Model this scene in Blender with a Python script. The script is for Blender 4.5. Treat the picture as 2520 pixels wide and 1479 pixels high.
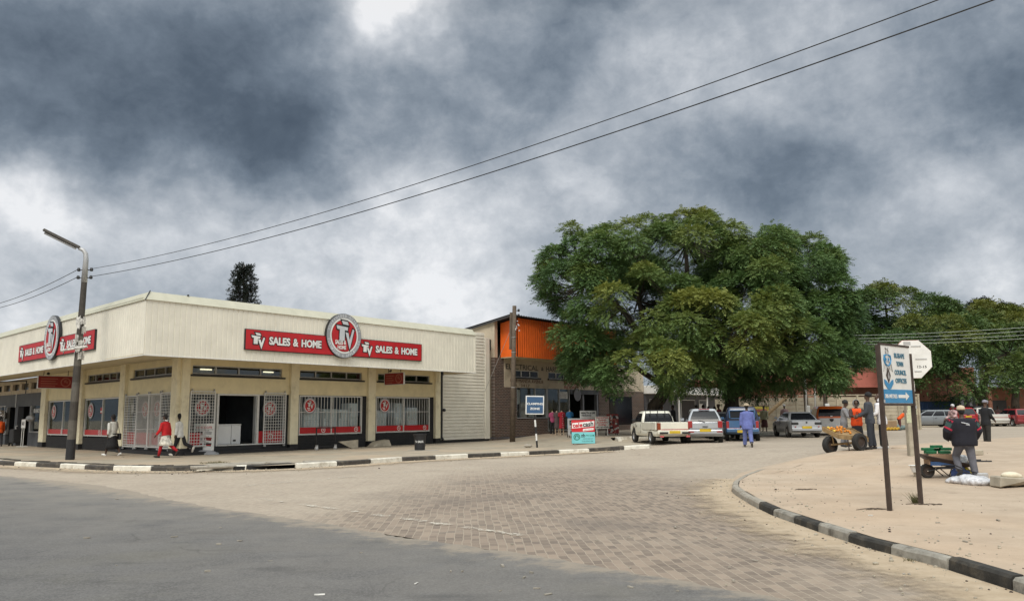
import bpy, bmesh, math, random
import numpy as np
from mathutils import Vector, Matrix, Euler
R=math.radians
random.seed(7)
for o in list(bpy.data.objects): bpy.data.objects.remove(o)
SC=bpy.context.scene; COL=SC.collection
# ------------------------------------------------------------ camera
CAMH=1.7; FPX=1978.0
PITCH=math.atan((1022-739.5)/FPX)
cam=bpy.data.cameras.new('camera'); cam.sensor_width=36; cam.lens=FPX/2520*36; cam.clip_end=4000; cam.clip_start=.05
camo=bpy.data.objects.new('camera',cam); COL.objects.link(camo); SC.camera=camo
camo.matrix_world=Matrix.Translation((0,0,CAMH))@Matrix.Rotation(R(90)+PITCH,4,'X')@Matrix.Rotation(R(-.55),4,'Z')
# ------------------------------------------------------------ light
SUN_EL,SUN_AZ=R(46),R(196)           # azimuth clockwise from +Y: behind the camera, to its left
sun=bpy.data.lights.new('sun','SUN'); sun.energy=1.5; sun.angle=R(26); sun.color=(1,.94,.84)
so=bpy.data.objects.new('sun',sun); COL.objects.link(so)
sd=Vector((math.sin(SUN_AZ)*math.cos(SUN_EL),math.cos(SUN_AZ)*math.cos(SUN_EL),math.sin(SUN_EL)))
so.rotation_euler=(-sd).to_track_quat('-Z','Y').to_euler()
SC.view_settings.view_transform='Standard'; SC.view_settings.look='None'; SC.view_settings.exposure=.27; SC.view_settings.gamma=1
SC.cycles.max_bounces=6; SC.cycles.transparent_max_bounces=12; SC.cycles.caustics_reflective=False; SC.cycles.caustics_refractive=False

def pxdir(x,y):
    """direction in the world of a point in the 2520 px wide photograph (used for the cloud bank and for ground points)"""
    m=camo.matrix_world.to_3x3(); return (m@Vector(((x-1260)/FPX,(739.5-y)/FPX,-1)))

def make_world():
    w=bpy.data.worlds.new('World'); SC.world=w; w.use_nodes=True
    nt=w.node_tree; N=nt.nodes; L=nt.links; N.clear()
    def n(t,**k):
        a=N.new(t)
        for q,v in k.items(): setattr(a,q,v)
        return a
    def m(op,a,b=None,c=None):
        x=n('ShaderNodeMath',operation=op)
        for i,v in enumerate((a,b,c)):
            if v is None: continue
            if isinstance(v,(int,float)): x.inputs[i].default_value=v
            else: L.new(v,x.inputs[i])
        return x.outputs[0]
    def vm(op,a,b=None):
        x=n('ShaderNodeVectorMath',operation=op)
        for i,v in enumerate((a,b)):
            if v is None: continue
            if isinstance(v,(tuple,Vector)): x.inputs[i].default_value=tuple(v)
            else: L.new(v,x.inputs[i])
        return x
    tc=n('ShaderNodeTexCoord'); D=vm('NORMALIZE',tc.outputs['Generated']).outputs[0]
    sep=n('ShaderNodeSeparateXYZ'); L.new(D,sep.inputs[0]); Z=sep.outputs[2]
    # cloud sheet coordinates: the direction laid on a flat layer overhead
    zz=m('ADD',m('MAXIMUM',Z,0.0),.16)
    cx=n('ShaderNodeCombineXYZ'); L.new(m('DIVIDE',sep.outputs[0],zz),cx.inputs[0]); L.new(m('DIVIDE',sep.outputs[1],zz),cx.inputs[1])
    def noise(vec,scale,detail,rough,dist=0,off=0):
        t=n('ShaderNodeTexNoise'); t.inputs['Scale'].default_value=scale; t.inputs['Detail'].default_value=detail
        t.inputs['Roughness'].default_value=rough; t.inputs['Distortion'].default_value=dist
        L.new(vm('ADD',vec,(off,off*.7,off*.3)).outputs[0],t.inputs['Vector']); return t
    # warp the direction so that blobs get ragged edges
    w1=noise(D,3.2,5,.6); w2=noise(D,9,4,.6)
    ws=vm('SCALE',vm('SUBTRACT',w1.outputs['Color'],(.5,.5,.5)).outputs[0]); ws.inputs['Scale'].default_value=.17
    ws2=vm('SCALE',vm('SUBTRACT',w2.outputs['Color'],(.5,.5,.5)).outputs[0]); ws2.inputs['Scale'].default_value=.09
    DW=vm('NORMALIZE',vm('ADD',vm('ADD',D,ws.outputs[0]).outputs[0],ws2.outputs[0]).outputs[0]).outputs[0]
    blobs=[ # x,y,sigma(px),weight
     (600,340,130,-.22),(360,400,150,-.12),(40,290,130,-.18),(720,350,70,-.14),(230,120,150,-.10),(560,190,150,-.12),(130,40,90,-.10),
     (1180,180,140,-.08),(1480,60,150,-.11),(1230,400,150,-.06),(1950,420,130,-.18),(2440,190,100,-.30),(2150,580,140,-.08),
     (2300,330,110,-.08),(60,700,110,-.12),(1750,330,120,-.06),(620,600,80,-.04),(1420,620,130,-.05),
     (1010,40,75,.50),(960,120,90,.18),(80,455,85,.42),(250,530,110,.16),(480,545,110,.26),(20,790,130,.42),(820,690,150,.24),
     (1080,650,150,.14),(1840,150,140,.16),(2150,90,130,.16),(1600,250,130,.10),(2430,410,100,.26),(2250,470,90,.12),(2490,760,80,.36),
     (2200,660,140,.05),(1450,440,120,.10),(1250,90,60,.10),(2350,140,60,.15),(1640,560,140,.10),(1250,600,190,.12),(2080,660,150,.10),(1000,520,130,.08),(2080,380,110,.02),(1400,300,140,.06),(1180,700,160,.10),(700,640,120,.08)]
    acc=None
    for x,y,s,wt in blobs:
        d=pxdir(x,y).normalized()
        dt=vm('DOT_PRODUCT',DW,d).outputs['Value']
        sg=(s/FPX)**2
        g=m('MULTIPLY',m('EXPONENT',m('MULTIPLY',m('SUBTRACT',dt,1.0),1.0/sg)),wt)
        acc=g if acc is None else m('ADD',acc,g)
    ds=n('ShaderNodeMapping'); ds.inputs['Scale'].default_value=(1,1,1.25); ds.inputs['Rotation'].default_value=(0,R(18),0); L.new(D,ds.inputs[0])
    f1=noise(ds.outputs[0],3.8,9,.58,.12,3.1).outputs[0]
    f2=noise(ds.outputs[0],10,9,.60,.15,8.3).outputs[0]
    f3=noise(ds.outputs[0],30,8,.66,.3,1.3).outputs[0]
    val=m('ADD',m('ADD',acc,.555),m('ADD',m('ADD',m('MULTIPLY',m('SUBTRACT',f1,.5),.60),m('MULTIPLY',m('SUBTRACT',f3,.5),.24)),m('MULTIPLY',m('SUBTRACT',f2,.5),.60)))
    ramp=n('ShaderNodeValToRGB'); cr=ramp.color_ramp
    stops=[(0,(.062,.084,.115)),(.2,(.095,.124,.162)),(.38,(.165,.205,.255)),(.53,(.27,.315,.37)),(.70,(.44,.48,.53)),(.86,(.66,.69,.73)),(1,(.92,.93,.95))]
    while len(cr.elements)<len(stops): cr.elements.new(.5)
    for e,(p,c) in zip(cr.elements,stops): e.position=p; e.color=(*c,1)
    L.new(val,ramp.inputs[0])
    # an overcast vault is brightest overhead; unseen sky behind the camera brightened to add fill
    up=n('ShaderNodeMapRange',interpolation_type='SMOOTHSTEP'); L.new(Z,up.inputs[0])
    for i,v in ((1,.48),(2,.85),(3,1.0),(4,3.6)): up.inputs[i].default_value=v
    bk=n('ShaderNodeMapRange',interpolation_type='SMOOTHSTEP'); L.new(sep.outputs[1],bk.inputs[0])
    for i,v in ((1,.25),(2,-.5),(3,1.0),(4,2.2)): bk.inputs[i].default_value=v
    bg=n('ShaderNodeBackground'); wm=n('ShaderNodeMix',data_type='RGBA',blend_type='MULTIPLY'); hi=n('ShaderNodeMapRange'); L.new(Z,hi.inputs[0]); hi.inputs[1].default_value=.45; hi.inputs[2].default_value=.75
    wf=m('MAXIMUM',hi.outputs[0],m('LESS_THAN',sep.outputs[1],-.1)); L.new(wf,wm.inputs[0]); L.new(ramp.outputs[0],wm.inputs[6]); wm.inputs[7].default_value=(1.10,1.0,.86,1)
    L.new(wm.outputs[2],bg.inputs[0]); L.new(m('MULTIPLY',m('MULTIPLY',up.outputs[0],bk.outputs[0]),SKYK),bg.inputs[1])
    sky=n('ShaderNodeTexSky',sky_type='NISHITA'); sky.sun_disc=False; sky.sun_elevation=SUN_EL; sky.sun_rotation=SUN_AZ
    b2=n('ShaderNodeBackground'); L.new(sky.outputs[0],b2.inputs[0]); b2.inputs[1].default_value=.08
    mx=n('ShaderNodeMixShader'); mx.inputs[0].default_value=.94; L.new(b2.outputs[0],mx.inputs[1]); L.new(bg.outputs[0],mx.inputs[2])
    out=n('ShaderNodeOutputWorld'); L.new(mx.outputs[0],out.inputs[0])
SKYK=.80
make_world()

# ------------------------------------------------------------ ground heights
BK=[(14,0),(15.5,.045),(17.25,.17),(19,.295),(20.5,.34)]
def g(x,y): return float(np.interp(x+.3*y,[b[0] for b in BK],[b[1] for b in BK]))
def G(x,y,dz=0.0):
    """ground point seen at photograph pixel (x,y)"""
    d=pxdir(x,y); z=dz
    for _ in range(60):
        t=(z-CAMH)/d.z; P=d*t; z=.5*z+.5*(g(P.x,P.y)+dz)
    return Vector((P.x,P.y,z))
def at(x,y,Y):
    """point at photograph pixel (x,y) at depth Y"""
    d=pxdir(x,y); return d*(Y/d.y)+Vector((0,0,CAMH))
def gz(x,y,dz=0.0): return Vector((x,y,g(x,y)+dz))

# ------------------------------------------------------------ mesh helpers
ORG={}
class Fr:
    def __init__(s,O,T,N): s.O=Vector(O); s.T=Vector(T).normalized(); s.N=Vector(N).normalized()
    def P(s,t,d,z): return s.O+s.T*t+s.N*d+Vector((0,0,z))
class MB:
    def __init__(s): s.v=[]; s.f=[]; s.m=[]
    def add(s,vs,fs,mi=0):
        b=len(s.v); s.v+=[Vector(a) for a in vs]; s.f+=[[b+i for i in q] for q in fs]; s.m+=[mi]*len(fs); return s
    def hexa(s,c,mi=0):
        return s.add(c,[(0,3,2,1),(4,5,6,7),(0,1,5,4),(1,2,6,5),(2,3,7,6),(3,0,4,7)],mi)
    def box(s,x0,x1,y0,y1,z0,z1,mi=0,M=None):
        c=[Vector(p) for p in ((x0,y0,z0),(x1,y0,z0),(x1,y1,z0),(x0,y1,z0),(x0,y0,z1),(x1,y0,z1),(x1,y1,z1),(x0,y1,z1))]
        if M is not None: c=[M@p for p in c]
        return s.hexa(c,mi)
    def fb(s,F,t0,t1,d0,d1,z0,z1,mi=0):
        return s.hexa([F.P(t0,d0,z0),F.P(t1,d0,z0),F.P(t1,d1,z0),F.P(t0,d1,z0),F.P(t0,d0,z1),F.P(t1,d0,z1),F.P(t1,d1,z1),F.P(t0,d1,z1)],mi)
    def rings(s,rs,mi=0,caps=True):
        b=len(s.v); n=len(rs[0])
        for r in rs: s.v+=[Vector(p) for p in r]
        for i in range(len(rs)-1):
            for j in range(n):
                k=(j+1)%n; s.f.append([b+i*n+j,b+i*n+k,b+(i+1)*n+k,b+(i+1)*n+j]); s.m.append(mi)
        if caps:
            s.f.append([b+j for j in range(n)][::-1]); s.m.append(mi)
            s.f.append([b+(len(rs)-1)*n+j for j in range(n)]); s.m.append(mi)
        return s
    def tube(s,pts,rad,n=8,mi=0,caps=True,flat=1.0):
        pts=[Vector(p) for p in pts]
        if not hasattr(rad,'__len__'): rad=[rad]*len(pts)
        rs=[]; ref=None
        for i,p in enumerate(pts):
            t=(pts[min(i+1,len(pts)-1)]-pts[max(i-1,0)]).normalized()
            if ref is None:
                ref=Vector((0,0,1)) if abs(t.z)<.9 else Vector((1,0,0))
            u=(ref-t*ref.dot(t)).normalized(); w=t.cross(u); ref=u
            rs.append([p+(u*math.cos(a)+w*math.sin(a)*flat)*rad[i] for a in (2*math.pi*j/n for j in range(n))])
        return s.rings(rs,mi,caps)
    def ell(s,c,rx,ry,rz,n=10,m=7,mi=0,M=None):
        c=Vector(c); rs=[]
        for i in range(m+1):
            ph=-math.pi/2+math.pi*(i+.02)/(m+.04)
            ring=[Vector((rx*math.cos(ph)*math.cos(2*math.pi*j/n),ry*math.cos(ph)*math.sin(2*math.pi*j/n),rz*math.sin(ph))) for j in range(n)]
            rs.append([c+((M@p) if M is not None else p) for p in ring])
        return s.rings(rs,mi)
    def cyl(s,c0,c1,r0,r1=None,n=14,mi=0):
        return s.tube([c0,c1],[r0,r0 if r1 is None else r1],n,mi)
    def poly(s,pts,thick,mi=0):
        """flat polygon with a thickness vector"""
        n=len(pts); th=Vector(thick); pts=[Vector(p) for p in pts]
        s.add(pts+[p+th for p in pts],[list(range(n))[::-1],list(range(n,2*n))]+[(i,(i+1)%n,n+(i+1)%n,n+i) for i in range(n)],mi); return s
    def build(s,name,mats,parent=None,smooth=False,bev=0,seg=1,local=False,remesh=0,label=None,org=None,sub=0,rec=True,ang=None):
        if not isinstance(mats,(list,tuple)): mats=[mats]
        o0=Vector((0,0,0))
        if org is not None: o0=Vector(org)
        elif parent is not None and not local: o0=ORG.get(parent.name,o0)
        me=bpy.data.meshes.new(name)
        me.from_pydata([tuple(v-o0) for v in s.v],[],s.f); me.validate()
        for mt in mats: me.materials.append(mt)
        if len(me.polygons)==len(s.m): me.polygons.foreach_set('material_index',s.m)
        if rec:
            bm=bmesh.new(); bm.from_mesh(me); bmesh.ops.recalc_face_normals(bm,faces=bm.faces); bm.to_mesh(me); bm.free()
        if smooth: me.polygons.foreach_set('use_smooth',[True]*len(me.polygons))
        if ang is not None: me.set_sharp_from_angle(angle=R(ang))
        o=bpy.data.objects.new(name,me); COL.objects.link(o)
        if parent is not None: o.parent=parent; ORG[o.name]=ORG.get(parent.name,Vector((0,0,0)))
        else: o.location=o0; ORG[o.name]=o0
        if bev:
            b=o.modifiers.new('bevel','BEVEL'); b.width=bev; b.segments=seg; b.limit_method='ANGLE'; b.angle_limit=R(40)
        if remesh:
            r=o.modifiers.new('remesh','REMESH'); r.mode='VOXEL'; r.voxel_size=remesh; r.use_smooth_shade=True
            k=o.modifiers.new('smooth','SMOOTH'); k.iterations=4; k.factor=.5
        if sub:
            b=o.modifiers.new('sub','SUBSURF'); b.levels=sub; b.render_levels=sub
        if label: o['label']=label
        return o
def tag(o,label,cat,group=None,kind=None):
    o['label']=label; o['category']=cat
    if group: o['group']=group
    if kind: o['kind']=kind
    return o
def thing(name,label,cat,loc=(0,0,0),rz=0,group=None):
    o=bpy.data.objects.new(name,None); COL.objects.link(o); o.empty_display_size=.2
    o.location=loc; o.rotation_euler=(0,0,rz); ORG[o.name]=Vector(loc)
    return tag(o,label,cat,group)
def struct(o): o['kind']='structure'; return o
def kids(o): return [c for c in bpy.data.objects if c.parent==o]
def copy_tree(o,parent=None):
    c=o.copy(); COL.objects.link(c); c.parent=parent
    for ch in kids(o): copy_tree(ch,c)
    return c

# ------------------------------------------------------------ lettering
_tc={}
def text_geo(s,bold=0.0):
    if (s,bold) in _tc: return _tc[(s,bold)]
    cu=bpy.data.curves.new('t','FONT'); cu.body=s; cu.offset=bold; cu.extrude=.02; cu.resolution_u=3
    ob=bpy.data.objects.new('t',cu); COL.objects.link(ob)
    dg=bpy.context.evaluated_depsgraph_get(); me=bpy.data.meshes.new_from_object(ob.evaluated_get(dg))
    vs=[v.co.copy() for v in me.vertices]; fs=[list(p.vertices) for p in me.polygons]
    bpy.data.objects.remove(ob); bpy.data.curves.remove(cu); bpy.data.meshes.remove(me)
    x0=min(v.x for v in vs); x1=max(v.x for v in vs); y0=min(v.y for v in vs); y1=max(v.y for v in vs)
    vs=[Vector(((v.x-x0)/(x1-x0),(v.y-y0)/(y1-y0),(v.z+.02)/.04)) for v in vs]
    _tc[(s,bold)]=(vs,fs,(x1-x0)/(y1-y0)); return _tc[(s,bold)]
def letters(mb,F,s,t0,t1,z0,z1,d,th=.01,mi=0,bold=0.0,shear=0.0,slope=0.0):
    vs,fs,a=text_geo(s,bold)
    mb.add([F.P(t0+(t1-t0)*v.x+shear*v.y*(z1-z0),d+th*v.z,z0+(z1-z0)*v.y+slope*(t1-t0)*v.x) for v in vs],fs,mi)
    return mb
# ------------------------------------------------------------ materials
def _nt(name):
    m=bpy.data.materials.new(name); m.use_nodes=True; nt=m.node_tree; b=nt.nodes['Principled BSDF']; return m,nt,b
class NB:
    """small node builder on world position"""
    def __init__(s,nt): s.nt=nt; s.pos=nt.nodes.new('ShaderNodeNewGeometry').outputs['Position']
    def n(s,t,**k):
        a=s.nt.nodes.new(t)
        for q,v in k.items(): setattr(a,q,v)
        return a
    def put(s,sock,v):
        if hasattr(v,'is_output'): s.nt.links.new(v,sock)
        elif isinstance(v,(tuple,list)) and len(v)==3 and sock.type=='RGBA': sock.default_value=(*v,1)
        else: sock.default_value=v
    def math(s,op,a,b=None,c=None,clamp=False):
        x=s.n('ShaderNodeMath',operation=op,use_clamp=clamp)
        for i,v in enumerate((a,b,c)):
            if v is not None: s.put(x.inputs[i],v)
        return x.outputs[0]
    def dot(s,v):
        x=s.n('ShaderNodeVectorMath',operation='DOT_PRODUCT'); s.nt.links.new(s.pos,x.inputs[0]); x.inputs[1].default_value=v; return x.outputs['Value']
    def noise(s,scale,detail=4,rough=.6,vec=None,dist=0,stretch=None):
        t=s.n('ShaderNodeTexNoise'); t.inputs['Scale'].default_value=scale; t.inputs['Detail'].default_value=detail; t.inputs['Roughness'].default_value=rough; t.inputs['Distortion'].default_value=dist
        v=vec or s.pos
        if stretch:
            mp=s.n('ShaderNodeMapping'); mp.inputs['Scale'].default_value=stretch; s.nt.links.new(v,mp.inputs[0]); v=mp.outputs[0]
        s.nt.links.new(v,t.inputs['Vector']); return t.outputs['Fac']
    def rng(s,v,a,b,c=0.0,d=1.0,smooth=True):
        x=s.n('ShaderNodeMapRange'); 
        if smooth: x.interpolation_type='SMOOTHSTEP'
        s.put(x.inputs[0],v)
        for i,q in enumerate((a,b,c,d)): x.inputs[i+1].default_value=q
        return x.outputs[0]
    def mix(s,f,a,b,mode='MIX'):
        x=s.n('ShaderNodeMix',data_type='RGBA',blend_type=mode)
        s.put(x.inputs[0],f); s.put(x.inputs[6],a); s.put(x.inputs[7],b); return x.outputs[2]
    def bump(s,h,strength=.3,dist=.02):
        b=s.n('ShaderNodeBump'); b.inputs['Strength'].default_value=strength; b.inputs['Distance'].default_value=dist; s.nt.links.new(h,b.inputs['Height']); return b.outputs[0]
def mat(name,col,rough=.7,metal=0.0,var=.14,scale=2.5,bump=0.0,bscale=30,dirt=None,dirtamt=.35,dscale=1.3,coat=0,spec=.5,streak=False):
    m,nt,b=_nt(name); q=NB(nt)
    lo=tuple(c*(1-var) for c in col); hi=tuple(min(1,c*(1+var)) for c in col)
    c=q.mix(q.rng(q.noise(scale,5,.62),.3,.7),lo,hi)
    if dirt:
        c=q.mix(q.math('MULTIPLY',q.rng(q.noise(dscale,6,.68),.48,.72),dirtamt),c,dirt)
    if streak:
        c=q.mix(q.math('MULTIPLY',q.rng(q.noise(3.5,5,.65,stretch=(1,1,.10)),.58,.76),.28),c,dirt)
    nt.links.new(c,b.inputs['Base Color']); b.inputs['Roughness'].default_value=rough; b.inputs['Metallic'].default_value=metal
    b.inputs['Specular IOR Level'].default_value=spec
    if coat: b.inputs['Coat Weight'].default_value=coat; b.inputs['Coat Roughness'].default_value=.08
    if bump: nt.links.new(q.bump(q.noise(bscale,5,.65),bump,.02),b.inputs['Normal'])
    return m
def brick_mat(name,c1,c2,mortar,dirv,w=.24,h=.075,ms=.012,rough=.85,weather=None):
    m,nt,b=_nt(name); q=NB(nt)
    cb=q.n('ShaderNodeCombineXYZ'); nt.links.new(q.dot(dirv),cb.inputs[0]); nt.links.new(q.dot((0,0,1)),cb.inputs[1])
    t=q.n('ShaderNodeTexBrick'); nt.links.new(cb.outputs[0],t.inputs[0])
    for k,v in (('Scale',1),('Mortar Size',ms),('Brick Width',w),('Row Height',h),('Mortar Smooth',.2),('Bias',0)): t.inputs[k].default_value=v
    t.inputs['Color1'].default_value=(*c1,1); t.inputs['Color2'].default_value=(*c2,1); t.inputs['Mortar'].default_value=(*mortar,1)
    c=t.outputs[0]
    c=q.mix(q.math('MULTIPLY',q.rng(q.noise(1.1,6,.7),.45,.75),.45),c,weather or tuple(x*.45 for x in c1))
    nt.links.new(c,b.inputs['Base Color']); b.inputs['Roughness'].default_value=rough
    nt.links.new(q.bump(t.outputs['Fac'],-.5,.01),b.inputs['Normal'])
    return m
def glass_mat(name,tint=(.75,.8,.8),f0=.0,rough=.02,k=.55):
    m=bpy.data.materials.new(name); m.use_nodes=True; nt=m.node_tree; nt.nodes.clear(); q=NB(nt)
    tr=q.n('ShaderNodeBsdfTransparent'); tr.inputs[0].default_value=(*tint,1)
    gl=q.n('ShaderNodeBsdfGlossy'); gl.inputs['Roughness'].default_value=rough; gl.inputs[0].default_value=(.9,.93,.95,1)
    lw=q.n('ShaderNodeFresnel'); lw.inputs[0].default_value=1.5
    fac=q.math('ADD',q.math('MULTIPLY',lw.outputs[0],k),f0,clamp=True)
    mx=q.n('ShaderNodeMixShader'); nt.links.new(fac,mx.inputs[0]); nt.links.new(tr.outputs[0],mx.inputs[1]); nt.links.new(gl.outputs[0],mx.inputs[2])
    o=q.n('ShaderNodeOutputMaterial'); nt.links.new(mx.outputs[0],o.inputs[0]); return m
def emit_mat(name,col,k):
    m=bpy.data.materials.new(name); m.use_nodes=True; nt=m.node_tree; nt.nodes.clear()
    e=nt.nodes.new('ShaderNodeEmission'); e.inputs[0].default_value=(*col,1); e.inputs[1].default_value=k
    o=nt.nodes.new('ShaderNodeOutputMaterial'); nt.links.new(e.outputs[0],o.inputs[0]); return m
DA=Vector((.6165,.7874,0)).normalized(); DB=Vector((-.7179,.6962,0)).normalized()
NA=Vector((DA.y,-DA.x,0)); NL=Vector((-DB.y,DB.x,0))
W0=Vector((-14.41,35.0,0)); C0=Vector((-14.112,30.696,0))
M={}
M['cream']=mat('cream painted sheet',(.78,.74,.635),.55,0,.05,1.2,dirt=(.56,.52,.43),dirtamt=.30,dscale=.8,streak=True)
M['cap']=mat('cream flashing',(.50,.485,.385),.5,0,.06,2)
M['tan']=mat('yellow cream plaster',(.76,.67,.44),.8,0,.07,1.5,.12,60,dirt=(.42,.36,.23),dirtamt=.25,dscale=1.1)
M['tanp']=mat('pale cream plaster pillar',(.80,.735,.54),.8,0,.06,1.8,.1,60,dirt=(.34,.28,.17),dirtamt=.35,dscale=1.7)
M['soffit']=mat('soffit board',(.58,.50,.33),.8,0,.10,1.0,dirt=(.25,.2,.12),dirtamt=.5)
M['blackbrick']=brick_mat('black painted brick',(.022,.022,.024),(.03,.03,.032),(.010,.010,.011),DA)
M['blackbrickL']=brick_mat('black painted brick side',(.022,.022,.024),(.03,.03,.032),(.010,.010,.011),DB)
M['black']=mat('black paint',(.016,.016,.018),.5,0,.2)
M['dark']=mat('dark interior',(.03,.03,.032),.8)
M['steel']=mat('grey steel frame',(.42,.42,.42),.45,.3,.1)
M['white']=mat('white paint',(.74,.74,.72),.5,0,.06,3,dirt=(.45,.42,.36),dirtamt=.3)
M['whiteg']=mat('white enamel',(.78,.79,.80),.3,0,.03)
M['gate']=mat('grey white gate paint',(.68,.68,.66),.5,.1,.12,6,dirt=(.25,.2,.15),dirtamt=.4,dscale=6)
M['red']=mat('sign red',(.48,.012,.018),.42,0,.10,1.5,dirt=(.32,.02,.02),dirtamt=.5,dscale=2.2)
M['redfilm']=mat('red window film',(.50,.010,.016),.35,0,.05)
M['maroon']=mat('dark red sign in shade',(.24,.016,.014),.5,0,.1)  # sign red with soffit shade put into its colour; also maroon board print
M['greyring']=mat('grey sign ring',(.30,.31,.33),.5,0,.05)
M['silver']=mat('light grey sign letter',(.55,.57,.60),.45,0,.05)
M['orangesheet']=mat('orange painted sheet',(.86,.15,.016),.5,0,.09,1.3,dirt=(.5,.07,.008),dirtamt=.5,dscale=.9)
M['roofdark']=mat('dark sheet roof',(.05,.05,.052),.6,.2)
M['brick']=brick_mat('brown brick',(.12,.062,.043),(.060,.036,.030),(.19,.16,.135),DA,.32,.105,.02)
M['brickend']=brick_mat('brown brick end',(.115,.064,.046),(.075,.045,.036),(.12,.10,.085),NA)
M['redbrick']=brick_mat('red brick',(.30,.115,.07),(.24,.085,.055),(.26,.18,.13),Vector((1,0,0)),ms=.009)
M['pinkplaster']=mat('pink red plaster',(.40,.13,.10),.85,0,.12,1,dirt=(.22,.09,.06))
M['plaster']=mat('beige plaster',(.52,.44,.33),.85,0,.10,1,.1,40,dirt=(.22,.18,.13),dirtamt=.5)
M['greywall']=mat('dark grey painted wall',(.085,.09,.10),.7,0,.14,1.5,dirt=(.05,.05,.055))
M['shadegrey']=mat('shade darkened grey wall',(.095,.095,.108),.8,0,.14,1.5,dirt=(.06,.055,.055))  # mid grey made darker to stand in for the tree's shade
M['midgrey']=mat('mid grey wall',(.20,.20,.22),.8,0,.12,1.5,dirt=(.12,.11,.11))
M['conc']=mat('weathered concrete',(.36,.32,.25),.9,0,.18,3,.3,30,dirt=(.17,.14,.10),dirtamt=.5)
M['precast']=mat('precast concrete slab',(.40,.35,.26),.9,0,.16,1.5,.2,25,dirt=(.2,.16,.11),dirtamt=.6,dscale=.9)
M['wood']=mat('weathered pole wood',(.105,.080,.058),.85,0,.25,6,.4,14)
M['rawwood']=mat('raw cart wood',(.27,.18,.085),.8,0,.25,7,.2,30)
M['polepaint']=mat('grey brown pole',(.105,.093,.076),.7,0,.2,4,dirt=(.07,.065,.06),dirtamt=.7)
M['poledark']=mat('blackened pole',(.05,.042,.034),.7,0,.2,5)
M['rust']=mat('dark brown steel post',(.055,.038,.030),.6,.2,.2,8)
M['wire']=mat('dark wire',(.018,.019,.022),.6)
M['wirelight']=mat('pale aluminium wire',(.42,.46,.42),.5)
M['paper']=mat('weathered paper',(.62,.60,.56),.9,0,.2,9,dirt=(.12,.11,.11),dirtamt=.9,dscale=14)
M['signblue']=mat('sign blue',(.035,.09,.19),.5,0,.08,3)
M['councilblue']=mat('council blue',(.035,.23,.46),.45,0,.06,3)
M['councildark']=mat('council lettering blue',(.05,.16,.24),.5,0,.1)
M['cyan']=mat('board cyan',(.17,.52,.55),.5,0,.06)
M['bankgreen']=mat('board green',(.015,.16,.10),.5)
M['tyre']=mat('tyre rubber',(.022,.021,.020),.85,0,.2)
M['rim']=mat('wheel rim',(.42,.42,.42),.35,.7,.1)
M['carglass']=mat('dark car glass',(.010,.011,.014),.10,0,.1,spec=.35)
M['plate']=mat('yellow number plate',(.55,.38,.02),.5)
M['tail']=mat('tail lamp red',(.30,.02,.02),.2,0,.1,coat=.5)
M['tailo']=mat('tail lamp amber',(.22,.05,.02),.2,0,.1,coat=.5)
M['trim']=mat('black plastic trim',(.022,.022,.023),.6)
M['chrome']=mat('chrome',(.6,.6,.6),.2,.9,.05)
M['glass']=glass_mat('shop glass',(.9,.93,.93),0,.02,.16)
M['glassd']=glass_mat('dim clerestory glass',(.55,.55,.5),.04)
M['tube']=emit_mat('lit lamp',(1,.93,.75),4.0)
M['skin']=mat('dark brown skin',(.075,.040,.025),.5,0,.1)
M['skin2']=mat('brown skin',(.12,.066,.042),.5,0,.1)
M['hair']=mat('black hair',(.010,.009,.009),.8,0,.2,20,.5,90)
M['mann']=mat('mannequin plastic',(.42,.32,.23),.5,0,.06)
def cloth(name,col,var=.14): 
    if name not in M: M[name]=mat(name,col,.85,0,var,7,.25,45)
    return M[name]
def bark_mat():
    m,nt,b=_nt('bark'); q=NB(nt)
    n1=q.noise(5,6,.7,stretch=(1,1,.25)); c=q.mix(q.rng(n1,.3,.7),(.022,.018,.014),(.085,.068,.05)); nt.links.new(c,b.inputs['Base Color']); b.inputs['Roughness'].default_value=.9
    nt.links.new(q.bump(n1,.8,.04),b.inputs['Normal']); return m
M['bark']=bark_mat()
def leaf_mat(name,c1,c2,c3):
    m=bpy.data.materials.new(name); m.use_nodes=True; nt=m.node_tree; nt.nodes.clear(); q=NB(nt)
    at_=q.n('ShaderNodeAttribute',attribute_name='hue')
    rp=q.n('ShaderNodeValToRGB'); cr=rp.color_ramp; cr.elements.new(.5)
    for e,(p,c) in zip(cr.elements,((0,c1),(.5,c2),(1,c3))): e.position=p; e.color=(*c,1)
    nt.links.new(at_.outputs['Fac'],rp.inputs[0])
    d=q.n('ShaderNodeBsdfPrincipled'); nt.links.new(rp.outputs[0],d.inputs['Base Color']); d.inputs['Roughness'].default_value=.55; d.inputs['Specular IOR Level'].default_value=.35
    t=q.n('ShaderNodeBsdfTranslucent'); nt.links.new(rp.outputs[0],t.inputs[0])
    mx=q.n('ShaderNodeMixShader'); mx.inputs[0].default_value=.22; nt.links.new(d.outputs[0],mx.inputs[1]); nt.links.new(t.outputs[0],mx.inputs[2])
    o=q.n('ShaderNodeOutputMaterial'); nt.links.new(mx.outputs[0],o.inputs[0]); return m
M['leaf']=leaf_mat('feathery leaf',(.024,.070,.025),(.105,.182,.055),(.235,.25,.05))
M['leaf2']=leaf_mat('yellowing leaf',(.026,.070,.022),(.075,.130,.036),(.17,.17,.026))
M['leafdark']=leaf_mat('dark conifer leaf',(.010,.016,.012),(.014,.022,.016),(.02,.03,.02))
M['grass']=leaf_mat('dry grass',(.07,.085,.03),(.12,.11,.05),(.2,.16,.08))

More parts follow.
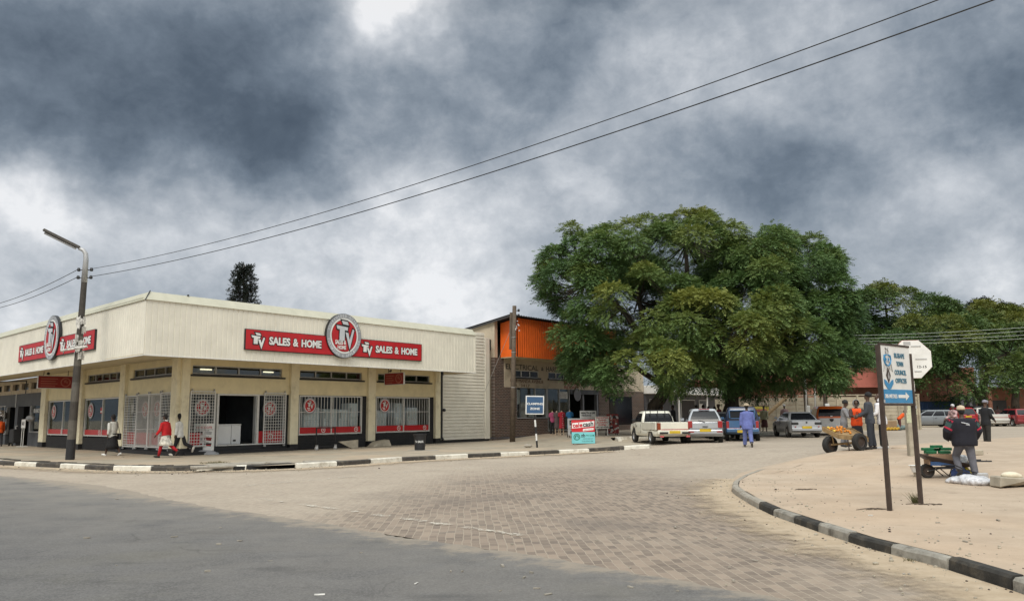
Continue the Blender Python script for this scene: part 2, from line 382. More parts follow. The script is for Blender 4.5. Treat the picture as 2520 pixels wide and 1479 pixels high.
# ---- ground materials
SAND=(.52,.42,.295)
def road_mat():
    m,nt,b=_nt('brick paving'); q=NB(nt)
    a=R(3); ux=Vector((math.cos(a),math.sin(a),0)); uy=Vector((-math.sin(a),math.cos(a),0))
    cb=q.n('ShaderNodeCombineXYZ'); wob=q.math('MULTIPLY',q.math('SUBTRACT',q.noise(.9,3),.5),.12)
    nt.links.new(q.math('ADD',q.dot(uy),wob),cb.inputs[0]); nt.links.new(q.math('ADD',q.dot(ux),wob),cb.inputs[1])
    t=q.n('ShaderNodeTexBrick'); nt.links.new(cb.outputs[0],t.inputs[0])
    for k,v in (('Scale',1),('Mortar Size',.010),('Brick Width',.235),('Row Height',.118),('Mortar Smooth',.6),('Bias',0)): t.inputs[k].default_value=v
    t.inputs['Color1'].default_value=(.300,.235,.180,1); t.inputs['Color2'].default_value=(.165,.130,.103,1); t.inputs['Mortar'].default_value=(.325,.27,.21,1)
    n1=q.noise(.5,6,.68); n2=q.noise(3.5,5,.7); n3=q.noise(.22,3,.5)
    sandc=q.mix(q.rng(q.noise(9,5,.7),.3,.7),(.34,.285,.225),(.45,.385,.305))
    # wind-blown sand thickens towards the kerbs: distance from the worn wheel track in the middle of the mouth of the street
    px_=q.math('SUBTRACT',q.dot((1,0,0)),1.0); py_=q.math('SUBTRACT',q.dot((0,1,0)),14.0)
    rr=q.math('ADD',q.math('POWER',q.math('MULTIPLY',q.math('ADD',px_,q.math('MULTIPLY',py_,-.05)),.33),2.0),q.math('POWER',q.math('MULTIPLY',py_,.11),2.0))
    cover=q.math('ADD',q.rng(rr,.3,3.2,.03,.78),q.math('MULTIPLY',q.math('SUBTRACT',n1,.5),1.1),clamp=True)
    cover=q.math('ADD',cover,q.math('MULTIPLY',q.math('SUBTRACT',n2,.5),.55),clamp=True)
    c=q.mix(q.math('MULTIPLY',q.rng(n3,.5,.62),.5),t.outputs[0],(.15,.125,.105))
    c=q.mix(cover,c,sandc)
    c=q.mix(q.math('MULTIPLY',q.rng(q.noise(1.6,6,.7,stretch=(.5,1.6,1)),.56,.74),.40),c,(.21,.185,.16))
    nt.links.new(c,b.inputs['Base Color']); b.inputs['Roughness'].default_value=.88
    h=q.math('SUBTRACT',q.math('MULTIPLY',q.noise(26,5,.7),.8),q.math('MULTIPLY',t.outputs['Fac'],q.math('SUBTRACT',1.0,cover)))
    nt.links.new(q.bump(h,.45,.012),b.inputs['Normal']); return m
def asphalt_mat():
    m,nt,b=_nt('old asphalt'); q=NB(nt)
    c=q.mix(q.rng(q.noise(1.3,6,.7),.3,.7),(.098,.096,.094),(.165,.160,.150))
    c=q.mix(q.math('MULTIPLY',q.rng(q.noise(45,3,.7),.35,.72),.7),c,(.30,.295,.285))
    c=q.mix(q.math('MULTIPLY',q.rng(q.noise(60,2,.6),.58,.75),.6),c,(.05,.05,.05))
    st=q.noise(.9,5,.65,stretch=(.55,2.2,1)); c=q.mix(q.math('MULTIPLY',q.rng(st,.53,.72),.55),c,(.062,.062,.064))
    c=q.mix(q.math('MULTIPLY',q.rng(q.noise(.35,4,.6),.52,.7),.28),c,(.19,.18,.125))
    vo=q.n('ShaderNodeTexVoronoi',feature='DISTANCE_TO_EDGE'); wv=q.n('ShaderNodeVectorMath',operation='ADD'); nn_=q.n('ShaderNodeTexNoise'); nn_.inputs['Scale'].default_value=1.3; nn_.inputs['Detail'].default_value=5; nt.links.new(q.pos,nn_.inputs['Vector']); nt.links.new(q.pos,wv.inputs[0]); nt.links.new(nn_.outputs['Color'],wv.inputs[1]); nt.links.new(wv.outputs[0],vo.inputs['Vector']); vo.inputs['Scale'].default_value=.42
    c=q.mix(q.math('MULTIPLY',q.rng(vo.outputs['Distance'],.018,.0),q.rng(q.noise(.6,3,.5),.48,.62,0,.45)),c,(.035,.034,.033))
    e=q.math('MULTIPLY',q.math('SUBTRACT',10.9,q.math('ADD',q.dot((1,1.036,0)),0.0)),.69)   # metres in from the edge of the paving
    dust=q.math('MULTIPLY',q.rng(e,5.5,0,0,1),q.rng(q.noise(.8,6,.7),.25,.62)); 
    lft=q.rng(q.dot((1,0,0)),-2,-13,.45,1.0)
    c=q.mix(q.math('MULTIPLY',dust,lft,clamp=True),c,(.30,.28,.245))
    ed=q.rng(q.math('ADD',e,q.math('MULTIPLY',q.math('SUBTRACT',q.noise(2.2,5,.7),.5),2.2)),.75,.1,0,.85)
    c=q.mix(ed,c,(.42,.36,.28))
    c=q.mix(1.0,c,(.70,.69,.695),'MULTIPLY')
    nt.links.new(c,b.inputs['Base Color']); b.inputs['Roughness'].default_value=.85
    nt.links.new(q.bump(q.noise(70,4,.75),.5,.01),b.inputs['Normal']); return m
def sand_mat(name,a,b_,c_,spots=.5):
    m,nt,b=_nt(name); q=NB(nt)
    c=q.mix(q.rng(q.noise(.9,6,.68),.3,.7),a,b_)
    c=q.mix(q.math('MULTIPLY',q.rng(q.noise(2.4,6,.72),.54,.75),spots),c,c_)
    c=q.mix(q.math('MULTIPLY',q.rng(q.noise(40,3,.7),.55,.8),.35),c,tuple(x*.55 for x in a))
    c=q.mix(q.math('MULTIPLY',q.rng(q.noise(7,6,.75,stretch=(.6,1.5,1)),.55,.75),.40),c,tuple(x*.62 for x in a))
    c=q.mix(q.math('MULTIPLY',q.rng(q.noise(1.1,5,.7,dist=1.2),.60,.70),.35),c,tuple(x*.72 for x in a))
    c=q.mix(q.math('MULTIPLY',q.rng(q.noise(.25,3,.5),.45,.65),.35),c,(.50,.36,.24))
    nt.links.new(c,b.inputs['Base Color']); b.inputs['Roughness'].default_value=.92
    nt.links.new(q.bump(q.noise(22,6,.72),.45,.015),b.inputs['Normal']); return m
M['road']=road_mat(); M['asphalt']=asphalt_mat()
M['sand']=sand_mat('sandy pavement',(.385,.30,.22),(.48,.385,.29),(.27,.21,.155),.65)
M['pave']=sand_mat('pavement concrete',(.27,.235,.18),(.37,.32,.245),(.17,.145,.11),.6)
M['earth']=sand_mat('dusty earth',(.42,.355,.265),(.50,.43,.325),(.33,.27,.20),.4)
M['kerbw']=mat('white kerb paint',(.66,.63,.55),.85,0,.12,4,.4,25,dirt=(.30,.25,.18),dirtamt=.7,dscale=3)
M['kerbk']=mat('black kerb paint',(.050,.044,.038),.85,0,.3,5,.4,25,dirt=(.20,.17,.13),dirtamt=.6,dscale=3.2)
M['kerbp']=mat('pale weathered kerb',(.28,.262,.225),.9,0,.25,4,.5,22,dirt=(.075,.065,.05),dirtamt=.9,dscale=3.2)
M['kerbm']=mat('black mossy kerb',(.030,.028,.024),.9,0,.35,5,.6,20,dirt=(.15,.125,.09),dirtamt=.5,dscale=3)
M['kerbg']=mat('grey worn kerb',(.33,.30,.25),.9,0,.25,3,.5,22,dirt=(.10,.085,.07),dirtamt=.7,dscale=3)
M['line0']=mat('worn road paint',(.60,.56,.49),.85,0,.12,6,dirt=(.40,.34,.26),dirtamt=.95,dscale=4)

def line_mat():
    m,nt,b=_nt('worn road paint'); q=NB(nt)
    b.inputs['Base Color'].default_value=(.60,.56,.48,1); b.inputs['Roughness'].default_value=.9
    f=q.math('MULTIPLY',q.rng(q.math('ADD',q.noise(5,6,.75),q.math('MULTIPLY',q.math('SUBTRACT',q.noise(40,3,.7),.5),.5)),.44,.62),.85)
    t=q.n('ShaderNodeBsdfTransparent'); mx=q.n('ShaderNodeMixShader'); nt.links.new(f,mx.inputs[0]); nt.links.new(t.outputs[0],mx.inputs[1]); nt.links.new(b.outputs[0],mx.inputs[2]); nt.links.new(mx.outputs[0],nt.nodes['Material Output'].inputs[0]); return m
M['line']=line_mat()
# ------------------------------------------------------------ the setting
def sheet(name,pts,dz,m,smooth=True):
    bm=bmesh.new()
    vs=[bm.verts.new((p[0],p[1],0)) for p in pts]; f=bm.faces.new(vs)
    if f.normal.z<0: bmesh.ops.reverse_faces(bm,faces=[f])
    f.normal_update()
    if f.normal.z<0: f.normal_flip()
    bmesh.ops.triangulate(bm,faces=bm.faces)
    for e,_ in BK:
        bmesh.ops.bisect_plane(bm,geom=bm.verts[:]+bm.edges[:]+bm.faces[:],dist=1e-5,plane_co=Vector((e,0,0)),plane_no=Vector((1,.3,0)).normalized())
    for v in bm.verts: v.co.z=g(v.co.x,v.co.y)+(dz(v.co.x,v.co.y) if callable(dz) else dz)
    me=bpy.data.meshes.new(name); bm.to_mesh(me); bm.free(); me.materials.append(m)
    o=bpy.data.objects.new(name,me); COL.objects.link(o); o['kind']='structure'; return o
KL=[(-34,45.3),(-26,37.6),(-19.57,31.19),(-17.11,29.61),(-15.31,28.46),(-13.79,27.41),(-12.6,26.9),(-11.44,26.69),(-10.3,26.66),(-9.35,26.79),(-8.4,26.95),(-7.75,27.2),(-7.1,27.75),(-5.92,28.83),(-4.1,31.3),(-1.07,33.75),(2.48,36.55),(4.37,37.3),(5.4,37.35),(6.15,36.95)]
KR=[(4.9,-14),(4.8,0),(4.75,5),(4.71,7.94),(4.64,9.2),(4.41,10.44),(4.34,11.75),(4.29,13.75),(4.39,15.25),(4.61,17.12),(4.76,18.01),(5.21,19.5),(5.94,21.23),(6.99,23.3),(8.12,24.98),(9.51,26.39),(10.87,27.49),(12.75,29.26),(15.49,31.57),(20.3,35.88)]
def offs(path,d):
    out=[]
    for i,p in enumerate(path):
        a=Vector(path[max(i-1,0)]); b=Vector(path[min(i+1,len(path)-1)]); t=(b-a).normalized(); out.append((p[0]-t.y*d,p[1]+t.x*d))
    return out
sheet('ground',[(-900,-300),(900,-300),(900,1200),(-900,1200)],-.02,M['earth'])
sheet('brick_road',[(-45,54),(-60,58),(-60,80)]+[(-34,45.3)]+KL[1:]+[(6.6,40),(6.9,45),(12,47.5),(24,58.5),(60,90),(140,160),(200,120),(70,60),(30,43)]+KR[::-1][0:16]+[(4.75,5.0),(4.5,4),(2.53,7.6),(.17,10.2),(-3.03,13.2),(-6.09,16.1),(-15.97,25.4),(-30,39)],.0,M['road'])
def ragged(pts,step,amp,seed):
    rnd=random.Random(seed); out=[]; j=0.0
    for a,c in zip(pts,pts[1:]):
        a,c=Vector(a),Vector(c); L=(c-a).length; n=max(1,int(L/step)); t=(c-a)/L; nn=Vector((-t.y,t.x))
        for k in range(n): j=j*.6+rnd.uniform(-amp,amp); p=a+t*(L*k/n)+nn*j; out.append((p.x,p.y))
    return out+[pts[-1]]
sheet('asphalt_road',[(-60,66),(-45,52.6),(-30,38.7)]+ragged([(-15.97,25.49),(-10.67,21.26),(-6.09,16.15),(-3.03,13.26),(-1.52,11.66),(.17,10.24),(1.06,9.27),(1.94,8.27),(2.53,7.64),(4.4,4.4)],.11,.045,4)+[(4.7,3),(4.8,-14),(-70,-14)],.010,M['asphalt'])
KLi=offs(KL,.16); KRi=offs(KR,-.16)
sheet('pavement',KLi+[(5.9,39.5),(5.2,42.5),(5.4,45.3),(10,46.4),(15,50.2),(22.5,59.5),(27,66),(30,80),(10,80),(-12,60),(-25,60),(-50,70),(-46,56)],.13,M['pave'])
struct(bpy.data.objects['pavement'])
sheet('sandy_pavement',KRi+[(32,44),(60,62),(60,-14)],.13,M['sand'])
# a bank of blown sand that ramps from the road up on to the pavement where the kerb is buried
def apron():
    b=MB(); a=offs(KR,.55); c=offs(KR,-.20); i0=11; rs=[]
    n=len(KR)
    for i in range(i0,n):
        f=min(1,(i-i0)/2.0)
        p=Vector(KR[i]).lerp(Vector(a[i]),f); q_=Vector(c[i])
        rs.append((gz(p.x,p.y,.003),gz(*((p+q_)/2),.075+.01*math.sin(i*2.1)),gz(q_.x,q_.y,.136),gz(*(q_+(q_-p)*.8),.128)))
    for i in range(len(rs)-1):
        for j in range(3): b.add([rs[i][j],rs[i+1][j],rs[i+1][j+1],rs[i][j+1]],[(0,1,2,3)])
    struct(b.build('sand_bank',M['sand'],smooth=True))
apron()
def drift(name,path,i0,i1,w,side,m):
    b=MB(); vals=[]; me=None; cols=[0,.12,.35,.65,1.0]; P=[offs(path,side*w*c) for c in cols]; rows=[]
    for i in range(i0,i1): rows.append([gz(*P[k][i],.017) for k in range(5)])
    for i in range(len(rows)-1):
        for k in range(4): b.add([rows[i][k],rows[i+1][k],rows[i+1][k+1],rows[i][k+1]],[(0,1,2,3)]); vals+=[1-cols[k],1-cols[k],1-cols[k+1],1-cols[k+1]]
    o=b.build(name,m,smooth=True,rec=False); at_=o.data.attributes.new('cover','FLOAT','POINT'); at_.data.foreach_set('value',vals); struct(o)
def drift_mat():
    m=bpy.data.materials.new('blown sand'); m.use_nodes=True; nt=m.node_tree; b=nt.nodes['Principled BSDF']; q=NB(nt)
    c=q.mix(q.rng(q.noise(3,6,.7),.3,.7),(.38,.295,.20),(.46,.37,.265)); nt.links.new(c,b.inputs['Base Color']); b.inputs['Roughness'].default_value=.95
    a=q.n('ShaderNodeAttribute',attribute_name='cover'); f=q.rng(q.math('ADD',a.outputs['Fac'],q.math('MULTIPLY',q.math('SUBTRACT',q.noise(1.8,7,.72),.5),1.3)),.25,.85)
    nt.links.new(q.bump(q.noise(25,5,.7),.4,.01),b.inputs['Normal']); t=q.n('ShaderNodeBsdfTransparent'); mx=q.n('ShaderNodeMixShader'); nt.links.new(f,mx.inputs[0]); nt.links.new(t.outputs[0],mx.inputs[1]); nt.links.new(b.outputs[0],mx.inputs[2]); nt.links.new(mx.outputs[0],nt.nodes['Material Output'].inputs[0]); return m
M['drift']=drift_mat()
drift('sand_drift',KR,1,13,1.7,1,M['drift']); drift('sand_drift',KL,1,18,1.9,-1,M['drift'])
# kerbs: painted blocks, one after the other along the line
def kerb(name,path,h,w,L,skip=(),start=0,side=1,grey=(),mats=None):
    b=MB(); pts=[Vector(p) for p in path]; cum=[0]
    for a,c in zip(pts,pts[1:]): cum.append(cum[-1]+(c-a).length)
    def P(s):
        for i in range(len(pts)-1):
            if s<=cum[i+1]: return pts[i].lerp(pts[i+1],max(0,(s-cum[i])/(cum[i+1]-cum[i])))
        return pts[-1]
    s=0; k=start; rnd=random.Random(3)
    while s<cum[-1]-.2:
        e=min(s+L*(.94+.12*rnd.random()),cum[-1])
        mid=(s+e)/2
        if not any(a<mid<c for a,c in skip):
            sub=[s+.012+(e-s-.024)*q/3 for q in range(4)]
            dzt=rnd.uniform(-.012,.012); ins=rnd.uniform(-.012,.012); rs=[]
            for u in sub:
                p=P(u); q_=P(min(u+.05,cum[-1])); r_=P(max(u-.05,0)); t=(q_-r_).normalized(); nn=Vector((-t.y,t.x))*side
                A=p+nn*ins; B=p+nn*(w+ins); j=rnd.uniform(-.006,.006)
                rs.append([gz(A.x,A.y,-.06),gz(*(A+nn*.012),h-.03+dzt+j),gz(*(A+nn*.04),h+dzt+j),gz(*(B-nn*.01),h+dzt+.004),gz(B.x,B.y,-.06)])
            mi=k%2
            if any(a<mid<c for a,c in grey): mi=2
            b.rings(rs,mi)
        s=e; k+=1
    o=b.build(name,mats or [M['kerbw'],M['kerbk'],M['kerbg']]); return struct(o)
lenKL=[0]
for a,c in zip(KL,KL[1:]): lenKL.append(lenKL[-1]+(Vector(c)-Vector(a)).length)
kerb('kerb',KL,.17,.20,1.62,skip=[(lenKL[10]+.15,lenKL[11]+.35)],start=1,grey=[(lenKL[9]-.2,lenKL[10]+.3)])
kerb('kerb_strip',KR[1:14],.135,.15,.98,start=1,side=-1,grey=[(0,4.0),(15,30)],mats=[M['kerbp'],M['kerbm'],M['kerbg']])
# broken drain inlet behind the gap of the kerb, and the ledge of lifted slabs behind it
def drain():
    b=MB(); c=Vector((-7.95,27.35)); t=Vector((.78,.62)); nn=Vector((-t.y,t.x))
    def q(u,v,z): p=c+t*u+nn*v; return gz(p.x,p.y,z)
    b.hexa([q(-1.3,.12,.0),q(1.2,.12,.0),q(1.2,.95,.0),q(-1.3,.95,.0),q(-1.3,.12,.138),q(.95,.5,.138),q(.9,.95,.138),q(-1.3,.95,.138)],0)
    o=struct(b.build('drain',M['black']))
    s=MB(); rnd=random.Random(5)
    for u0,u1,v0,v1,z in ((-1.9,-.1,.62,1.25,.20),(-2.6,-1.2,.2,.62,.185),(.2,1.0,.9,1.4,.175),(-.3,.5,1.35,1.8,.17),(1.3,2.6,.35,.8,.18)):
        s.hexa([q(u0,v0,.1),q(u1,v0+.1,.1),q(u1+.1,v1,.1),q(u0,v1,.1),q(u0,v0,z),q(u1,v0+.1,z-.02),q(u1+.1,v1,z),q(u0,v1,z+.02)],0)
    tag(s.build('paving_slab',M['kerbg'],bev=.015),'broken concrete paving slabs lifted beside the open kerb drain','paving slab')
drain()
def gutter_line():
    # shadow gap and grit between kerb and pavement slab: a low lip of old concrete behind the kerb
    b=MB(); a=offs(KL,.62); c=offs(KL,.74); rnd=random.Random(9)
    for i in range(1,9):
        for k in range(4):
            f0,f1=k/4,(k+.93)/4
            A,B=Vector(a[i]).lerp(Vector(a[i+1]),f0),Vector(a[i]).lerp(Vector(a[i+1]),f1); C,D=Vector(c[i]).lerp(Vector(c[i+1]),f1),Vector(c[i]).lerp(Vector(c[i+1]),f0)
            h=.15+rnd.random()*.03
            b.hexa([gz(*p,.10) for p in (A,B,C,D)]+[gz(*p,h) for p in (A,B,C,D)])
    struct(b.build('pavement_edge',M['kerbk']))
gutter_line()
# worn painted lines on the paving
def line(p0,p1,w,n=1,gap=0,slices=14):
    b=MB(); a,c=Vector(p0),Vector(p1); t=(c-a).normalized(); nn=Vector((-t.y,t.x)); rnd=random.Random(int(p0[0]*10+77)); L=(c-a).length
    for k in range(n):
        s0=L*k/n; s1=L*(k+1)/n-gap; m=slices
        for j in range(m):
            if rnd.random()<.22: continue
            u0=s0+(s1-s0)*j/m; u1=s0+(s1-s0)*(j+1)/m; e0=w*rnd.uniform(.25,.5); e1=w*rnd.uniform(.25,.5)
            A,B,C,D=a+t*u0-nn*e0,a+t*u1-nn*e1,a+t*u1+nn*e1,a+t*u0+nn*e0
            b.add([gz(*p,.0165) for p in (A,B,C,D)],[(0,1,2,3)])
    return b
def v2(x,y): p=G(x,y); return (p.x,p.y)
struct(line(v2(600,1196),v2(1010,1161),.20,3,.12,16).build('road_marking',M['line'],rec=False))
struct(line(v2(1010,1161),v2(1180,1149),.18,2,.25,10).build('road_marking',M['line'],rec=False))
struct(line(v2(645,1228),v2(1330,1325),.20,5,.35,8).build('road_marking',M['line'],rec=False))
struct(line(v2(1400,1131),v2(1500,1128),.12,1,0,6).build('road_marking',M['line'],rec=False))

# ------------------------------------------------------------ corner shop
shop=thing('corner_shop','cream and yellow corner shop with deep sheet fascia, barred windows and black plinth','shop',W0)
FR_=Fr(W0,DA,NA); FL_=Fr(W0,DB,NL); CFR=Fr(C0,DA,NA); CFL=Fr(C0,DB,NL)
ZT=4.36; ENDR=16.48; ENDL=19.0
def shell():
    b=MB()
    # upper walls with clerestory openings, right and left
    for F,bays in ((FR_,[(0,5.9,.54,5.23),(5.9,10.92,6.28,10.30),(10.92,16.05,11.45,15.49)]),(FL_,[(0,6.2,.63,5.29),(6.2,12.3,6.6,11.52),(12.3,18.5,12.83,17.6)])):
        for t0,t1,c0,c1 in bays:
            b.fb(F,t0,t1,-.22,0,2.80,3.62); b.fb(F,t0,c0,-.22,0,3.622,4.03); b.fb(F,c1,t1,-.22,0,3.622,4.03); b.fb(F,t0,t1,-.22,0,4.032,ZT)
    b.build('wall',M['tan'],shop,label='upper wall of yellow cream plaster')
    for F,t0,t1 in ((FR_,.02,.36),(FR_,5.66,6.14),(FR_,10.66,11.17),(FR_,15.85,16.27),(FL_,.02,.58),(FL_,5.92,6.55),(FL_,11.83,12.6),(FL_,17.9,18.75)):
        p=MB(); p.fb(F,t0,t1,-.3,.16,.42,ZT-.01)
        o=p.build('pillar',M['tanp'],shop,bev=.012)
        q=MB(); q.fb(F,t0-.004,t1+.004,-.3,.168,-.1,.418); q.build('plinth',M['black'],o)
    # dark brick below and beside the shop windows
    for ps in (((6.14,10.66,-.03,-.1,.80),(6.14,6.30,-.032,.799,2.80),(10.37,10.66,-.032,.799,2.80)),((11.17,15.85,-.03,-.1,.80),(11.17,11.36,-.032,.799,2.80),(15.53,15.85,-.032,.799,2.80)),((.36,.47,-.03,-.1,2.80),),((5.45,5.66,-.03,.45,2.80),)):
        d=MB()
        for a,c,dd,z0,z1 in ps: d.fb(FR_,a,c,-.2,dd,z0,z1)
        d.build('dado',M['blackbrick'],shop)
    for ps in (((6.55,11.83,-.03,-.1,.78),(6.55,6.62,-.032,.779,2.8),(11.7,11.83,-.032,.779,2.8)),((12.6,17.9,-.03,-.1,.78),(12.6,12.7,-.032,.779,2.8),(17.76,17.9,-.032,.779,2.8))):
        d=MB()
        for a,c,dd,z0,z1 in ps: d.fb(FL_,a,c,-.2,dd,z0,z1)
        d.build('dado',M['blackbrickL'],shop)
    s=MB(); s.fb(FR_,.36,5.66,-.2,.0,-.1,.46); s.fb(FR_,.2,5.8,.0,.30,-.1,.27); s.fb(FL_,.58,5.92,-.2,.0,-.1,.46); s.fb(FL_,.2,6.1,.0,.30,-.1,.27)
    s.build('step',M['black'],shop,bev=.02)
    # interior: floor, back walls, ceiling
    i=MB(); P=[FR_.P(0,-.3,0),FR_.P(20.7,-.3,0),FR_.P(20.7,-11,0),FL_.P(18.6,-9,0),FL_.P(18.6,-.3,0)]
    i.poly([p+Vector((0,0,.40)) for p in P],(0,0,.05)); i.build('floor',M['midgrey'],shop)
    i=MB(); i.poly([p+Vector((0,0,ZT+.05)) for p in P],(0,0,.1)); i.build('ceiling',M['midgrey'],shop)
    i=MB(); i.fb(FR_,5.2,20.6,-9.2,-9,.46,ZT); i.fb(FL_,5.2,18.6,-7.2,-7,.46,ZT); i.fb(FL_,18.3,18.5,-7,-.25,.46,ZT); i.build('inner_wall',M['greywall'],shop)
shell()
# side wall of cream weatherboard, flush with the street front
def sidewall():
    b=MB(); F=FR_; z=.30
    while z<6.80:
        b.hexa([F.P(16.30,-.2,z),F.P(20.50,-.2,z),F.P(20.50,-.0,z),F.P(16.30,-.0,z),F.P(16.30,-.2,z+.17),F.P(20.50,-.2,z+.17),F.P(20.50,-.02,z+.17),F.P(16.30,-.02,z+.17)],0)
        b.fb(F,16.30,20.50,-.2,-.045,z+.171,z+.194,0); z+=.195
    b.build('side_wall',M['cream'],shop)
    b=MB(); b.fb(F,20.52,20.96,-9,.03,.26,6.62); b.build('pillar',M['cream'],shop,bev=.01)
    b=MB(); b.fb(F,16.3,20.9,-.2,-.0,-.1,.26); b.build('plinth',M['black'],shop)
    b=MB(); b.tube([F.P(16.42,.08,4.2),F.P(16.42,.08,.5),F.P(16.42,.2,.32)],.075,10)
    b.fb(F,16.33,16.51,.0,.17,4.1,4.3); b.ell(F.P(16.62,.1,2.05),.12,.07,.09)
    b.build('downpipe',M['black'],shop,smooth=False)
sidewall()
# fascia of ribbed sheet, flashing, soffit, roof
def fascia():
    for F,L in ((CFR,19.44),(CFL,42)):
        b=MB(); zb,zt=4.14,6.30; t=0; prof=[]
        while t<L-.001:
            for dt,d in ((0,.0),(.012,-.016),(.034,-.016),(.046,.0)): prof.append((min(t+dt,L),d))
            t+=.235
        prof.append((L,0))
        if F is CFL: prof=[(0,0)]+[p for p in prof if p[0]>.1]
        top=[F.P(t,d,zt) for t,d in prof]; bot=[F.P(t,d,zb) for t,d in prof]
        n=len(prof); b.add(bot+top,[(i,i+1,n+i+1,n+i) for i in range(n-1)])
        b.build('fascia',M['cream'],shop,rec=False)
        e=MB(); e.fb(F,-.02,L,-.06,.018,zb-.035,zb-.002); 
        e.build('drip_trim',M['white'],shop)
        c=MB(); z0,z1=6.265,6.62
        mt=lambda d,z:C0+(DA+DB)*(d/.994)+Vector((0,0,z))
        c.hexa([mt(0,z0),F.P(L,.0,z0),F.P(L,.06,z0),mt(-.06,z0),mt(.30,z1),F.P(L,-.30,z1),F.P(L,-.23,z1),mt(.23,z1)])
        c.build('capping',M['cap'],shop)
    e=MB(); e.fb(CFR,19.36,19.47,-2.4,.012,4.10,6.28); e.build('fascia_end',M['cream'],shop)
    s=MB(); P=[CFR.P(0,-.03,0),CFR.P(19.4,-.03,0),CFR.P(19.4,-2.9,0),FR_.P(0,-.2,0),CFL.P(42,-2.9,0),CFL.P(42,-.03,0)]
    lo=[4.15,4.15,4.33,4.33,4.33,4.15]; s.poly([Vector((p.x,p.y,z)) for p,z in zip(P,lo)],(0,0,.03)); 
    s.build('soffit',M['soffit'],shop)
    r=MB(); P=[CFR.P(0,-.3,6.3),CFR.P(19.4,-.3,6.3),CFR.P(19.4,-14,6.3),CFL.P(40,-14,6.3),CFL.P(40,-.3,6.3)]; r.poly(P,(0,0,.08)); r.build('roof',M['cap'],shop)
    s_=MB(); s_.tube([C0-(DA+DB)*.065+Vector((0,0,6.25)),C0+(DA+DB)*.222+Vector((0,0,6.66))],.02,6); s_.build('seam_strip',M['black'],shop)
    for i,t in enumerate((1.8,)): 
        f=MB(); f.fb(CFR,t,t+.06,-.24,-.18,6.62,6.67); f.build('roof_bolt',M['black'],shop)
fascia()
def clerestory(F,t0,t1,panes):
    w=MB(); z0,z1=3.65,4.03
    w.fb(F,t0,t1,-.16,-.06,z0,z0+.045); w.fb(F,t0,t1,-.16,-.06,z1-.04,z1)
    for k in range(panes+1):
        t=t0+(t1-t0)*k/panes; w.fb(F,t-.028,t+.028,-.16,-.058,z0+.046,z1-.042)
    o=w.build('clerestory_window',M['steel'],shop)
    p=MB(); p.fb(F,t0+.03,t1-.03,-.115,-.11,z0+.04,z1-.04); p.build('pane',M['glassd'],o)
    s=MB(); s.fb(F,t0-.10,t1+.14,-.10,.10,3.54,3.618); s.build('sill',M['black'],o,bev=.01)
    k=MB(); k.fb(F,t0,t1,-.5,-.48,z0-.1,z1+.1); k.build('blind',M['greywall'],o)
for a in ((FR_,.54,5.23,4),(FR_,6.28,10.3,4),(FR_,11.45,15.49,4),(FL_,.63,5.29,4),(FL_,6.6,11.52,5),(FL_,12.83,17.6,4)): clerestory(*a)
def tubes():
    for t in (1.15,4.45):
        l=MB(); l.fb(FR_,t,t+.55,-.44,-.38,3.86,3.91); o=l.build('lit_tube',M['tube'],shop)
tubes()
TVT=[(.28,1.0),(.62,.975),(.68,.85),(.36,.875)],[(0,.82),(.64,.775),(.62,.655),(.46,.665),(.46,.30),(.17,.30),(.18,.69),(.035,.70)],[(.50,.60),(.66,.58),(.745,.335),(.915,.73),(1.0,.69),(.755,.0)]
def tv_logo(b,F,t0,t1,z0,z1,d,th,mi,grow=0.0,skip=None):
    for P in TVT:
        cx=sum(p[0] for p in P)/len(P); cy=sum(p[1] for p in P)/len(P)
        out=[]
        n=len(P); ar=sum(P[i][0]*P[(i+1)%n][1]-P[(i+1)%n][0]*P[i][1] for i in range(n)); sg=1 if ar>0 else -1
        for i,p in enumerate(P):
            a=Vector(P[i-1]); c=Vector(P[(i+1)%n]); q=Vector(p)
            e1=(q-a).normalized(); e2=(c-q).normalized(); n1=Vector((e1.y,-e1.x))*sg; n2=Vector((e2.y,-e2.x))*sg
            k=(n1+n2); k=k/max(.35,1+n1.dot(n2)) if k.length>1e-6 else n1
            out.append(q+k*grow)
        b.poly([F.P(t0+(t1-t0)*p[0],d,z0+(z1-z0)*p[1]) for p in out],F.N*th,mi)
def disc(b,F,t,z,r,d,th,mi,n=40,r0=0):
    if r0<=0: b.poly([F.P(t+r*math.cos(a),d,z+r*math.sin(a)) for a in (2*math.pi*i/n for i in range(n))],F.N*th,mi)
    else:
        for i in range(n):
            a,c=2*math.pi*i/n,2*math.pi*(i+1)/n
            q=[(r0*math.cos(a),r0*math.sin(a)),(r*math.cos(a),r*math.sin(a)),(r*math.cos(c),r*math.sin(c)),(r0*math.cos(c),r0*math.sin(c))]
            b.hexa([F.P(t+x,d,z+y) for x,y in q]+[F.P(t+x,d+th,z+y) for x,y in q],mi)
def sticker(F,t,z,r,parent,d):
    """small round shop sticker: grey ring, white ring, red disc, white letters"""
    b=MB(); disc(b,F,t,z,r,d,.004,0,28); disc(b,F,t,z,r*.82,d+.004,.003,1,28); disc(b,F,t,z,r*.74,d+.007,.003,2,28)
    tv_logo(b,F,t-r*.42,t+r*.5,z-r*.40,z+r*.58,d+.011,.003,3,.03); tv_logo(b,F,t-r*.42,t+r*.5,z-r*.40,z+r*.58,d+.015,.003,1)
    b.fb(F,t-r*.42,t+r*.0,d+.011,d+.014,z-r*.36,z-r*.23,1); b.fb(F,t-r*.32,t+r*.08,d+.011,d+.014,z-r*.56,z-r*.43,1)
    return b.build('window_sticker',[M['greyring'],M['white'],M['red'],M['black']],parent)
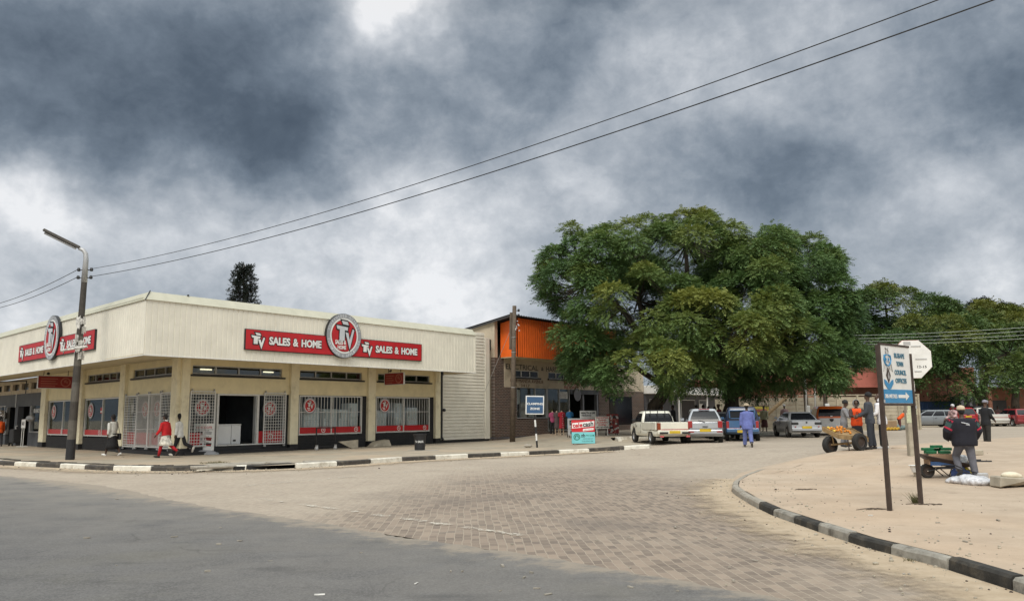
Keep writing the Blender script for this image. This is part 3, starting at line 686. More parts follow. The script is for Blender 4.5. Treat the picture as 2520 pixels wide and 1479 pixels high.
def shop_window(F,t0,t1,zr,st,bars=True,rev=False):
    FT=Fr(F.P(t1,0,0),-F.T,F.N) if rev else F
    X=(lambda t:t1-t) if rev else (lambda t:t)
    z0,z1=.84,2.78; w=MB(); tm=(t0+t1)/2
    for a,c in ((t0,t0+.06),(t1-.06,t1),(tm-.03,tm+.03)): w.fb(F,a,c,-.13,-.02,z0+.062,z1-.062)
    w.fb(F,t0,t1,-.13,-.018,z0,z0+.06); w.fb(F,t0,t1,-.13,-.018,z1-.06,z1)
    o=w.build('shop_window',M['gate'],shop)
    p=MB(); p.fb(F,t0+.05,t1-.05,-.075,-.070,z0+.05,z1-.05); p.build('pane',M['glass'],o)
    f=MB()
    for a,c in ((t0+.07,tm-.04),(tm+.04,t1-.07)): f.fb(F,a,c,-.066,-.062,z0+.07,zr)
    f.build('red_band',M['redfilm'],o)
    if bars:
        r=MB(); t=t0+.16
        while t<t1-.1: r.fb(F,t-.013,t+.013,-.055,-.035,zr+.01,z1-.05); t+=.20
        r.fb(F,t0+.06,t1-.06,-.057,-.034,1.95,1.98); r.build('burglar_bars',M['gate'],o)
    for t in st: # little round marks on the red band
        k=MB(); disc(k,FT,X(t),(z0+.07+zr)/2,.13,-.060,.003,0,18); disc(k,FT,X(t),(z0+.07+zr)/2,.095,-.056,.003,1,18); tv_logo(k,FT,X(t)-.05,X(t)+.06,(z0+zr)/2-.04,(z0+zr)/2+.11,-.052,.003,0); k.build('band_mark',[M['white'],M['red']],o)
    return o,FT,X
o,_,_=shop_window(FR_,6.30,10.37,1.21,(7.85,10.0)); sticker(FR_,6.95,2.27,.41,o,-.03)
o,_,_=shop_window(FR_,11.36,15.53,1.21,(13.1,15.15)); sticker(FR_,12.0,2.30,.41,o,-.03)
o,FT,X=shop_window(FL_,6.62,11.70,1.17,(9.55,7.0),False,True); sticker(FT,X(10.9),2.15,.42,o,-.05)
k=MB(); k.fb(FL_,9.15,9.55,-.066,-.063,2.0,2.3,0); k.fb(FL_,9.15,9.55,-.063,-.061,2.05,2.13,1); k.build('price_card',[M['red'],M['white']],o)
o,FT,X=shop_window(FL_,12.7,17.76,1.17,(15.4,13.0),False,True); sticker(FT,X(16.9),2.15,.42,o,-.05)
# entrance on the street front: glazed sidelights, open doorway, security gates folded back
def gate_panel(F,t0,t1,z0,z1,d,nv,nh,name='security_gate',st=None,hz=True):
    b=MB()
    for a,c in ((t0,t0+.05),(t1-.05,t1)): b.fb(F,a,c,d,d+.04,z0,z1)
    b.fb(F,t0+.05,t1-.05,d,d+.04,z0,z0+.045); b.fb(F,t0+.05,t1-.05,d,d+.04,z1-.045,z1)
    for k in range(1,nv): t=t0+(t1-t0)*k/nv; b.fb(F,t-.009,t+.009,d+.008,d+.026,z0+.04,z1-.04)
    if hz:
        for k in range(1,nh): z=z0+(z1-z0)*k/nh; b.fb(F,t0+.04,t1-.04,d+.027,d+.042,z-.010,z+.010)
    o=b.build(name,M['gate'],shop)
    for t in (t0+.06,t1-.1):
        h=MB(); h.fb(F,t,t+.05,d-.02,d+.06,z1,z1+.10); h.fb(F,t-.03,t+.09,d-.01,d+.08,z0-.10,z0-.02); h.build('gate_wheel',M['steel'],o,bev=.02)
    return o
def sidelight(F,t0,t1,rev=False):
    w=MB(); 
    for a,c in ((t0,t0+.06),(t1-.06,t1)): w.fb(F,a,c,-.13,-.05,.46,2.80)
    w.fb(F,t0+.06,t1-.06,-.13,-.05,.46,.52); w.fb(F,t0+.06,t1-.06,-.13,-.05,2.74,2.80)
    o=w.build('sidelight',M['gate'],shop)
    p=MB(); p.fb(F,t0+.05,t1-.05,-.095,-.09,.5,2.76); p.build('pane',M['glass'],o)
    f=MB(); f.fb(F,t0+.07,t1-.07,-.088,-.084,.54,1.08); f.build('red_band',M['redfilm'],o)
    return o
o=sidelight(FR_,.48,1.78); sticker(FR_,1.12,2.17,.40,o,-.045) 
o2=sidelight(FR_,3.98,5.44); sticker(FR_,4.62,2.13,.40,o2,-.045)
kk=MB(); disc(kk,FR_,4.72,.82,.14,-.082,.003,0,18); disc(kk,FR_,4.72,.82,.10,-.078,.003,1,18); kk.build('band_mark',[M['white'],M['red']],o2)
gate_panel(FR_,.44,1.66,.50,2.90,.06,9,18); gate_panel(FR_,4.20,5.44,.46,2.88,.06,9,18)
k=MB(); 
for a,c in ((1.80,1.90),(3.88,3.98)): k.fb(FR_,a,c,-.16,.02,.46,2.80)
k.fb(FR_,1.90,3.88,-.16,.02,2.72,2.80); k.fb(FR_,1.90,3.88,-.2,.03,.46,.52); k.build('door_frame',M['gate'],shop,bev=.01)
k=MB(); k.fb(FR_,3.82,3.87,-.20,-.02,.53,2.71); k.build('door',M['steel'],shop)
# entrance on the side street behind closed gates
o=sidelight(FL_,.62,3.05); FT=Fr(FL_.P(5.95,0,0),-DB,NL); sticker(FT,5.95-2.4,2.13,.42,o,-.045)
o=sidelight(FL_,3.10,5.90); sticker(FT,5.95-3.75,2.13,.42,o,-.045)
k=MB(); k.fb(FL_,5.2,5.55,-.075,-.072,2.0,2.4); k.build('notice',M['paper'],o)
gate_panel(FL_,.60,1.74,.40,2.86,.06,7,20); gate_panel(FL_,4.45,5.92,.40,2.80,.06,7,20)
gate_panel(FL_,1.77,3.06,.42,2.84,.06,13,3); gate_panel(FL_,3.06,4.42,.42,2.84,.06,13,3)
o=None
# ---- fascia signs
def fascia_sign(F,t0,t1,z0,z1,rc,rz_,rr,label):
    s=thing('fascia_sign',label,'shop sign',F.P((t0+t1)/2,.02,z0),group='red fascia signs of the corner shop')
    b=MB(); b.fb(F,t0,t1,.012,.10,z0,z1); b.build('board',M['red'],s,bev=.008)
    e=MB(); 
    e.fb(F,t0-.03,t1+.03,.0,.085,z0-.03,z0-.002); e.fb(F,t0-.03,t1+.03,.0,.085,z1+.002,z1+.03); e.fb(F,t0-.03,t0-.002,.0,.085,z0,z1); e.fb(F,t1+.002,t1+.03,.0,.085,z0,z1); e.build('frame',M['black'],s)
    r=MB(); disc(r,F,rc,rz_,rr,.02,.15,0,56); d=.17
    disc(r,F,rc,rz_,rr*.985,d,.006,1,56,rr*.80); disc(r,F,rc,rz_,rr*.80,d,.012,2,56,rr*.725); disc(r,F,rc,rz_,rr*.725,d,.006,3,56); disc(r,F,rc,rz_,rr*.725,d+.006,.003,0,56,rr*.71)
    R1=r.build('roundel',[M['black'],M['greyring'],M['white'],M['red']],s)
    L=MB(); d=.186
    tv_logo(L,F,rc-rr*.46,rc+rr*.56,rz_-rr*.60,rz_+rr*.68,d,.008,0,.045); tv_logo(L,F,rc-rr*.46,rc+rr*.56,rz_-rr*.60,rz_+rr*.68,d+.009,.006,1)
    letters(L,F,'SALES &',rc-rr*.52,rc+rr*.10,rz_-rr*.40,rz_-rr*.20,d+.009,.006,2,.04); letters(L,F,'HOME',rc-rr*.38,rc+rr*.10,rz_-rr*.62,rz_-rr*.44,d+.009,.006,2,.04)
    for txt,a0,a1,flip in (('GUARANTEED QUALITY',R(168),R(12),False),('FURNITURE & APPLIANCES',R(190),R(350),True)):
        n=len(txt)
        for i,c in enumerate(txt):
            if c==' ': continue
            a=a0+(a1-a0)*(i+.5)/n; rad=rr*.895; hh=rr*.065; ww=rr*.045
            cx,cz=rc+rad*math.cos(a),rz_+rad*math.sin(a); up=a-math.pi/2 if not flip else a+math.pi/2
            vs,fs,_=text_geo(c,.03)
            ct,st_=math.cos(up),math.sin(up)
            L.add([F.P(cx+((v.x-.5)*2*ww)*ct-((v.y-.5)*2*hh)*st_,.177+.006*v.z,cz+((v.x-.5)*2*ww)*st_+((v.y-.5)*2*hh)*ct) for v in vs],fs,1)
    L.build('lettering',[M['black'],M['silver'],M['white']],R1)
    L=MB(); h=z1-z0
    for a,c in ((t0,rc-rr),(rc+rr,t1)):
        w=c-a if a==t0 else c-a
        A=a+(.26 if a==t0 else .10); wl=w-(.36 if a==t0 else .30); sc=wl/4.0
        for gr,mi,d in ((.075,0,.102),(.01,2,.112)):
            tv_logo(L,F,A,A+.62*sc*1.1,z0+h*.06 if gr==0 else z0+h*.06,z0+h*.86,d,.008,mi,gr)
        zz0,zz1=z0+h*.30,z0+h*.72
        for bo,mi,d in ((.09,0,.102),(.042,2,.112)):
            e=.03 if mi==0 else 0
            letters(L,F,'SALES',A+.92*sc-e,A+2.06*sc+e,zz0-e,zz1+e,d,.008,mi,bo); letters(L,F,'&',A+2.22*sc-e,A+2.52*sc+e,zz0-e,zz1+e,d,.008,mi,bo*.7); letters(L,F,'HOME',A+2.70*sc-e,A+3.86*sc+e,zz0-e,zz1+e,d,.008,mi,bo)
    L.build('lettering',[M['black'],M['silver'],M['white']],s)
fascia_sign(CFR,4.38,14.97,4.60,5.44,9.66,5.53,1.06,'long red board with grey roundel and white lettering above the open doorway')
FLr=Fr(CFL.P(30,0,0),-DB,NL)
fascia_sign(FLr,30-16.1,30-5.15,4.68,5.50,30-10.68,5.56,1.06,'long red board with grey roundel behind the street lamp pole')
# ---- hanging signs under the soffit
def hang_sign(F,t,d0,d1,z0,z1,label,lines):
    c=F.P(t,(d0+d1)/2,z0); s=thing('hanging_sign',label,'shop sign',c,group='red signs hanging under the soffit')
    H=Fr(F.P(t,d1,0),-F.N,-F.T) if lines==4 else Fr(F.P(t,d0,0),F.N,-F.T)
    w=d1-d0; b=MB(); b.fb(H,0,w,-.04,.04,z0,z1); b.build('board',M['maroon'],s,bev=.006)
    e=MB(); 
    for a,c2,y0,y1 in ((-.03,w+.03,z0-.03,z0),(-.03,w+.03,z1,z1+.03),(-.03,0,z0,z1),(w,w+.03,z0,z1)): e.fb(H,a+.001,c2-.001,-.05,.05,y0,y1)
    e.build('frame',M['gate'],s)
    x=MB(); disc(x,H,w-.36,(z0+z1)/2,.25,.042,.004,0,24,.19); tv_logo(x,H,w-.47,w-.23,z0+.22,z1-.16,.042,.004,0)
    for i in range(4): 
        zz=z1-.14-i*.125; x.fb(H,.12,w-.75-.1*(i%2),.042,.046,zz-.022,zz+.022,0 if i else 0)
    x.build('lettering',[M['pinkplaster']],s)
    y=MB()
    for a in (.25,w-.25): y.tube([H.P(a,0,z1+.02),H.P(a,0,4.30)],.018,6)
    y.tube([H.P(.45,.02,z1+.10),H.P(.45,.06,z1+.16)],.075,10); y.build('bracket',M['black'],s)
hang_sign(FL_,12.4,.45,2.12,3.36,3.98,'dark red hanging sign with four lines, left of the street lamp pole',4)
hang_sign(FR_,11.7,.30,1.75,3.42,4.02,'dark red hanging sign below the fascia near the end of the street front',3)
# ------------------------------------------------------------ goods inside the corner shop
def appliance(name,label,cat,F,t0,t1,d0,d1,z0,z1,kind,group):
    o=thing(name,label,cat,F.P((t0+t1)/2,(d0+d1)/2,z0),group=group)
    b=MB(); b.fb(F,t0,t1,d0,d1,z0+.05,z1); b.build('body',M['whiteg'],o,bev=.03,seg=2)
    f=MB(); f.fb(F,t0+.05,t1-.05,d0+.05,d1-.05,z0,z0+.05); f.build('foot',M['black'],o)
    if kind=='fridge':
        zs=z0+(z1-z0)*.62
        for a,c in ((z0+.10,zs-.01),(zs+.01,z1-.03)):
            d=MB(); d.fb(F,t0+.015,t1-.015,d1+.004,d1+.045,a,c); q=d.build('door',M['whiteg'],o,bev=.02,seg=2)
            h=MB(); h.fb(F,t0+.05,t0+.09,d1+.046,d1+.08,(a+c)/2-.15,(a+c)/2+.15); h.build('handle',M['steel'],q)
    elif kind=='washer':
        d=MB(); disc(d,F,(t0+t1)/2,(z0+z1)/2-.03,.2,d1+.003,.03,0); disc(d,F,(t0+t1)/2,(z0+z1)/2-.03,.14,d1+.034,.01,1); d.build('door',[M['steel'],M['carglass']],o)
        d=MB(); d.fb(F,t0+.03,t1-.03,d1+.003,d1+.012,z1-.15,z1-.04); d.build('panel',M['greyring'],o)
    elif kind=='chest':
        d=MB(); d.fb(F,t0-.01,t1+.01,d0-.01,d1+.02,z1+.002,z1+.07); d.build('lid',M['whiteg'],o,bev=.02)
        d=MB(); d.fb(F,t0+.08,t0+.22,d1+.003,d1+.02,z0+.18,z0+.26); d.build('panel',M['trim'],o)
    return o
GL=' behind the street front windows'
for i,(t0,t1,z1,lab) in enumerate([(6.75,7.75,2.20,'white refrigerator under the round sticker in the first barred window'),(8.0,8.9,2.12,'white refrigerator left of the middle bar in the first barred window'),(9.0,9.6,2.1,'white refrigerator right of the middle bar in the first barred window'),(9.72,10.3,2.42,'tallest white refrigerator, right end of the first barred window'),(11.55,12.35,2.05,'white refrigerator below the sticker in the second barred window'),(13.0,13.55,2.45,'tall white refrigerator left of centre in the second barred window'),(14.0,14.75,2.2,'white refrigerator right of centre in the second barred window')]):
    appliance('refrigerator',lab,'refrigerator',FR_,t0,t1,-.95,-.30,.46,z1,'fridge','refrigerators in the shop windows')
appliance('chest_freezer','long white chest freezer showing in the open shop doorway','freezer',FR_,1.93,2.86,-1.15,-.45,.46,1.36,'chest','chest freezers in the doorway')
appliance('chest_freezer','smaller white chest freezer right of the long one in the doorway','freezer',FR_,2.88,3.36,-1.15,-.45,.46,1.36,'chest','chest freezers in the doorway')
appliance('washing_machine','white front loading washing machine in the far side street window','washing machine',FL_,14.1,14.8,-.95,-.3,.9,1.9,'washer','washing machines in side windows')
appliance('washing_machine','white front loading washing machine in the near side street window','washing machine',FL_,7.3,7.95,-.95,-.3,.9,1.85,'washer','washing machines in side windows')
appliance('stove','low white stove behind the closed side street gates','stove',FL_,3.4,4.4,-1.4,-.75,.46,1.75,'washer','appliances behind the gates')

# ------------------------------------------------------------ shop next door on the side street
def next_shop():
    F=FL_; s=thing('grey_shop','dark grey shop front beside the yellow corner shop, with open doors','shop',F.P(24,0,0))
    b=MB(); b.fb(F,19.0,24.3,-.3,-.1,2.55,3.35) ; b.fb(F,24.3,34,-.3,-.1,2.55,3.35); b.fb(F,19.0,20.1,-.3,-.1,-.1,.95); b.fb(F,20.1,21.4,-.3,-.1,-.1,.95); b.fb(F,21.4,21.75,-.3,-.1,-.1,2.55); b.fb(F,23.6,24.2,-.28,.05,-.1,2.55); b.fb(F,26.6,34,-.3,-.1,-.1,.8); b.fb(F,29,34,-.3,-.1,.8,2.55)
    b.build('wall',M['greywall'],s)
    b=MB(); b.fb(F,19.0,34,-.32,-.12,3.352,3.6); b.fb(F,19,34,-.32,-.12,4.0,4.3)
    for t in (19.6,21.6,23.6,25.6,27.6): b.fb(F,t,t+.55,-.32,-.06,3.6,4.0)
    b.build('upper_wall',M['plaster'],s)
    for t in (20.15,22.15,24.15,26.15): 
        w=MB(); w.fb(F,t,t+1.45,-.26,-.2,3.6,4.0); w.build('clerestory_window',M['carglass'],s)
    w=MB()
    for a,c in ((19.0,19.08),(21.3,21.4)): w.fb(F,a,c,-.24,-.06,.97,2.55)
    w.fb(F,19.08,21.3,-.24,-.06,.95,1.02); o=w.build('shop_window',M['steel'],s)
    p=MB(); p.fb(F,19.05,21.35,-.18,-.175,1.0,2.55); p.build('pane',M['glass'],o)
    FT=Fr(F.P(21.3,0,0),-DB,NL); l=MB(); l.fb(FT,.15,1.45,-.17,-.165,2.10,2.42,0); letters(l,FT,'SLANKY',.2,1.4,2.14,2.38,-.162,.004,1,.04); l.build('lettering',[M['greywall'],M['white']],o)
    w=MB(); w.fb(F,26.5,26.6,-.24,-.06,.8,2.55); w.fb(F,28.9,29,-.24,-.06,.8,2.55); w.fb(F,26.5,29,-.24,-.07,.79,.83); o=w.build('shop_window',M['steel'],s)
    p=MB(); p.fb(F,26.6,28.9,-.18,-.175,.8,2.55); p.build('pane',M['glass'],o)
    l=MB(); FT2=Fr(F.P(28.9,0,0),-DB,NL); l.fb(FT2,1.0,2.2,-.17,-.165,2.05,2.4,0); letters(l,FT2,'SL',1.1,1.5,2.1,2.36,-.162,.004,1,.04); l.build('lettering',[M['greywall'],M['white']],o)
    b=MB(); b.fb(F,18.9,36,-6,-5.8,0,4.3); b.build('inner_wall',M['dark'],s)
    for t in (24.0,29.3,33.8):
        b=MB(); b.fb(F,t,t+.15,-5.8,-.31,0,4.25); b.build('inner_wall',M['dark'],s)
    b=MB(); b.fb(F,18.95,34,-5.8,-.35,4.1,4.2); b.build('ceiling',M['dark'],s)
    d=MB(); d.tube([F.P(24.5,-.02,3.4),F.P(24.5,-.02,2.5)],.03,6); d.build('downpipe',M['gate'],s)
    h=MB(); 
    h.fb(F,21.2,21.28,.3,.34,3.3,4.1); h.fb(F,23.4,23.48,1.9,1.96,3.3,4.1); h.hexa([F.P(21.2,.3,4.06),F.P(21.28,.3,4.06),F.P(25.6,1.9,4.06),F.P(25.5,1.9,4.06),F.P(21.2,.3,4.12),F.P(21.28,.3,4.12),F.P(25.6,1.9,4.12),F.P(25.5,1.9,4.12)]); h.build('bracket',M['black'],s)
    return s
next_shop()
def goods_left():
    F=FL_
    def hangbag(t,d,z,col,lab):
        o=thing('hanging_bag',lab,'bag',F.P(t,d,z),group='bags hung outside the grey shop')
        b=MB(); 
        for k in range(5): b.ell(F.P(t+.08*math.sin(k*2.2),d+.05*math.cos(k*3),z+.10*k-.2),.30-.03*abs(k-2),.2,.17,10,6)
        b.build('body',col,o,remesh=.03)
        h=MB(); h.tube([F.P(t-.1,d,z+.25),F.P(t-.05,d,z+.62),F.P(t+.05,d,z+.62),F.P(t+.1,d,z+.25)],.012,5); h.build('handle',M['black'],o)
    silver=mat('silver quilted bag',(.45,.42,.40),.25,.6,.4,9); blue=mat('blue white patterned cloth',(.25,.36,.50),.8,0,.6,12,dirt=(.03,.08,.2),dirtamt=.9,dscale=8)
    hangbag(26.2,.25,2.0,silver,'silver quilted bag hung by the dark door of the grey shop'); hangbag(25.9,.3,1.25,blue,'blue and white patterned bag hung low below the silver bag')
    o=thing('goods_rail','thin rail on white stand holding bags before grey shop','display rail',F.P(26,.3,.13))
    b=MB(); b.tube([F.P(25.6,.3,.13),F.P(25.6,.3,2.6)],.02,6); b.tube([F.P(26.5,.3,.13),F.P(26.5,.3,2.6)],.02,6); b.build('post',M['gate'],o)
    b=MB(); b.tube([F.P(25.4,.3,2.6),F.P(26.7,.3,2.6)],.02,6); b.build('bar',M['gate'],o)
    o=thing('black_trolley','black covered trolley by the grey shop door','trolley',F.P(22.6,.35,.13))
    b=MB(); b.fb(F,22.1,23.0,.1,.6,.3,1.15); b.build('body',M['trim'],o,bev=.05,seg=2)
    b=MB(); b.tube([F.P(23.1,.2,1.0),F.P(23.25,.2,1.3),F.P(22.9,.2,1.35)],.03,6); b.build('handle',M['gate'],o)
    for t in (22.2,22.9):
        b=MB(); b.cyl(F.P(t,.55,.22),F.P(t,.61,.22),.09); b.build('wheel',M['tyre'],o)
    o=thing('white_notice_stand','small white notice on two thin legs by the yellow pillar','notice stand',F.P(20.3,.55,.13))
    FT=Fr(F.P(20.8,.55,0),-DB,NL); b=MB(); b.fb(FT,.1,.85,-.02,.02,1.22,1.75); b.build('panel',M['white'],o,bev=.02)
    b=MB(); letters(b,FT,'SALE',.24,.72,1.4,1.6,.022,.004,0,.03); b.build('lettering',M['black'],o)
    for t in (.28,.66):
        b=MB(); b.tube([FT.P(t,0,.13),FT.P(t,0,1.22)],.022,6); b.tube([FT.P(t,-.25,.14),FT.P(t,.25,.14)],.022,6); b.build('leg',M['white'],o)
    o=thing('plastic_bag','pale grey plastic bag hung behind the white notice stand','bag',F.P(20.6,.1,1.7)); 
    b=MB(); b.ell(F.P(20.6,.12,1.8),.3,.15,.2); b.build('body',M['steel'],o,smooth=True); b=MB(); b.tube([F.P(20.5,.1,1.95),F.P(20.6,.08,2.15),F.P(20.7,.1,1.95)],.012,5); b.build('handle',M['steel'],o)
goods_left()

# ------------------------------------------------------------ hardware shop with the orange upper front
def hardware():
    F=FR_; s=thing('hardware_shop','brown brick hardware shop with bright orange sheet upper front','shop',F.P(30,0,.2))
    b=MB(); b.fb(F,21.5,23.8,-.3,0,-.1,3.53); b.fb(F,23.8,27.3,-.3,0,-.1,1.45); b.fb(F,27.3,30.15,-.3,0,-.1,.55)
    b.fb(F,21.5,22.44,-.3,0,3.53,5.42); b.build('brick_wall',M['brick'],s); b=MB(); b.fb(F,34,41,-.3,0,-.1,3.53)
    b.build('brick_wall',M['brick'],s)
    b=MB(); b.fb(F,22.45,41,-.28,.02,3.532,4.22); b.fb(F,22.45,23.35,-.28,.02,4.222,4.68); b.fb(F,26.25,27.4,-.28,.02,4.222,4.68); b.fb(F,30.3,31.4,-.28,.02,4.222,4.68); b.fb(F,34.2,41,-.28,.02,4.222,4.68); b.fb(F,22.45,41,-.28,.02,4.682,5.45)
    b.build('plaster_band',M['plaster'],s)
    # gable wall on the near side, plastered, falling to the rear
    X=lambda d,z,t:F.P(t,d,z)
    b=MB(); prof=[(-.02,-.1),(-.02,7.85),(-13,5.6),(-13,-.1)]; b.poly([X(d,z,21.52) for d,z in prof],F.T*.3); b.build('gable_wall',M['plaster'],s)
    b=MB(); prof=[(-.02,5.45),(1.28,5.45),(1.28,7.9),(-.02,7.68)]; b.poly([X(d,z,22.14) for d,z in prof],F.T*.06); 
    o=b.build('side_cladding',M['orangesheet'],s)
    b=MB(); t=22.2; prof=[]
    while t<34.6:
        for k in range(6): prof.append((t+k*.04,.036*math.cos(2*math.pi*k/6)))
        t+=.24
    top=[F.P(t,1.30+d,7.95) for t,d in prof]; bot=[F.P(t,1.30+d,5.43) for t,d in prof]; n=len(prof); b.add(bot+top,[(i,i+1,n+i+1,n+i) for i in range(n-1)]); b.build('front_cladding',M['orangesheet'],s,smooth=True,rec=False)
    b=MB(); b.fb(F,22.15,34.6,-.02,1.27,5.40,5.44); b.build('soffit',M['soffit'],s)
    # corrugated roof
    b=MB(); t=21.3; prof=[]
    while t<36:
        for k in range(6): prof.append((t+k*.045,.03*math.cos(2*math.pi*k/6)))
        t+=.27
    n=len(prof); A=[F.P(t,1.55,8.08+d) for t,d in prof]; B=[F.P(t,-13.4,5.62+d) for t,d in prof]; A2=[p-Vector((0,0,.05)) for p in A]
    b.add(A+B,[(i,i+1,n+i+1,n+i) for i in range(n-1)]); b.add(A+A2,[(i,i+1,n+i+1,n+i) for i in range(n-1)]); b.build('roof',M['roofdark'],s,rec=False)
    b=MB(); b.hexa([F.P(21.3,1.5,7.93),F.P(21.36,1.5,7.93),F.P(21.36,-13.3,5.47),F.P(21.3,-13.3,5.47),F.P(21.3,1.5,8.03),F.P(21.36,1.5,8.03),F.P(21.36,-13.3,5.57),F.P(21.3,-13.3,5.57)]); b.build('barge_board',M['roofdark'],s)
    for t0,t1,nn in ((23.36,26.24,3),(27.41,30.29,3),(31.41,34.19,3)):
        w=MB()
        for k in range(nn+1): t=t0+(t1-t0)*k/nn; w.fb(F,t-.03,t+.03,-.1,.0,4.27,4.64)
        w.fb(F,t0,t1,-.1,-.002,4.222,4.268); w.fb(F,t0,t1,-.1,-.002,4.642,4.68); o=w.build('clerestory_window',M['gate'],s)
        p=MB(); p.fb(F,t0,t1,-.06,-.05,4.25,4.66); p.build('pane',M['carglass'],o)
        k=MB(); k.fb(F,t0-.1,t1+.15,-.02,.14,4.12,4.215); k.build('sill',M['black'],o)
    def win(t0,t1,z0,z1,mid):
        w=MB()
        for a in (t0,mid,t1-.06): w.fb(F,a,a+.06,-.2,-.04,z0+.05,z1)
        w.fb(F,t0,t1,-.2,-.038,z0,z0+.05); o=w.build('shop_window',M['steel'],s); p=MB(); p.fb(F,t0,t1,-.12,-.115,z0,z1); p.build('pane',M['glass'],o)
        k=MB(); k.fb(F,t0,t1,-1.6,-1.55,z0,z1); k.build('backdrop_board',M['greywall'],o); return o
    o=win(23.8,27.3,1.5,3.53,25.9)
    for t0,t1,z0,z1,mm in ((23.95,24.6,2.45,3.4,'white'),(24.5,25.3,1.55,2.5,'midgrey'),(25.6,26.4,1.6,1.95,'paper'),(26.3,26.6,2.2,3.0,'midgrey')):
        k=MB(); k.fb(F,t0,t1,-.4,-.36,z0,z1); k.build('display_card',M[mm],o)
    o=win(27.35,30.1,.6,3.53,28.8)
    k=MB(); k.fb(F,28.9,29.9,-.1,-.08,2.85,3.35); k.build('display_card',M['paper'],o)
    k=MB(); k.fb(F,27.4,28.2,-.9,-.86,2.0,3.0); k.build('display_card',M['paper'],o)
    b=MB(); b.fb(F,30.15,34,-.3,.0,3.2,3.53); b.build('lintel',M['greywall'],s)
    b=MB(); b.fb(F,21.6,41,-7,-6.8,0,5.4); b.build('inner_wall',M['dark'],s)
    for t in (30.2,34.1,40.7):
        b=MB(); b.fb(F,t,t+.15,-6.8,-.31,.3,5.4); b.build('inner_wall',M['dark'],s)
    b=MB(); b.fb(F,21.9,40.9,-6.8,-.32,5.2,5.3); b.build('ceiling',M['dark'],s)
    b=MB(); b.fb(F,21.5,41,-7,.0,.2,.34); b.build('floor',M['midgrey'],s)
    b=MB(); b.fb(F,31.9,32.1,-.3,-.1,.3,3.2); b.fb(F,33.8,34,-.3,-.05,.3,3.2); b.build('door_frame',M['midgrey'],s)
    b=MB(); disc(b,F,30.9,3.15,.46,.10,.03,0,20); b.build('satellite_dish',M['midgrey'],s)
    L=MB(); 
    letters(L,F,'ELECTRICAL',22.62,26.2,4.72,5.07,.022,.006,0,.01); letters(L,F,'&',26.55,26.85,4.74,5.0,.022,.006,0,.01); letters(L,F,'HARDWARE',27.15,30.2,4.72,5.07,.022,.006,0,.01)
    letters(L,F,'No 8 MANDA AVENUE',23.1,26.8,3.86,4.09,.022,.006,1,.0); letters(L,F,'TEL. 3417',23.1,25.2,3.58,3.77,.022,.006,1,.0)
    letters(L,F,'BOX 306',29.35,31.4,3.84,4.08,.022,.006,2,.02); letters(L,F,'RUSAPE',29.35,31.2,3.56,3.78,.022,.006,2,.02)
    L.build('lettering',[M['black'],mat('brown sign paint',(.10,.03,.02),.8),M['maroon']],s)
    # right neighbour bays continue dark under the tree
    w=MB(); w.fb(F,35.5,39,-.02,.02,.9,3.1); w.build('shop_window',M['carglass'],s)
    b=MB(); b.fb(F,21.0,21.5,-.5,-.3,5.9,6.6); b.build('alley_pipe',M['roofdark'],s)
hardware()
def row_shops():
    F=FR_; s=thing('white_fascia_shop','grey walled shop with white fascia half hidden under the big tree','shop',F.P(49,0,.4))
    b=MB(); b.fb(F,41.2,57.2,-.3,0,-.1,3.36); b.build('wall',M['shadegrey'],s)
    b=MB(); b.fb(F,41.1,57.4,-.5,1.3,3.37,4.05); b.build('fascia',M['white'],s,bev=.02)
    b=MB(); b.fb(F,41.2,57.2,-9,-.5,3.6,3.8); b.build('roof',M['roofdark'],s)
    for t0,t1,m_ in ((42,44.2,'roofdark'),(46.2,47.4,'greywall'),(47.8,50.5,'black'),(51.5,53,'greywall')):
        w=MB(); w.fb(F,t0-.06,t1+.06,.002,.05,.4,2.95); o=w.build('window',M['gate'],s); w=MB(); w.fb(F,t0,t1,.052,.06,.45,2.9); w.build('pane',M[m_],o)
    for t in (45.2,50.9,54,57):
        b=MB(); b.fb(F,t,t+.12,1.0,1.12,.3,3.36); b.build('post',M['gate'],s)
    k=MB(); k.fb(F,51.3,52.1,.08,.1,2.0,2.6); k.build('notice',M['white'],s)
    o=thing('white_grocery_shop','tall pale shop wall seen between tree trunks above white fascia','shop',F.P(50,-12,0)); b=MB(); b.fb(F,40,57,-14,-10,0,5.4); b.build('wall',M['plaster'],o); b=MB(); b.fb(F,39.8,57.2,-14.2,-9.8,5.4,5.55); b.build('roof',M['roofdark'],o)
row_shops()
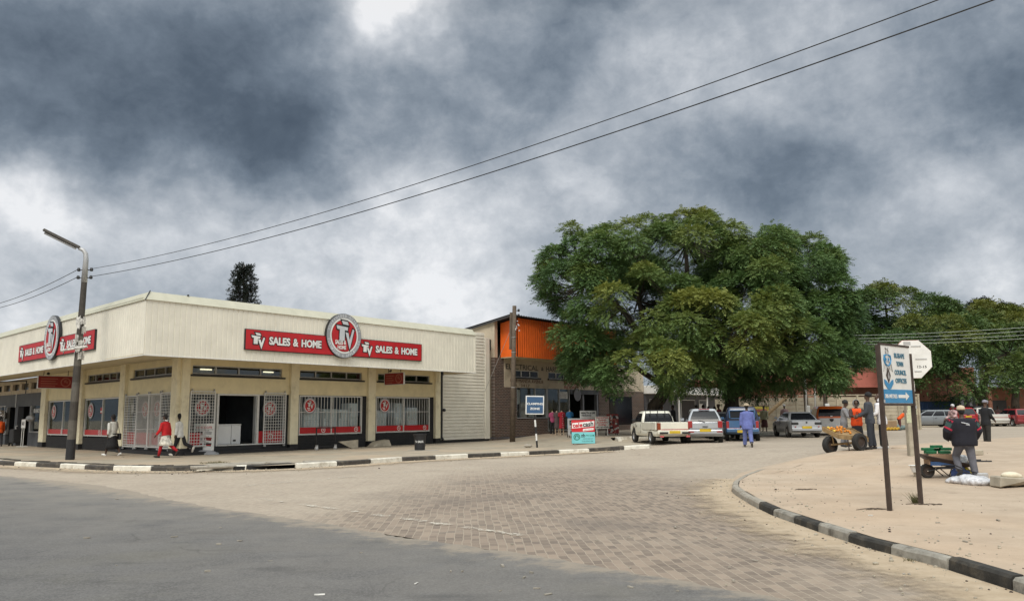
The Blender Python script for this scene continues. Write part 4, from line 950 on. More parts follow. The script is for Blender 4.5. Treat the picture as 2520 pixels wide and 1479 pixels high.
# ------------------------------------------------------------ precast wall, brick buildings, container behind the parked cars
def precast():
    s=thing('precast_wall','cream precast concrete slab wall with posts behind the parked cars','wall',(25,62,.3))
    Y=62.0; x=18.6
    xs=[]
    while x<31.5: xs.append(x); x+=1.55
    for a,c in zip(xs,xs[1:]):
        b=MB(); z=.3
        while z<2.75: b.hexa([Vector(p) for p in ((a+.07,Y-.02,z),(c-.07,Y-.02,z),(c-.07,Y+.06,z),(a+.07,Y+.06,z),(a+.07,Y+.0,z+.275),(c-.07,Y+.0,z+.275),(c-.07,Y+.06,z+.275),(a+.07,Y+.06,z+.275))]); z+=.285
        b.build('panel',M['precast'],s)
    for a in xs:
        b=MB(); b.box(a-.065,a+.065,Y-.08,Y+.1,.3,2.95); b.build('post',M['precast'],s)
    b=MB(); b.box(18.5,xs[-1]+.1,Y-.06,Y+.12,2.96,3.04); b.build('coping',M['precast'],s)
    b=MB(); z=.3
    while z<2.75: b.hexa([Vector(p) for p in ((18.45,Y,z),(16.7,Y+5,z),(16.8,Y+5,z),(18.55,Y,z),(18.45,Y,z+.275),(16.7,Y+5,z+.275),(16.8,Y+5,z+.275),(18.55,Y,z+.275))]); z+=.285
    b.build('panel',M['precast'],s)
    o=thing('yellow_poster','yellow painted advert board hung on the precast wall','poster',(19.3,61.8,1.6)); b=MB(); p0=at(1852,1023,61.8); p1=at(1893,998,61.8); b.box(p0.x,p1.x,61.82,61.88,p0.z,p1.z); b.build('frame',M['brick'],o); b=MB(); b.box(p0.x+.06,p1.x-.06,61.79,61.815,p0.z+.06,p1.z-.06,0); b.box(p0.x+.15,p1.x-.2,61.77,61.785,p0.z+.3,p0.z+.5,1); b.build('picture',[mat('poster yellow',(.55,.46,.08),.6,0,.2,6),M['pinkplaster']],o)
precast()
def box_building(name,label,x0,x1,Y0,Y1,z1,wallm,extra=None):
    s=thing(name,label,'building',((x0+x1)/2,Y0,.3)); b=MB(); b.box(x0,x1,Y0,Y1,.2,z1); b.build('wall',wallm,s); 
    if extra: extra(s)
    return s
def red_a(s):
    p=lambda x,y,Y:at(x,y,Y)
    Y=84.0
    a,c=p(2035,955,Y),p(2152,918,Y); b=MB(); b.box(a.x,c.x,Y-1.4,Y-.02,a.z,c.z); b.build('parapet',M['pinkplaster'],s)
    a,c=p(2063,990,Y),p(2112,976,Y); b=MB(); b.box(a.x,c.x,Y-.12,Y-.02,a.z,c.z); b.build('window',M['roofdark'],s)
    a,c=p(2040,1020,Y),p(2200,990,Y); b=MB(); b.box(a.x,c.x,Y-.3,Y-.03,a.z,c.z); b.build('shopfront',M['black'],s)
    a,c=p(2030,990,Y),p(2200,984,Y); b=MB(); b.box(a.x,c.x,Y-2.2,Y-.04,a.z,c.z); b.build('awning',M['roofdark'],s)
def spanx(x0,x1,Y): return at(x0,1000,Y).x,at(x1,1000,Y).x
Y=84.0; xa,xb=spanx(1985,2200,Y); box_building('red_brick_shop','red brick shop with pink parapet and dark front behind precast wall',xa,xb,Y,Y+12,at(2100,905,Y).z,M['redbrick'],red_a)
Y=88.0; xa,xb=spanx(1750,1983,Y); box_building('red_roof_house','red brick house with red roof, seen past the forked trunk above the precast wall',xa,xb,Y,Y+10,at(1850,940,Y).z,M['redbrick'],lambda s:(lambda a,c:MB().hexa([Vector(q) for q in ((a.x-.5,Y-1,a.z-.1),(c.x+.5,Y-1,a.z-.1),(c.x+.5,Y+11,a.z-.1),(a.x-.5,Y+11,a.z-.1),(a.x+1,Y+4.9,a.z+2.2),(c.x-1,Y+4.9,a.z+2.2),(c.x-1,Y+5.1,a.z+2.2),(a.x+1,Y+5.1,a.z+2.2))]).build('roof',M['pinkplaster'],s))(at(1750,940,Y),at(1983,940,Y)))
def red_b(s):
    for x0,x1,y0,y1 in ((2300,2340,935,990),):
        pass
    Yb=90.0
    for k in range(3):
        x0,_=spanx(2350+k*22,2360,Yb); b=MB(); b.box(x0,x0+.35,Yb-1.2,Yb-.9,.3,3.6); b.build('column',M['midgrey'],s)
    a,c=at(2340,1012,Yb),at(2400,975,Yb); b=MB(); b.box(a.x,c.x,Yb-.1,Yb-.02,a.z,c.z); b.build('shopfront',M['black'],s)
Y=90.0; xa,xb=spanx(2250,2405,Y); box_building('brick_office','dark red brick block with grey columns behind the blue container',xa,xb,Y,Y+12,at(2300,905,Y).z,M['redbrick'],red_b)
def red_c(s):
    Yb=100.0; a,c=at(2440,953,Yb),at(2620,935,Yb); b=MB(); b.hexa([Vector(q) for q in ((a.x,Yb-3,a.z-.25),(c.x,Yb-3,a.z-.25),(c.x,Yb,c.z-.3),(a.x,Yb,c.z-.3),(a.x,Yb-3,a.z-.15),(c.x,Yb-3,a.z-.15),(c.x,Yb,c.z-.2),(a.x,Yb,c.z-.2))]); b.build('roof',mat('pale yellow roof sheet',(.48,.45,.30),.6),s)
    a,c=at(2402,1012,Yb),at(2560,975,Yb); b=MB(); b.box(a.x,a.x+.4,Yb-2.9,Yb-2.5,.3,a.z+3); b.build('column',M['redbrick'],s)
    a,c=at(2440,1010,Yb),at(2475,985,Yb); b=MB(); b.box(a.x,c.x,Yb-.1,Yb-.02,a.z,c.z); b.build('window',M['roofdark'],s)
Y=100.0; xa,xb=spanx(2395,2700,Y); box_building('long_brick_shop','long low red brick building with pale roof at the right edge',xa,xb,Y,Y+12,at(2450,952,Y).z,M['redbrick'],red_c)
def container():
    Y=82.0; a,c=at(2236,1030,Y),at(2348,988,Y); s=thing('shipping_container','blue shipping container parked behind the grey estate car','container',(a.x,Y,.3))
    b=MB(); n=28; prof=[]
    for i in range(n):
        x=a.x+(c.x-a.x)*i/n; w=(c.x-a.x)/n
        prof+=[(x,0),(x+w*.3,0),(x+w*.45,-.05),(x+w*.8,-.05),(x+w*.95,0)]
    prof.append((c.x,0)); top=[Vector((x,Y+d,c.z)) for x,d in prof]; bot=[Vector((x,Y+d,.36)) for x,d in prof]; m_=len(prof)
    b.add(bot+top,[(i,i+1,m_+i+1,m_+i) for i in range(m_-1)]); b.box(a.x,c.x,Y+.02,Y+2.4,.36,c.z); b.build('side_wall',mat('container blue',(.020,.055,.15),.5,0,.15,1),s,rec=False)
    b=MB(); b.box(a.x-.05,c.x+.05,Y-.08,Y+2.45,c.z,c.z+.08); b.build('roof',M['roofdark'],s)
    b=MB(); 
    for q in (a.x,c.x-.12): b.box(q,q+.12,Y-.09,Y-.055,.36,c.z)
    b.build('corner_post',M['signblue'],s)
container()

# ------------------------------------------------------------ poles and wires
def lamp():
    base=G(172,1131,.13); k=62.1
    o=thing('street_lamp','tall tapered street lamp post with black and grey bands and long tilted lamp','street lamp',base)
    B=lambda z,dx=0:base+Vector((dx,0,z))
    top=7.35; lean=.10
    P=lambda z:base+Vector((lean*z/top,0,z))
    bands=[(0,.80,'black'),(.80,1.55,'polepaint'),(1.55,2.28,'poledark'),(2.28,3.05,'polepaint'),(3.05,3.7,'poledark')]
    b=MB(); mats=[M['black'],M['polepaint'],M['poledark']]; ix={'black':0,'polepaint':1,'poledark':2}
    rad=lambda z:.170-.062*z/top
    pts=[];
    for z0,z1,mm in bands: b.tube([P(z0),P(z1)],[rad(z0),rad(z1)],14,ix[mm],caps=(z0==0))
    b.tube([P(3.7),P(4.9)],[rad(3.7),rad(4.9)],14,1,caps=False); b.tube([P(4.9),P(top)],[rad(4.9),rad(top)],14,2)
    b.build('post',mats,o)
    s=MB(); s.tube([P(7.1),P(8.05),P(8.3)+Vector((-.03,0,0)),P(8.45)+Vector((-.14,0,0)),P(8.52)+Vector((-.30,-.05,0))],[.118,.100,.09,.08,.07],12); s.build('bracket',M['steel'],o,smooth=True)
    a=P(8.52)+Vector((-.28,-.05,0)); e=at(106,567,a.y-.4); d=(e-a).normalized(); L=(e-a).length; u=Vector((0,0,1)); w=d.cross(u).normalized(); u=w.cross(d).normalized()
    h=MB(); h.hexa([a+d*0-w*.1-u*.03,a+d*L-w*.1-u*.03,a+d*L+w*.1-u*.03,a+w*.1-u*.03,a-w*.06+u*.09,a+d*L-w*.06+u*.09,a+d*L+w*.06+u*.09,a+w*.06+u*.09]); h.build('lamp_housing',M['poledark'],o,bev=.02)
    t=MB(); t.tube([a+d*.1-u*.075,a+d*(L-.1)-u*.075],.04,8); t.build('lamp_tube',M['steel'],o)
    for z,sd in ((7.62,1),(7.30,1),(7.62,-1),(7.30,-1)):
        i=MB(); q=P(z)+Vector((sd*.12,0,0)); i.tube([q,q+Vector((sd*.14,0,0))],.02,6); i.tube([q+Vector((sd*.14,0,-.05)),q+Vector((sd*.14,0,.0)),q+Vector((sd*.14,0,.09))],[.05,.075,.045],8); i.build('insulator',M['black'],o)
    rnd=random.Random(4); pb=MB()
    for k in range(26):
        z=4.05+rnd.random()*1.6; a0=rnd.uniform(-2.6,-.2); w_=rnd.uniform(.2,.5); hh=rnd.uniform(.12,.32); r=rad(z)+.012+rnd.random()*.03
        vs=[]
        for i in range(4):
            aa=a0+w_*2.2*i/3; rr=r+(.05*rnd.random() if i in (0,3) else 0)
            c=P(z); vs+=[c+Vector((math.cos(aa)*rr,math.sin(aa)*rr,-hh/2+rnd.uniform(-.05,.05))),c+Vector((math.cos(aa)*rr,math.sin(aa)*rr,hh/2+rnd.uniform(-.04,.04)))]
        pb.add(vs,[(0,2,3,1),(2,4,5,3),(4,6,7,5)])
    pb.tube([P(4.35)+Vector((-.55,-.3,-.05)),P(4.4)+Vector((.5,-.32,.06))],.05,6)
    pb.build('torn_posters',M['paper'],o,rec=False)
    return P
LP=lamp()
WN=[0]
def wire(a,c,sag,r,m,label,group=None,n=28,cat='overhead wire'):
    pts=[a.lerp(c,i/n)-Vector((0,0,sag*4*(i/n)*(1-i/n))) for i in range(n+1)]
    b=MB(); b.tube(pts,r,5); o=b.build('overhead_wire',m,org=a); tag(o,label,cat,group); return o
def span(a,px,Yb,ext,mid):
    e=at(px[0],px[1],Yb); f0=1/ext; end=lambda s:a+(e+Vector((0,0,s*4*f0*(1-f0)))-a)*ext
    # sag from the middle of the span as photographed
    best=None
    for s in [i*.02 for i in range(0,160)]:
        c=end(s)
        for f in [j/60 for j in range(61)]:
            P=a.lerp(c,f)-Vector((0,0,s*4*f*(1-f))); q=camo.matrix_world.inverted()@P
            if q.z>=-.1: continue
            x=1260+FPX*q.x/-q.z; y=739.5-FPX*q.y/-q.z
            if abs(x-mid[0])<22:
                er=abs(y-mid[1])
                if best is None or er<best[0]: best=(er,s)
    s=best[1] if best else .5
    return end(s),s
a=LP(7.67)+Vector((.26,0,0)); c,s=span(a,(2310,0),11.5,1.25,(1260,373)); wire(a,c,s,.010,M['wire'],'upper dark wire rising from the street lamp across the sky','wires across the sky',60)
a=LP(7.35)+Vector((.26,0,0)); c,s=span(a,(2447,0),11.3,1.25,(1260,405)); wire(a,c,s,.012,M['wire'],'lower dark wire rising from the street lamp across the sky','wires across the sky',60)
a=LP(7.67)-Vector((.26,0,0)); wire(a,a+(at(-5,738,41)-a)*1.4,.25,.014,M['wire'],'upper wire running left from the street lamp to the picture edge','wires left of the lamp')
a=LP(7.35)-Vector((.26,0,0)); wire(a,a+(at(-5,749,41)-a)*1.4,.25,.014,M['wire'],'lower wire running left from the street lamp to the picture edge','wires left of the lamp')
for i,(y0,y1,nm) in enumerate(((823,804,'topmost'),(831,813,'second'),(838,823,'third'),(845,832,'lowest'))):
    a=at(2075,y0,74); e=at(2560,y1-1,52); wire(a-(e-a)*.2,e,.18,.016,M['wirelight'],nm+' of the four pale wires in front of the right hand trees','four pale wires at the right')
def pole2():
    base=G(1261,1087,.13); o=thing('utility_pole','old wooden utility pole between cream shop and orange hardware shop','utility pole',base)
    P=lambda z:base+Vector((.20*z/8.1,0,z)); b=MB(); b.tube([P(0),P(4),P(8.15)],[.17,.145,.12],12); b.build('shaft',M['wood'],o,smooth=True)
    b=MB(); b.tube([P(5.5)+Vector((-.2,.05,0)),P(7.75)+Vector((-.2,.05,0))],.08,8); b.build('brace',M['wood'],o)
    for z in (7.85,7.55):
        i=MB(); i.tube([P(z),P(z)+Vector((.28,0,0))],.02,6); i.tube([P(z)+Vector((.26,0,-.06)),P(z)+Vector((.26,0,.02)),P(z)+Vector((.26,0,.1))],[.05,.08,.05],8); i.build('insulator',M['black'],o)
    i=MB()
    for k in range(9): i.ell(P(7.0-.04*k)+Vector((.2+.12*math.sin(k*2.3),-.1,.2*math.cos(k*1.7))),.05,.03,.04,6,4)
    i.build('insulator',M['steel'],o)
    for z in (5.3,3.2,1.9,6.2):
        i=MB(); i.tube([P(z),P(z+.03)],.155,12); i.build('strap',M['steel'],o)
    a=P(7.55)+Vector((.28,0,0)); wire(a,a+(at(1400,782,53)-a)*2.2,.3,.013,M['wire'],'thin wire from the wooden utility pole into the big tree')
    g0=G(1142,1083,.13); wire(P(7.2),g0,.02,.014,M['steel'],'slanting stay wire anchored beside the cream weatherboard wall')
    k=MB(); d=(P(7.2)-g0).normalized(); k.tube([g0+d*.45,g0+d*1.3],.045,6); k.build('turnbuckle',M['rust'],o)
pole2()
for x,yt,yb,Yp,lab in ((1981,915,1048,58,'shorter thin white pole leaning beside the wall'),(2003,908,1040,58.5,'taller thin white pole right of the other white pole')):
    p=at(x+4,yb,Yp); q=at(x,yt,Yp); q2=p+(q-p)*1.5; p.z=.3; b=MB(); b.tube([p,q2],.065,8); o=thing('white_pole',lab,'pole',p,group='thin white poles by the wall'); b.build('shaft',M['white'],o,smooth=True); b=MB(); b.tube([q2-Vector((.25,0,.1)),q2+Vector((.25,0,-.1))],.05,6); b.build('crossbar',M['white'],o)
for x,yb,Yp,lab,kk in ((1988,1045,59.5,'dark wooden pole with white meter box between the white poles',1),(2036,1042,61,'dark wooden pole with small white box right of the white poles',0)):
    p=at(x,1045,Yp); p.z=.3; o=thing('wooden_pole',lab,'pole',p,group='wooden poles by the wall'); b=MB(); b.tube([p,p+Vector((-.1,0,7.5))],[.17,.12],9); b.build('shaft',M['wood'],o,smooth=True); q=at(x,1008 if kk else 1003,Yp-.25); b=MB(); b.box(q.x-.16,q.x+.16,Yp-.3,Yp-.15,q.z-.3,q.z+.3); b.build('meter_box',M['white'],o,bev=.03)
o=thing('leaning_pole','rough wooden pole leaning against the precast wall','pole',at(1790,1085,57)); b=MB(); p=at(1857,1046,56.5); q=at(1927,985,60); b.tube([p-(q-p)*.35,p,q,q+(q-p)*.4],[.16,.16,.13,.11],8); b.build('shaft',M['rawwood'],o,smooth=True); b=MB(); b.tube([p,p+(q-p)*.05],.175,8); b.build('strap',M['rust'],o)

# ------------------------------------------------------------ signs
def council():
    A=G(2190,1256,.13); B=G(2267,1241,.13); T=Vector((B.x-A.x,B.y-A.y,0)).normalized(); N=Vector((T.y,-T.x,0)); F=Fr(Vector((A.x,A.y,0)),T,N); w=Vector((B.x-A.x,B.y-A.y,0)).length
    o=thing('council_sign','white and blue council direction sign on two dark steel posts','road sign',A)
    for t,zt in ((0,2.80),(w,2.70)):
        b=MB(); b.fb(F,t-.03,t+.03,-.035,.03,.0,zt); q=b.build('post',M['rust'],o); c=MB(); c.fb(F,t-.02,t+.02,.041,.05,zt-.95,zt-.9); c.build('bolt',M['steel'],q)
    x0,x1=.04,w-.035; b=MB(); b.fb(F,x0,x1,-.01,.012,1.84,2.80); b.build('panel',M['white'],o)
    f=MB(); 
    f.fb(F,x0-.004,x1+.004,-.02,.022,2.802,2.835); f.fb(F,x0-.004,x1+.004,-.02,.022,1.80,1.838); f.build('frame',M['rust'],o)
    c=MB(); c.fb(F,x0+.004,x1-.004,.013,.016,1.845,2.07); c.build('blue_band',M['councilblue'],o)
    L=MB(); d=.017
    for s,zc,ww in (('RUSAPE',2.645,.40),('TOWN',2.505,.27),('COUNCIL',2.36,.46),('OFFICES',2.22,.44)):
        cx=x0+.72; letters(L,F,s,cx-ww/2,cx+ww/2,zc-.042,zc+.042,d,.003,0,.035)
    letters(L,F,'305 METRES',x0+.06,x0+.52,1.925,1.99,d,.003,1,.03)
    L.poly([F.P(t,d,z) for t,z in ((x0+.57,1.93),(x0+.86,1.93),(x0+.86,1.89),(x0+1.0,1.96),(x0+.86,2.03),(x0+.86,1.985),(x0+.57,1.985))],N*.003,1)
    L.build('lettering',[M['councildark'],M['white']],o)
    E=MB(); ex=x0+.24
    E.poly([F.P(ex+x,d,z) for x,z in ((0,2.44),(.085,2.30),(0,2.17),(-.085,2.30))],N*.003,0)
    E.poly([F.P(ex+x,d+.004,z) for x,z in ((0,2.36),(.03,2.28),(.02,2.24),(-.02,2.24),(-.03,2.28))],N*.003,2)
    E.poly([F.P(ex+x,d+.001,z) for x,z in ((-.17,2.235),(-.10,2.215),(0,2.155),(.10,2.215),(.17,2.235),(.17,2.165),(.12,2.13),(.07,2.085),(0,2.07),(-.07,2.085),(-.12,2.13),(-.17,2.165))],N*.003,1)
    for sx in (-1,1):
        E.tube([F.P(ex+sx*.02,d+.004,2.46),F.P(ex+sx*.10,d+.004,2.50),F.P(ex+sx*.13,d+.004,2.56),F.P(ex+sx*.11,d+.004,2.63),F.P(ex+sx*.03,d+.004,2.64)],.014,5,1); E.tube([F.P(ex+sx*.13,d+.004,2.49),F.P(ex+sx*.145,d+.004,2.41),F.P(ex+sx*.17,d+.004,2.37)],.008,4,2)
        E.tube([F.P(ex+sx*.03,d+.004,2.65),F.P(ex+sx*.05,d+.004,2.70),F.P(ex+sx*.02,d+.004,2.74),F.P(ex+sx*.06,d+.004,2.76)],.010,4,2); E.poly([F.P(ex+sx*.05+x,d,z) for x,z in ((0,2.53),(.03,2.57),(-.01,2.60),(-.035,2.565))],N*.003,1)
        E.tube([F.P(ex+sx*.06,d+.004,2.44),F.P(ex+sx*.07,d+.004,2.39)],.008,4,2)
    E.tube([F.P(ex-.1,d+.004,2.52),F.P(ex,d+.004,2.54),F.P(ex+.1,d+.004,2.52)],.006,4,2)
    E.build('crest',[M['rust'],M['councilblue'],M['steel']],o)
council()
def stop_back():
    base=G(2248,1121,.13); o=thing('stop_sign','octagonal road sign seen from its white back on concrete post','road sign',base)
    T=Vector((1,-.12,0)).normalized(); N=Vector((T.y,-T.x,0)); F=Fr(Vector((base.x,base.y,0)),T,N)
    b=MB(); b.fb(F,-.13,.13,-.13,.13,base.z-.1,base.z+3.35); b.build('post',M['conc'],o,bev=.02)
    c=at(2243,884,base.y-.2); r=.60; cx=(c-F.O).dot(T); z=c.z
    b=MB(); b.poly([F.P(cx+r*math.cos(R(22.5+45*k)),.20,z+r*math.sin(R(22.5+45*k))) for k in range(8)],N*.012); b.build('panel',M['white'],o)
    b=MB(); b.poly([F.P(cx+r*1.01*math.cos(R(22.5+45*k)),.190,z+r*1.01*math.sin(R(22.5+45*k))) for k in range(8)],N*.009); b.build('face',M['red'],o)
    for zz,a0,a1 in ((z+.38,.0,.28),(z+.0,.1,.42),(z-.36,.05,.25)):
        b=MB(); b.fb(F,cx+a0,cx+a1,.213,.225,zz-.012,zz+.012); b.build('bracket',M['steel'],o)
    L=MB(); letters(L,F,'12-15',cx+.14,cx+.40,z-.26,z-.19,.214,.003,0,.01); L.fb(F,cx-.2,cx+.0,.213,.216,z+.42,z+.52,1); L.build('lettering',[M['black'],M['steel']],o)
    rnd=random.Random(2); zz=base.z+.95
    for k in range(7):
        h=rnd.uniform(.14,.3); P_=MB(); w=rnd.uniform(.10,.14); off=rnd.uniform(-.02,.02); P_.fb(F,-w+off,w+off,.134+.002*k,.137+.002*k,zz,zz+h); P_.build('paper_notice',[mat('pale green paper',(.50,.52,.36),.9,0,.1,9,dirt=(.1,.1,.1),dirtamt=.6,dscale=16) if k<5 else M['paper']][0],o); zz+=h*.8
stop_back()
def clamping():
    base=G(1322,1101,.13); o=thing('parking_sign','blue parking sign with white border on striped pole by the kerb','road sign',base)
    T=Vector((.985,.17,0)).normalized(); N=Vector((T.y,-T.x,0)); F=Fr(Vector((base.x,base.y,0)),T,N); zt=base.z+1.66
    for i in range(5):
        b=MB(); h=1.68/5; P=lambda z:base+Vector((-.11*z/1.66,0,z)); b.tube([P(h*i),P(h*(i+1)-.001)],.045,10); b.build('pole',M['white'] if i%2 else M['black'],o)
    P0=base+Vector((-.11,0,1.66)); F=Fr(Vector((P0.x,P0.y,0)),T,N); tilt=.02
    def q(t,d,z): return F.P(t+.03*(z),d,P0.z+z-tilt*t)
    b=MB(); b.hexa([q(-.46,.03,-.05),q(.46,.03,-.05),q(.46,.06,-.05),q(-.46,.06,-.05),q(-.46,.03,.86),q(.46,.03,.86),q(.46,.06,.86),q(-.46,.06,.86)]); b.build('border',M['white'],o,bev=.005)
    b=MB(); b.hexa([q(-.41,.05,.0),q(.41,.05,.0),q(.41,.066,.0),q(-.41,.066,.0),q(-.41,.05,.81),q(.41,.05,.81),q(.41,.066,.81),q(-.41,.066,.81)]); b.build('panel',M['signblue'],o)
    L=MB(); letters(L,F,'CLAMPING',-.385,.415,P0.z+.42,P0.z+.53,.068,.004,0,.03,slope=-tilt); letters(L,F,'ZONE',-.24,.26,P0.z+.18,P0.z+.29,.068,.004,0,.03,slope=-tilt); L.build('lettering',M['white'],o)
    b=MB(); b.ell(base+Vector((-.45,.0,.09)),.22,.12,.09,9,6); tag(b.build('brown_stone',M['kerbg'],org=base+Vector((-.45,0,0))),'brown rough stone lying left of the striped sign pole','stone')
clamping()
def board(name,label,cat,base,w,h,yaw,tilt,mats,draw,legs=.12,group=None):
    o=thing(name,label,cat,base,group=group); T=Vector((math.cos(yaw),math.sin(yaw),0)); N=Vector((T.y,-T.x,0))
    class TF(Fr):
        def P(s,t,d,z): return s.O+s.T*t+s.N*(d-tilt*z)+Vector((0,0,z))
    F=TF(base,T,N); b=MB(); b.fb(F,-w/2,w/2,-.015,.015,legs,legs+h); b.build('panel',mats[0],o,bev=.004)
    if legs>0:
        for t in (-w/2+.08,w/2-.12):
            k=MB(); k.fb(F,t,t+.04,-.05,-.02,0,legs+h*.8); k.build('leg',M['white'] if legs>.2 else M['black'],o)
            k=MB(); k.hexa([F.P(t,-.05,legs+h*.8),F.P(t+.04,-.05,legs+h*.8),F.P(t+.04,-.09,legs+h*.8),F.P(t,-.09,legs+h*.8)]+[base+T*(t+dx)-N*(dd)+Vector((0,0,0)) for dx,dd in ((0,.5),(.04,.5),(.04,.54),(0,.54))]); k.build('leg',M['black'],o)
    L=MB(); draw(L,F); L.build('lettering',mats[1:],o); return o
def d_tele(L,F):
    L.fb(F,-.59,.59,.016,.020,.62,1.22,0)
    L.hexa([F.P(t,d,z) for d in (.021,.024) for t,z in ((-.57,.80),(.55,.90),(.57,1.17),(-.55,1.07))],1)
    L.hexa([F.P(t,d,z) for d in (.021,.024) for t,z in ((-.02,.66),(.52,.72),(.53,.82),(0,.78))],1)
    letters(L,F,'tele',-.53,-.03,.83,1.06,.026,.004,2,.03,slope=.08); letters(L,F,'cash',-.01,.52,.87,1.12,.026,.004,3,.03,slope=.08); letters(L,F,'cash in cash out',.04,.48,.70,.745,.026,.003,2,0,slope=.1)
    L.fb(F,-.59,.59,.016,.019,.05,.615,4)
    disc(L,F,-.33,.37,.17,.020,.003,5,24); disc(L,F,-.33,.37,.125,.024,.003,4,24,.10); L.poly([F.P(-.33+x,.025,.37+z) for x,z in ((-.05,-.09),(.05,-.09),(.035,.02),(0,.06),(-.035,.02))],F.N*.003,4)
    letters(L,F,'zb',-.12,.10,.36,.54,.021,.003,3,.02); letters(L,F,'PAY.COM',.14,.55,.40,.49,.021,.003,5,.02); letters(L,F,'CASH IN CASH OUT',-.02,.5,.25,.31,.021,.003,3,0); letters(L,F,'TO ALL BANKS HERE',-.08,.5,.13,.19,.021,.003,3,0)
board('money_board','red and cyan mobile money board standing beside the kerb','advert board',G(1436,1093,.13),1.2,1.2,R(-4),.10,[M['black'],M['red'],M['white'],M['red'],M['black'],M['cyan'],M['bankgreen']],d_tele,legs=.04)
def d_price(L,F):
    letters(L,F,'PRICE CUTS',-.2,.33,1.08,1.17,.017,.003,0,.03); disc(L,F,-.28,1.12,.06,.017,.003,0,16); L.fb(F,-.38,.38,.016,.018,1.02,1.035,1)
    for i,z in enumerate((.80,.54,.30)):
        for k in range(2):
            x=-.36+.37*k; L.hexa([F.P(x+u,d,z+v) for d in (.017,.02) for u,v in ((0,.03),(.30,.0),(.33,.14),(.03,.16))],1+((i+k)%3)); L.fb(F,x+.05,x+.3,.021,.023,z+.03,z+.07,(i+k*2)%4)
            letters(L,F,'SALE',x+.02,x+.2,z+.17,z+.205,.017,.003,1,.02)
pst=G(500,1118,.13); board('price_stand','white price cuts poster stand on grey foot before the open gate','poster stand',pst+Vector((0,0,.05)),.88,1.18,R(8),.0,[M['white'],M['red'],M['black'],M['steel'],M['maroon']],d_price,legs=.12)
b=MB(); 
b.rings([[pst+Vector((.70*sx*math.cos(a)*f,.30*math.sin(a)*f,z)) for a in (2*math.pi*i/16 for i in range(16))] for f,z,sx in ((1,.0,1),(.98,.06,1),(.55,.17,1),(.3,.19,1))]); q=b.build('weighted_foot',M['greyring'],[o for o in bpy.data.objects if o.name=='price_stand'][0])
def d_D(L,F):
    letters(L,F,'D',-.36,-.10,.72,1.0,.017,.003,0,.05); 
    for z in (.58,.46): L.fb(F,-.3,.3,.017,.019,z,z+.06,1)
    L.fb(F,-.32,.32,.017,.02,.2,.38,0)
board('grey_board','grey notice board with large letter D, behind the red and cyan board','advert board',G(1417,1076,.13),.95,1.0,R(10),.05,[M['steel'],M['black'],M['maroon']],d_D,legs=.12,group='boards outside the hardware shop')
def d_h(L,F):
    letters(L,F,'HEALTH & LIFE',-.45,.45,1.30,1.42,.017,.003,0,.05); letters(L,F,'INSURANCE',-.42,.2,1.16,1.26,.017,.003,0,.05)
    for z in (1.04,.94,.84): letters(L,F,'FUNERAL COVER FROM',-.45,.42,z,z+.055,.017,.003,1,0)
board('white_board','white notice board with black heading, tallest of the boards','advert board',G(1449,1071,.13),1.05,1.3,R(12),.04,[M['white'],M['black'],M['maroon']],d_h,legs=.2,group='boards outside the hardware shop')
def d_t(L,F):
    for s,z,w in (('PHOTOCOPYING',1.02,.36),('TYPING',.88,.24),('SCANNING',.74,.32),('FAXING',.60,.24),('EMAIL AND MAILING',.47,.36)): letters(L,F,s,-w,w,z,z+.085,.017,.003,0 if z>.5 else 1,.03)
board('typing_board','white typing and scanning board on a low white frame','advert board',G(1483,1072,.13),.85,.72,R(8),.03,[M['paper'],M['red'],M['black']],d_t,legs=.42,group='boards outside the hardware shop')
def d_p(L,F):
    rnd=random.Random(8)
    for k in range(46):
        x,z=rnd.uniform(-.3,.3),rnd.uniform(.15,1.15); L.hexa([F.P(x+u*rnd.uniform(.6,1.3),d+.0004*k,z+v*rnd.uniform(.6,1.3)) for d in (.016,.018) for u,v in ((-.05,-.04),(.05,-.05),(.06,.05),(-.04,.06))],k%3)
board('picture_board','dark red board covered in small photographs','advert board',G(1509,1070,.13),.72,1.15,R(5),.05,[M['maroon'],M['pinkplaster'],M['paper'],M['black']],d_p,legs=.1,group='boards outside the hardware shop')
# ---- things along the shop front
def bin_():
    p=G(1033,1108,.13); o=thing('rubbish_bin','black round bin with white lettering on the pavement edge','bin',p); b=MB(); n=20
    b.rings([[p+Vector((r*math.cos(2*math.pi*i/n),r*math.sin(2*math.pi*i/n),z)) for i in range(n)] for r,z in ((.24,.02),(.28,.68),(.31,.70),(.31,.76),(.26,.76),(.24,.1))],0); b.build('body',M['black'],o,smooth=True,ang=40)
    F=Fr(p+Vector((0,0,0)),(1,0,0),(0,-1,0)); L=MB(); vs,fs,_=text_geo('Tv SALES',.03)
    L.add([p+Vector((.272*math.sin((v.x-.5)*1.5),-.272*math.cos((v.x-.5)*1.5)-.004*v.z,.36+.10*v.y)) for v in vs],fs); L.build('lettering',M['white'],o)
    s=MB(); s.box(p.x-.55,p.x+.9,p.y-.5,p.y+.3,p.z-.06,p.z+.015); struct(s.build('pavement_slab',M['kerbg'],bev=.02))
bin_()
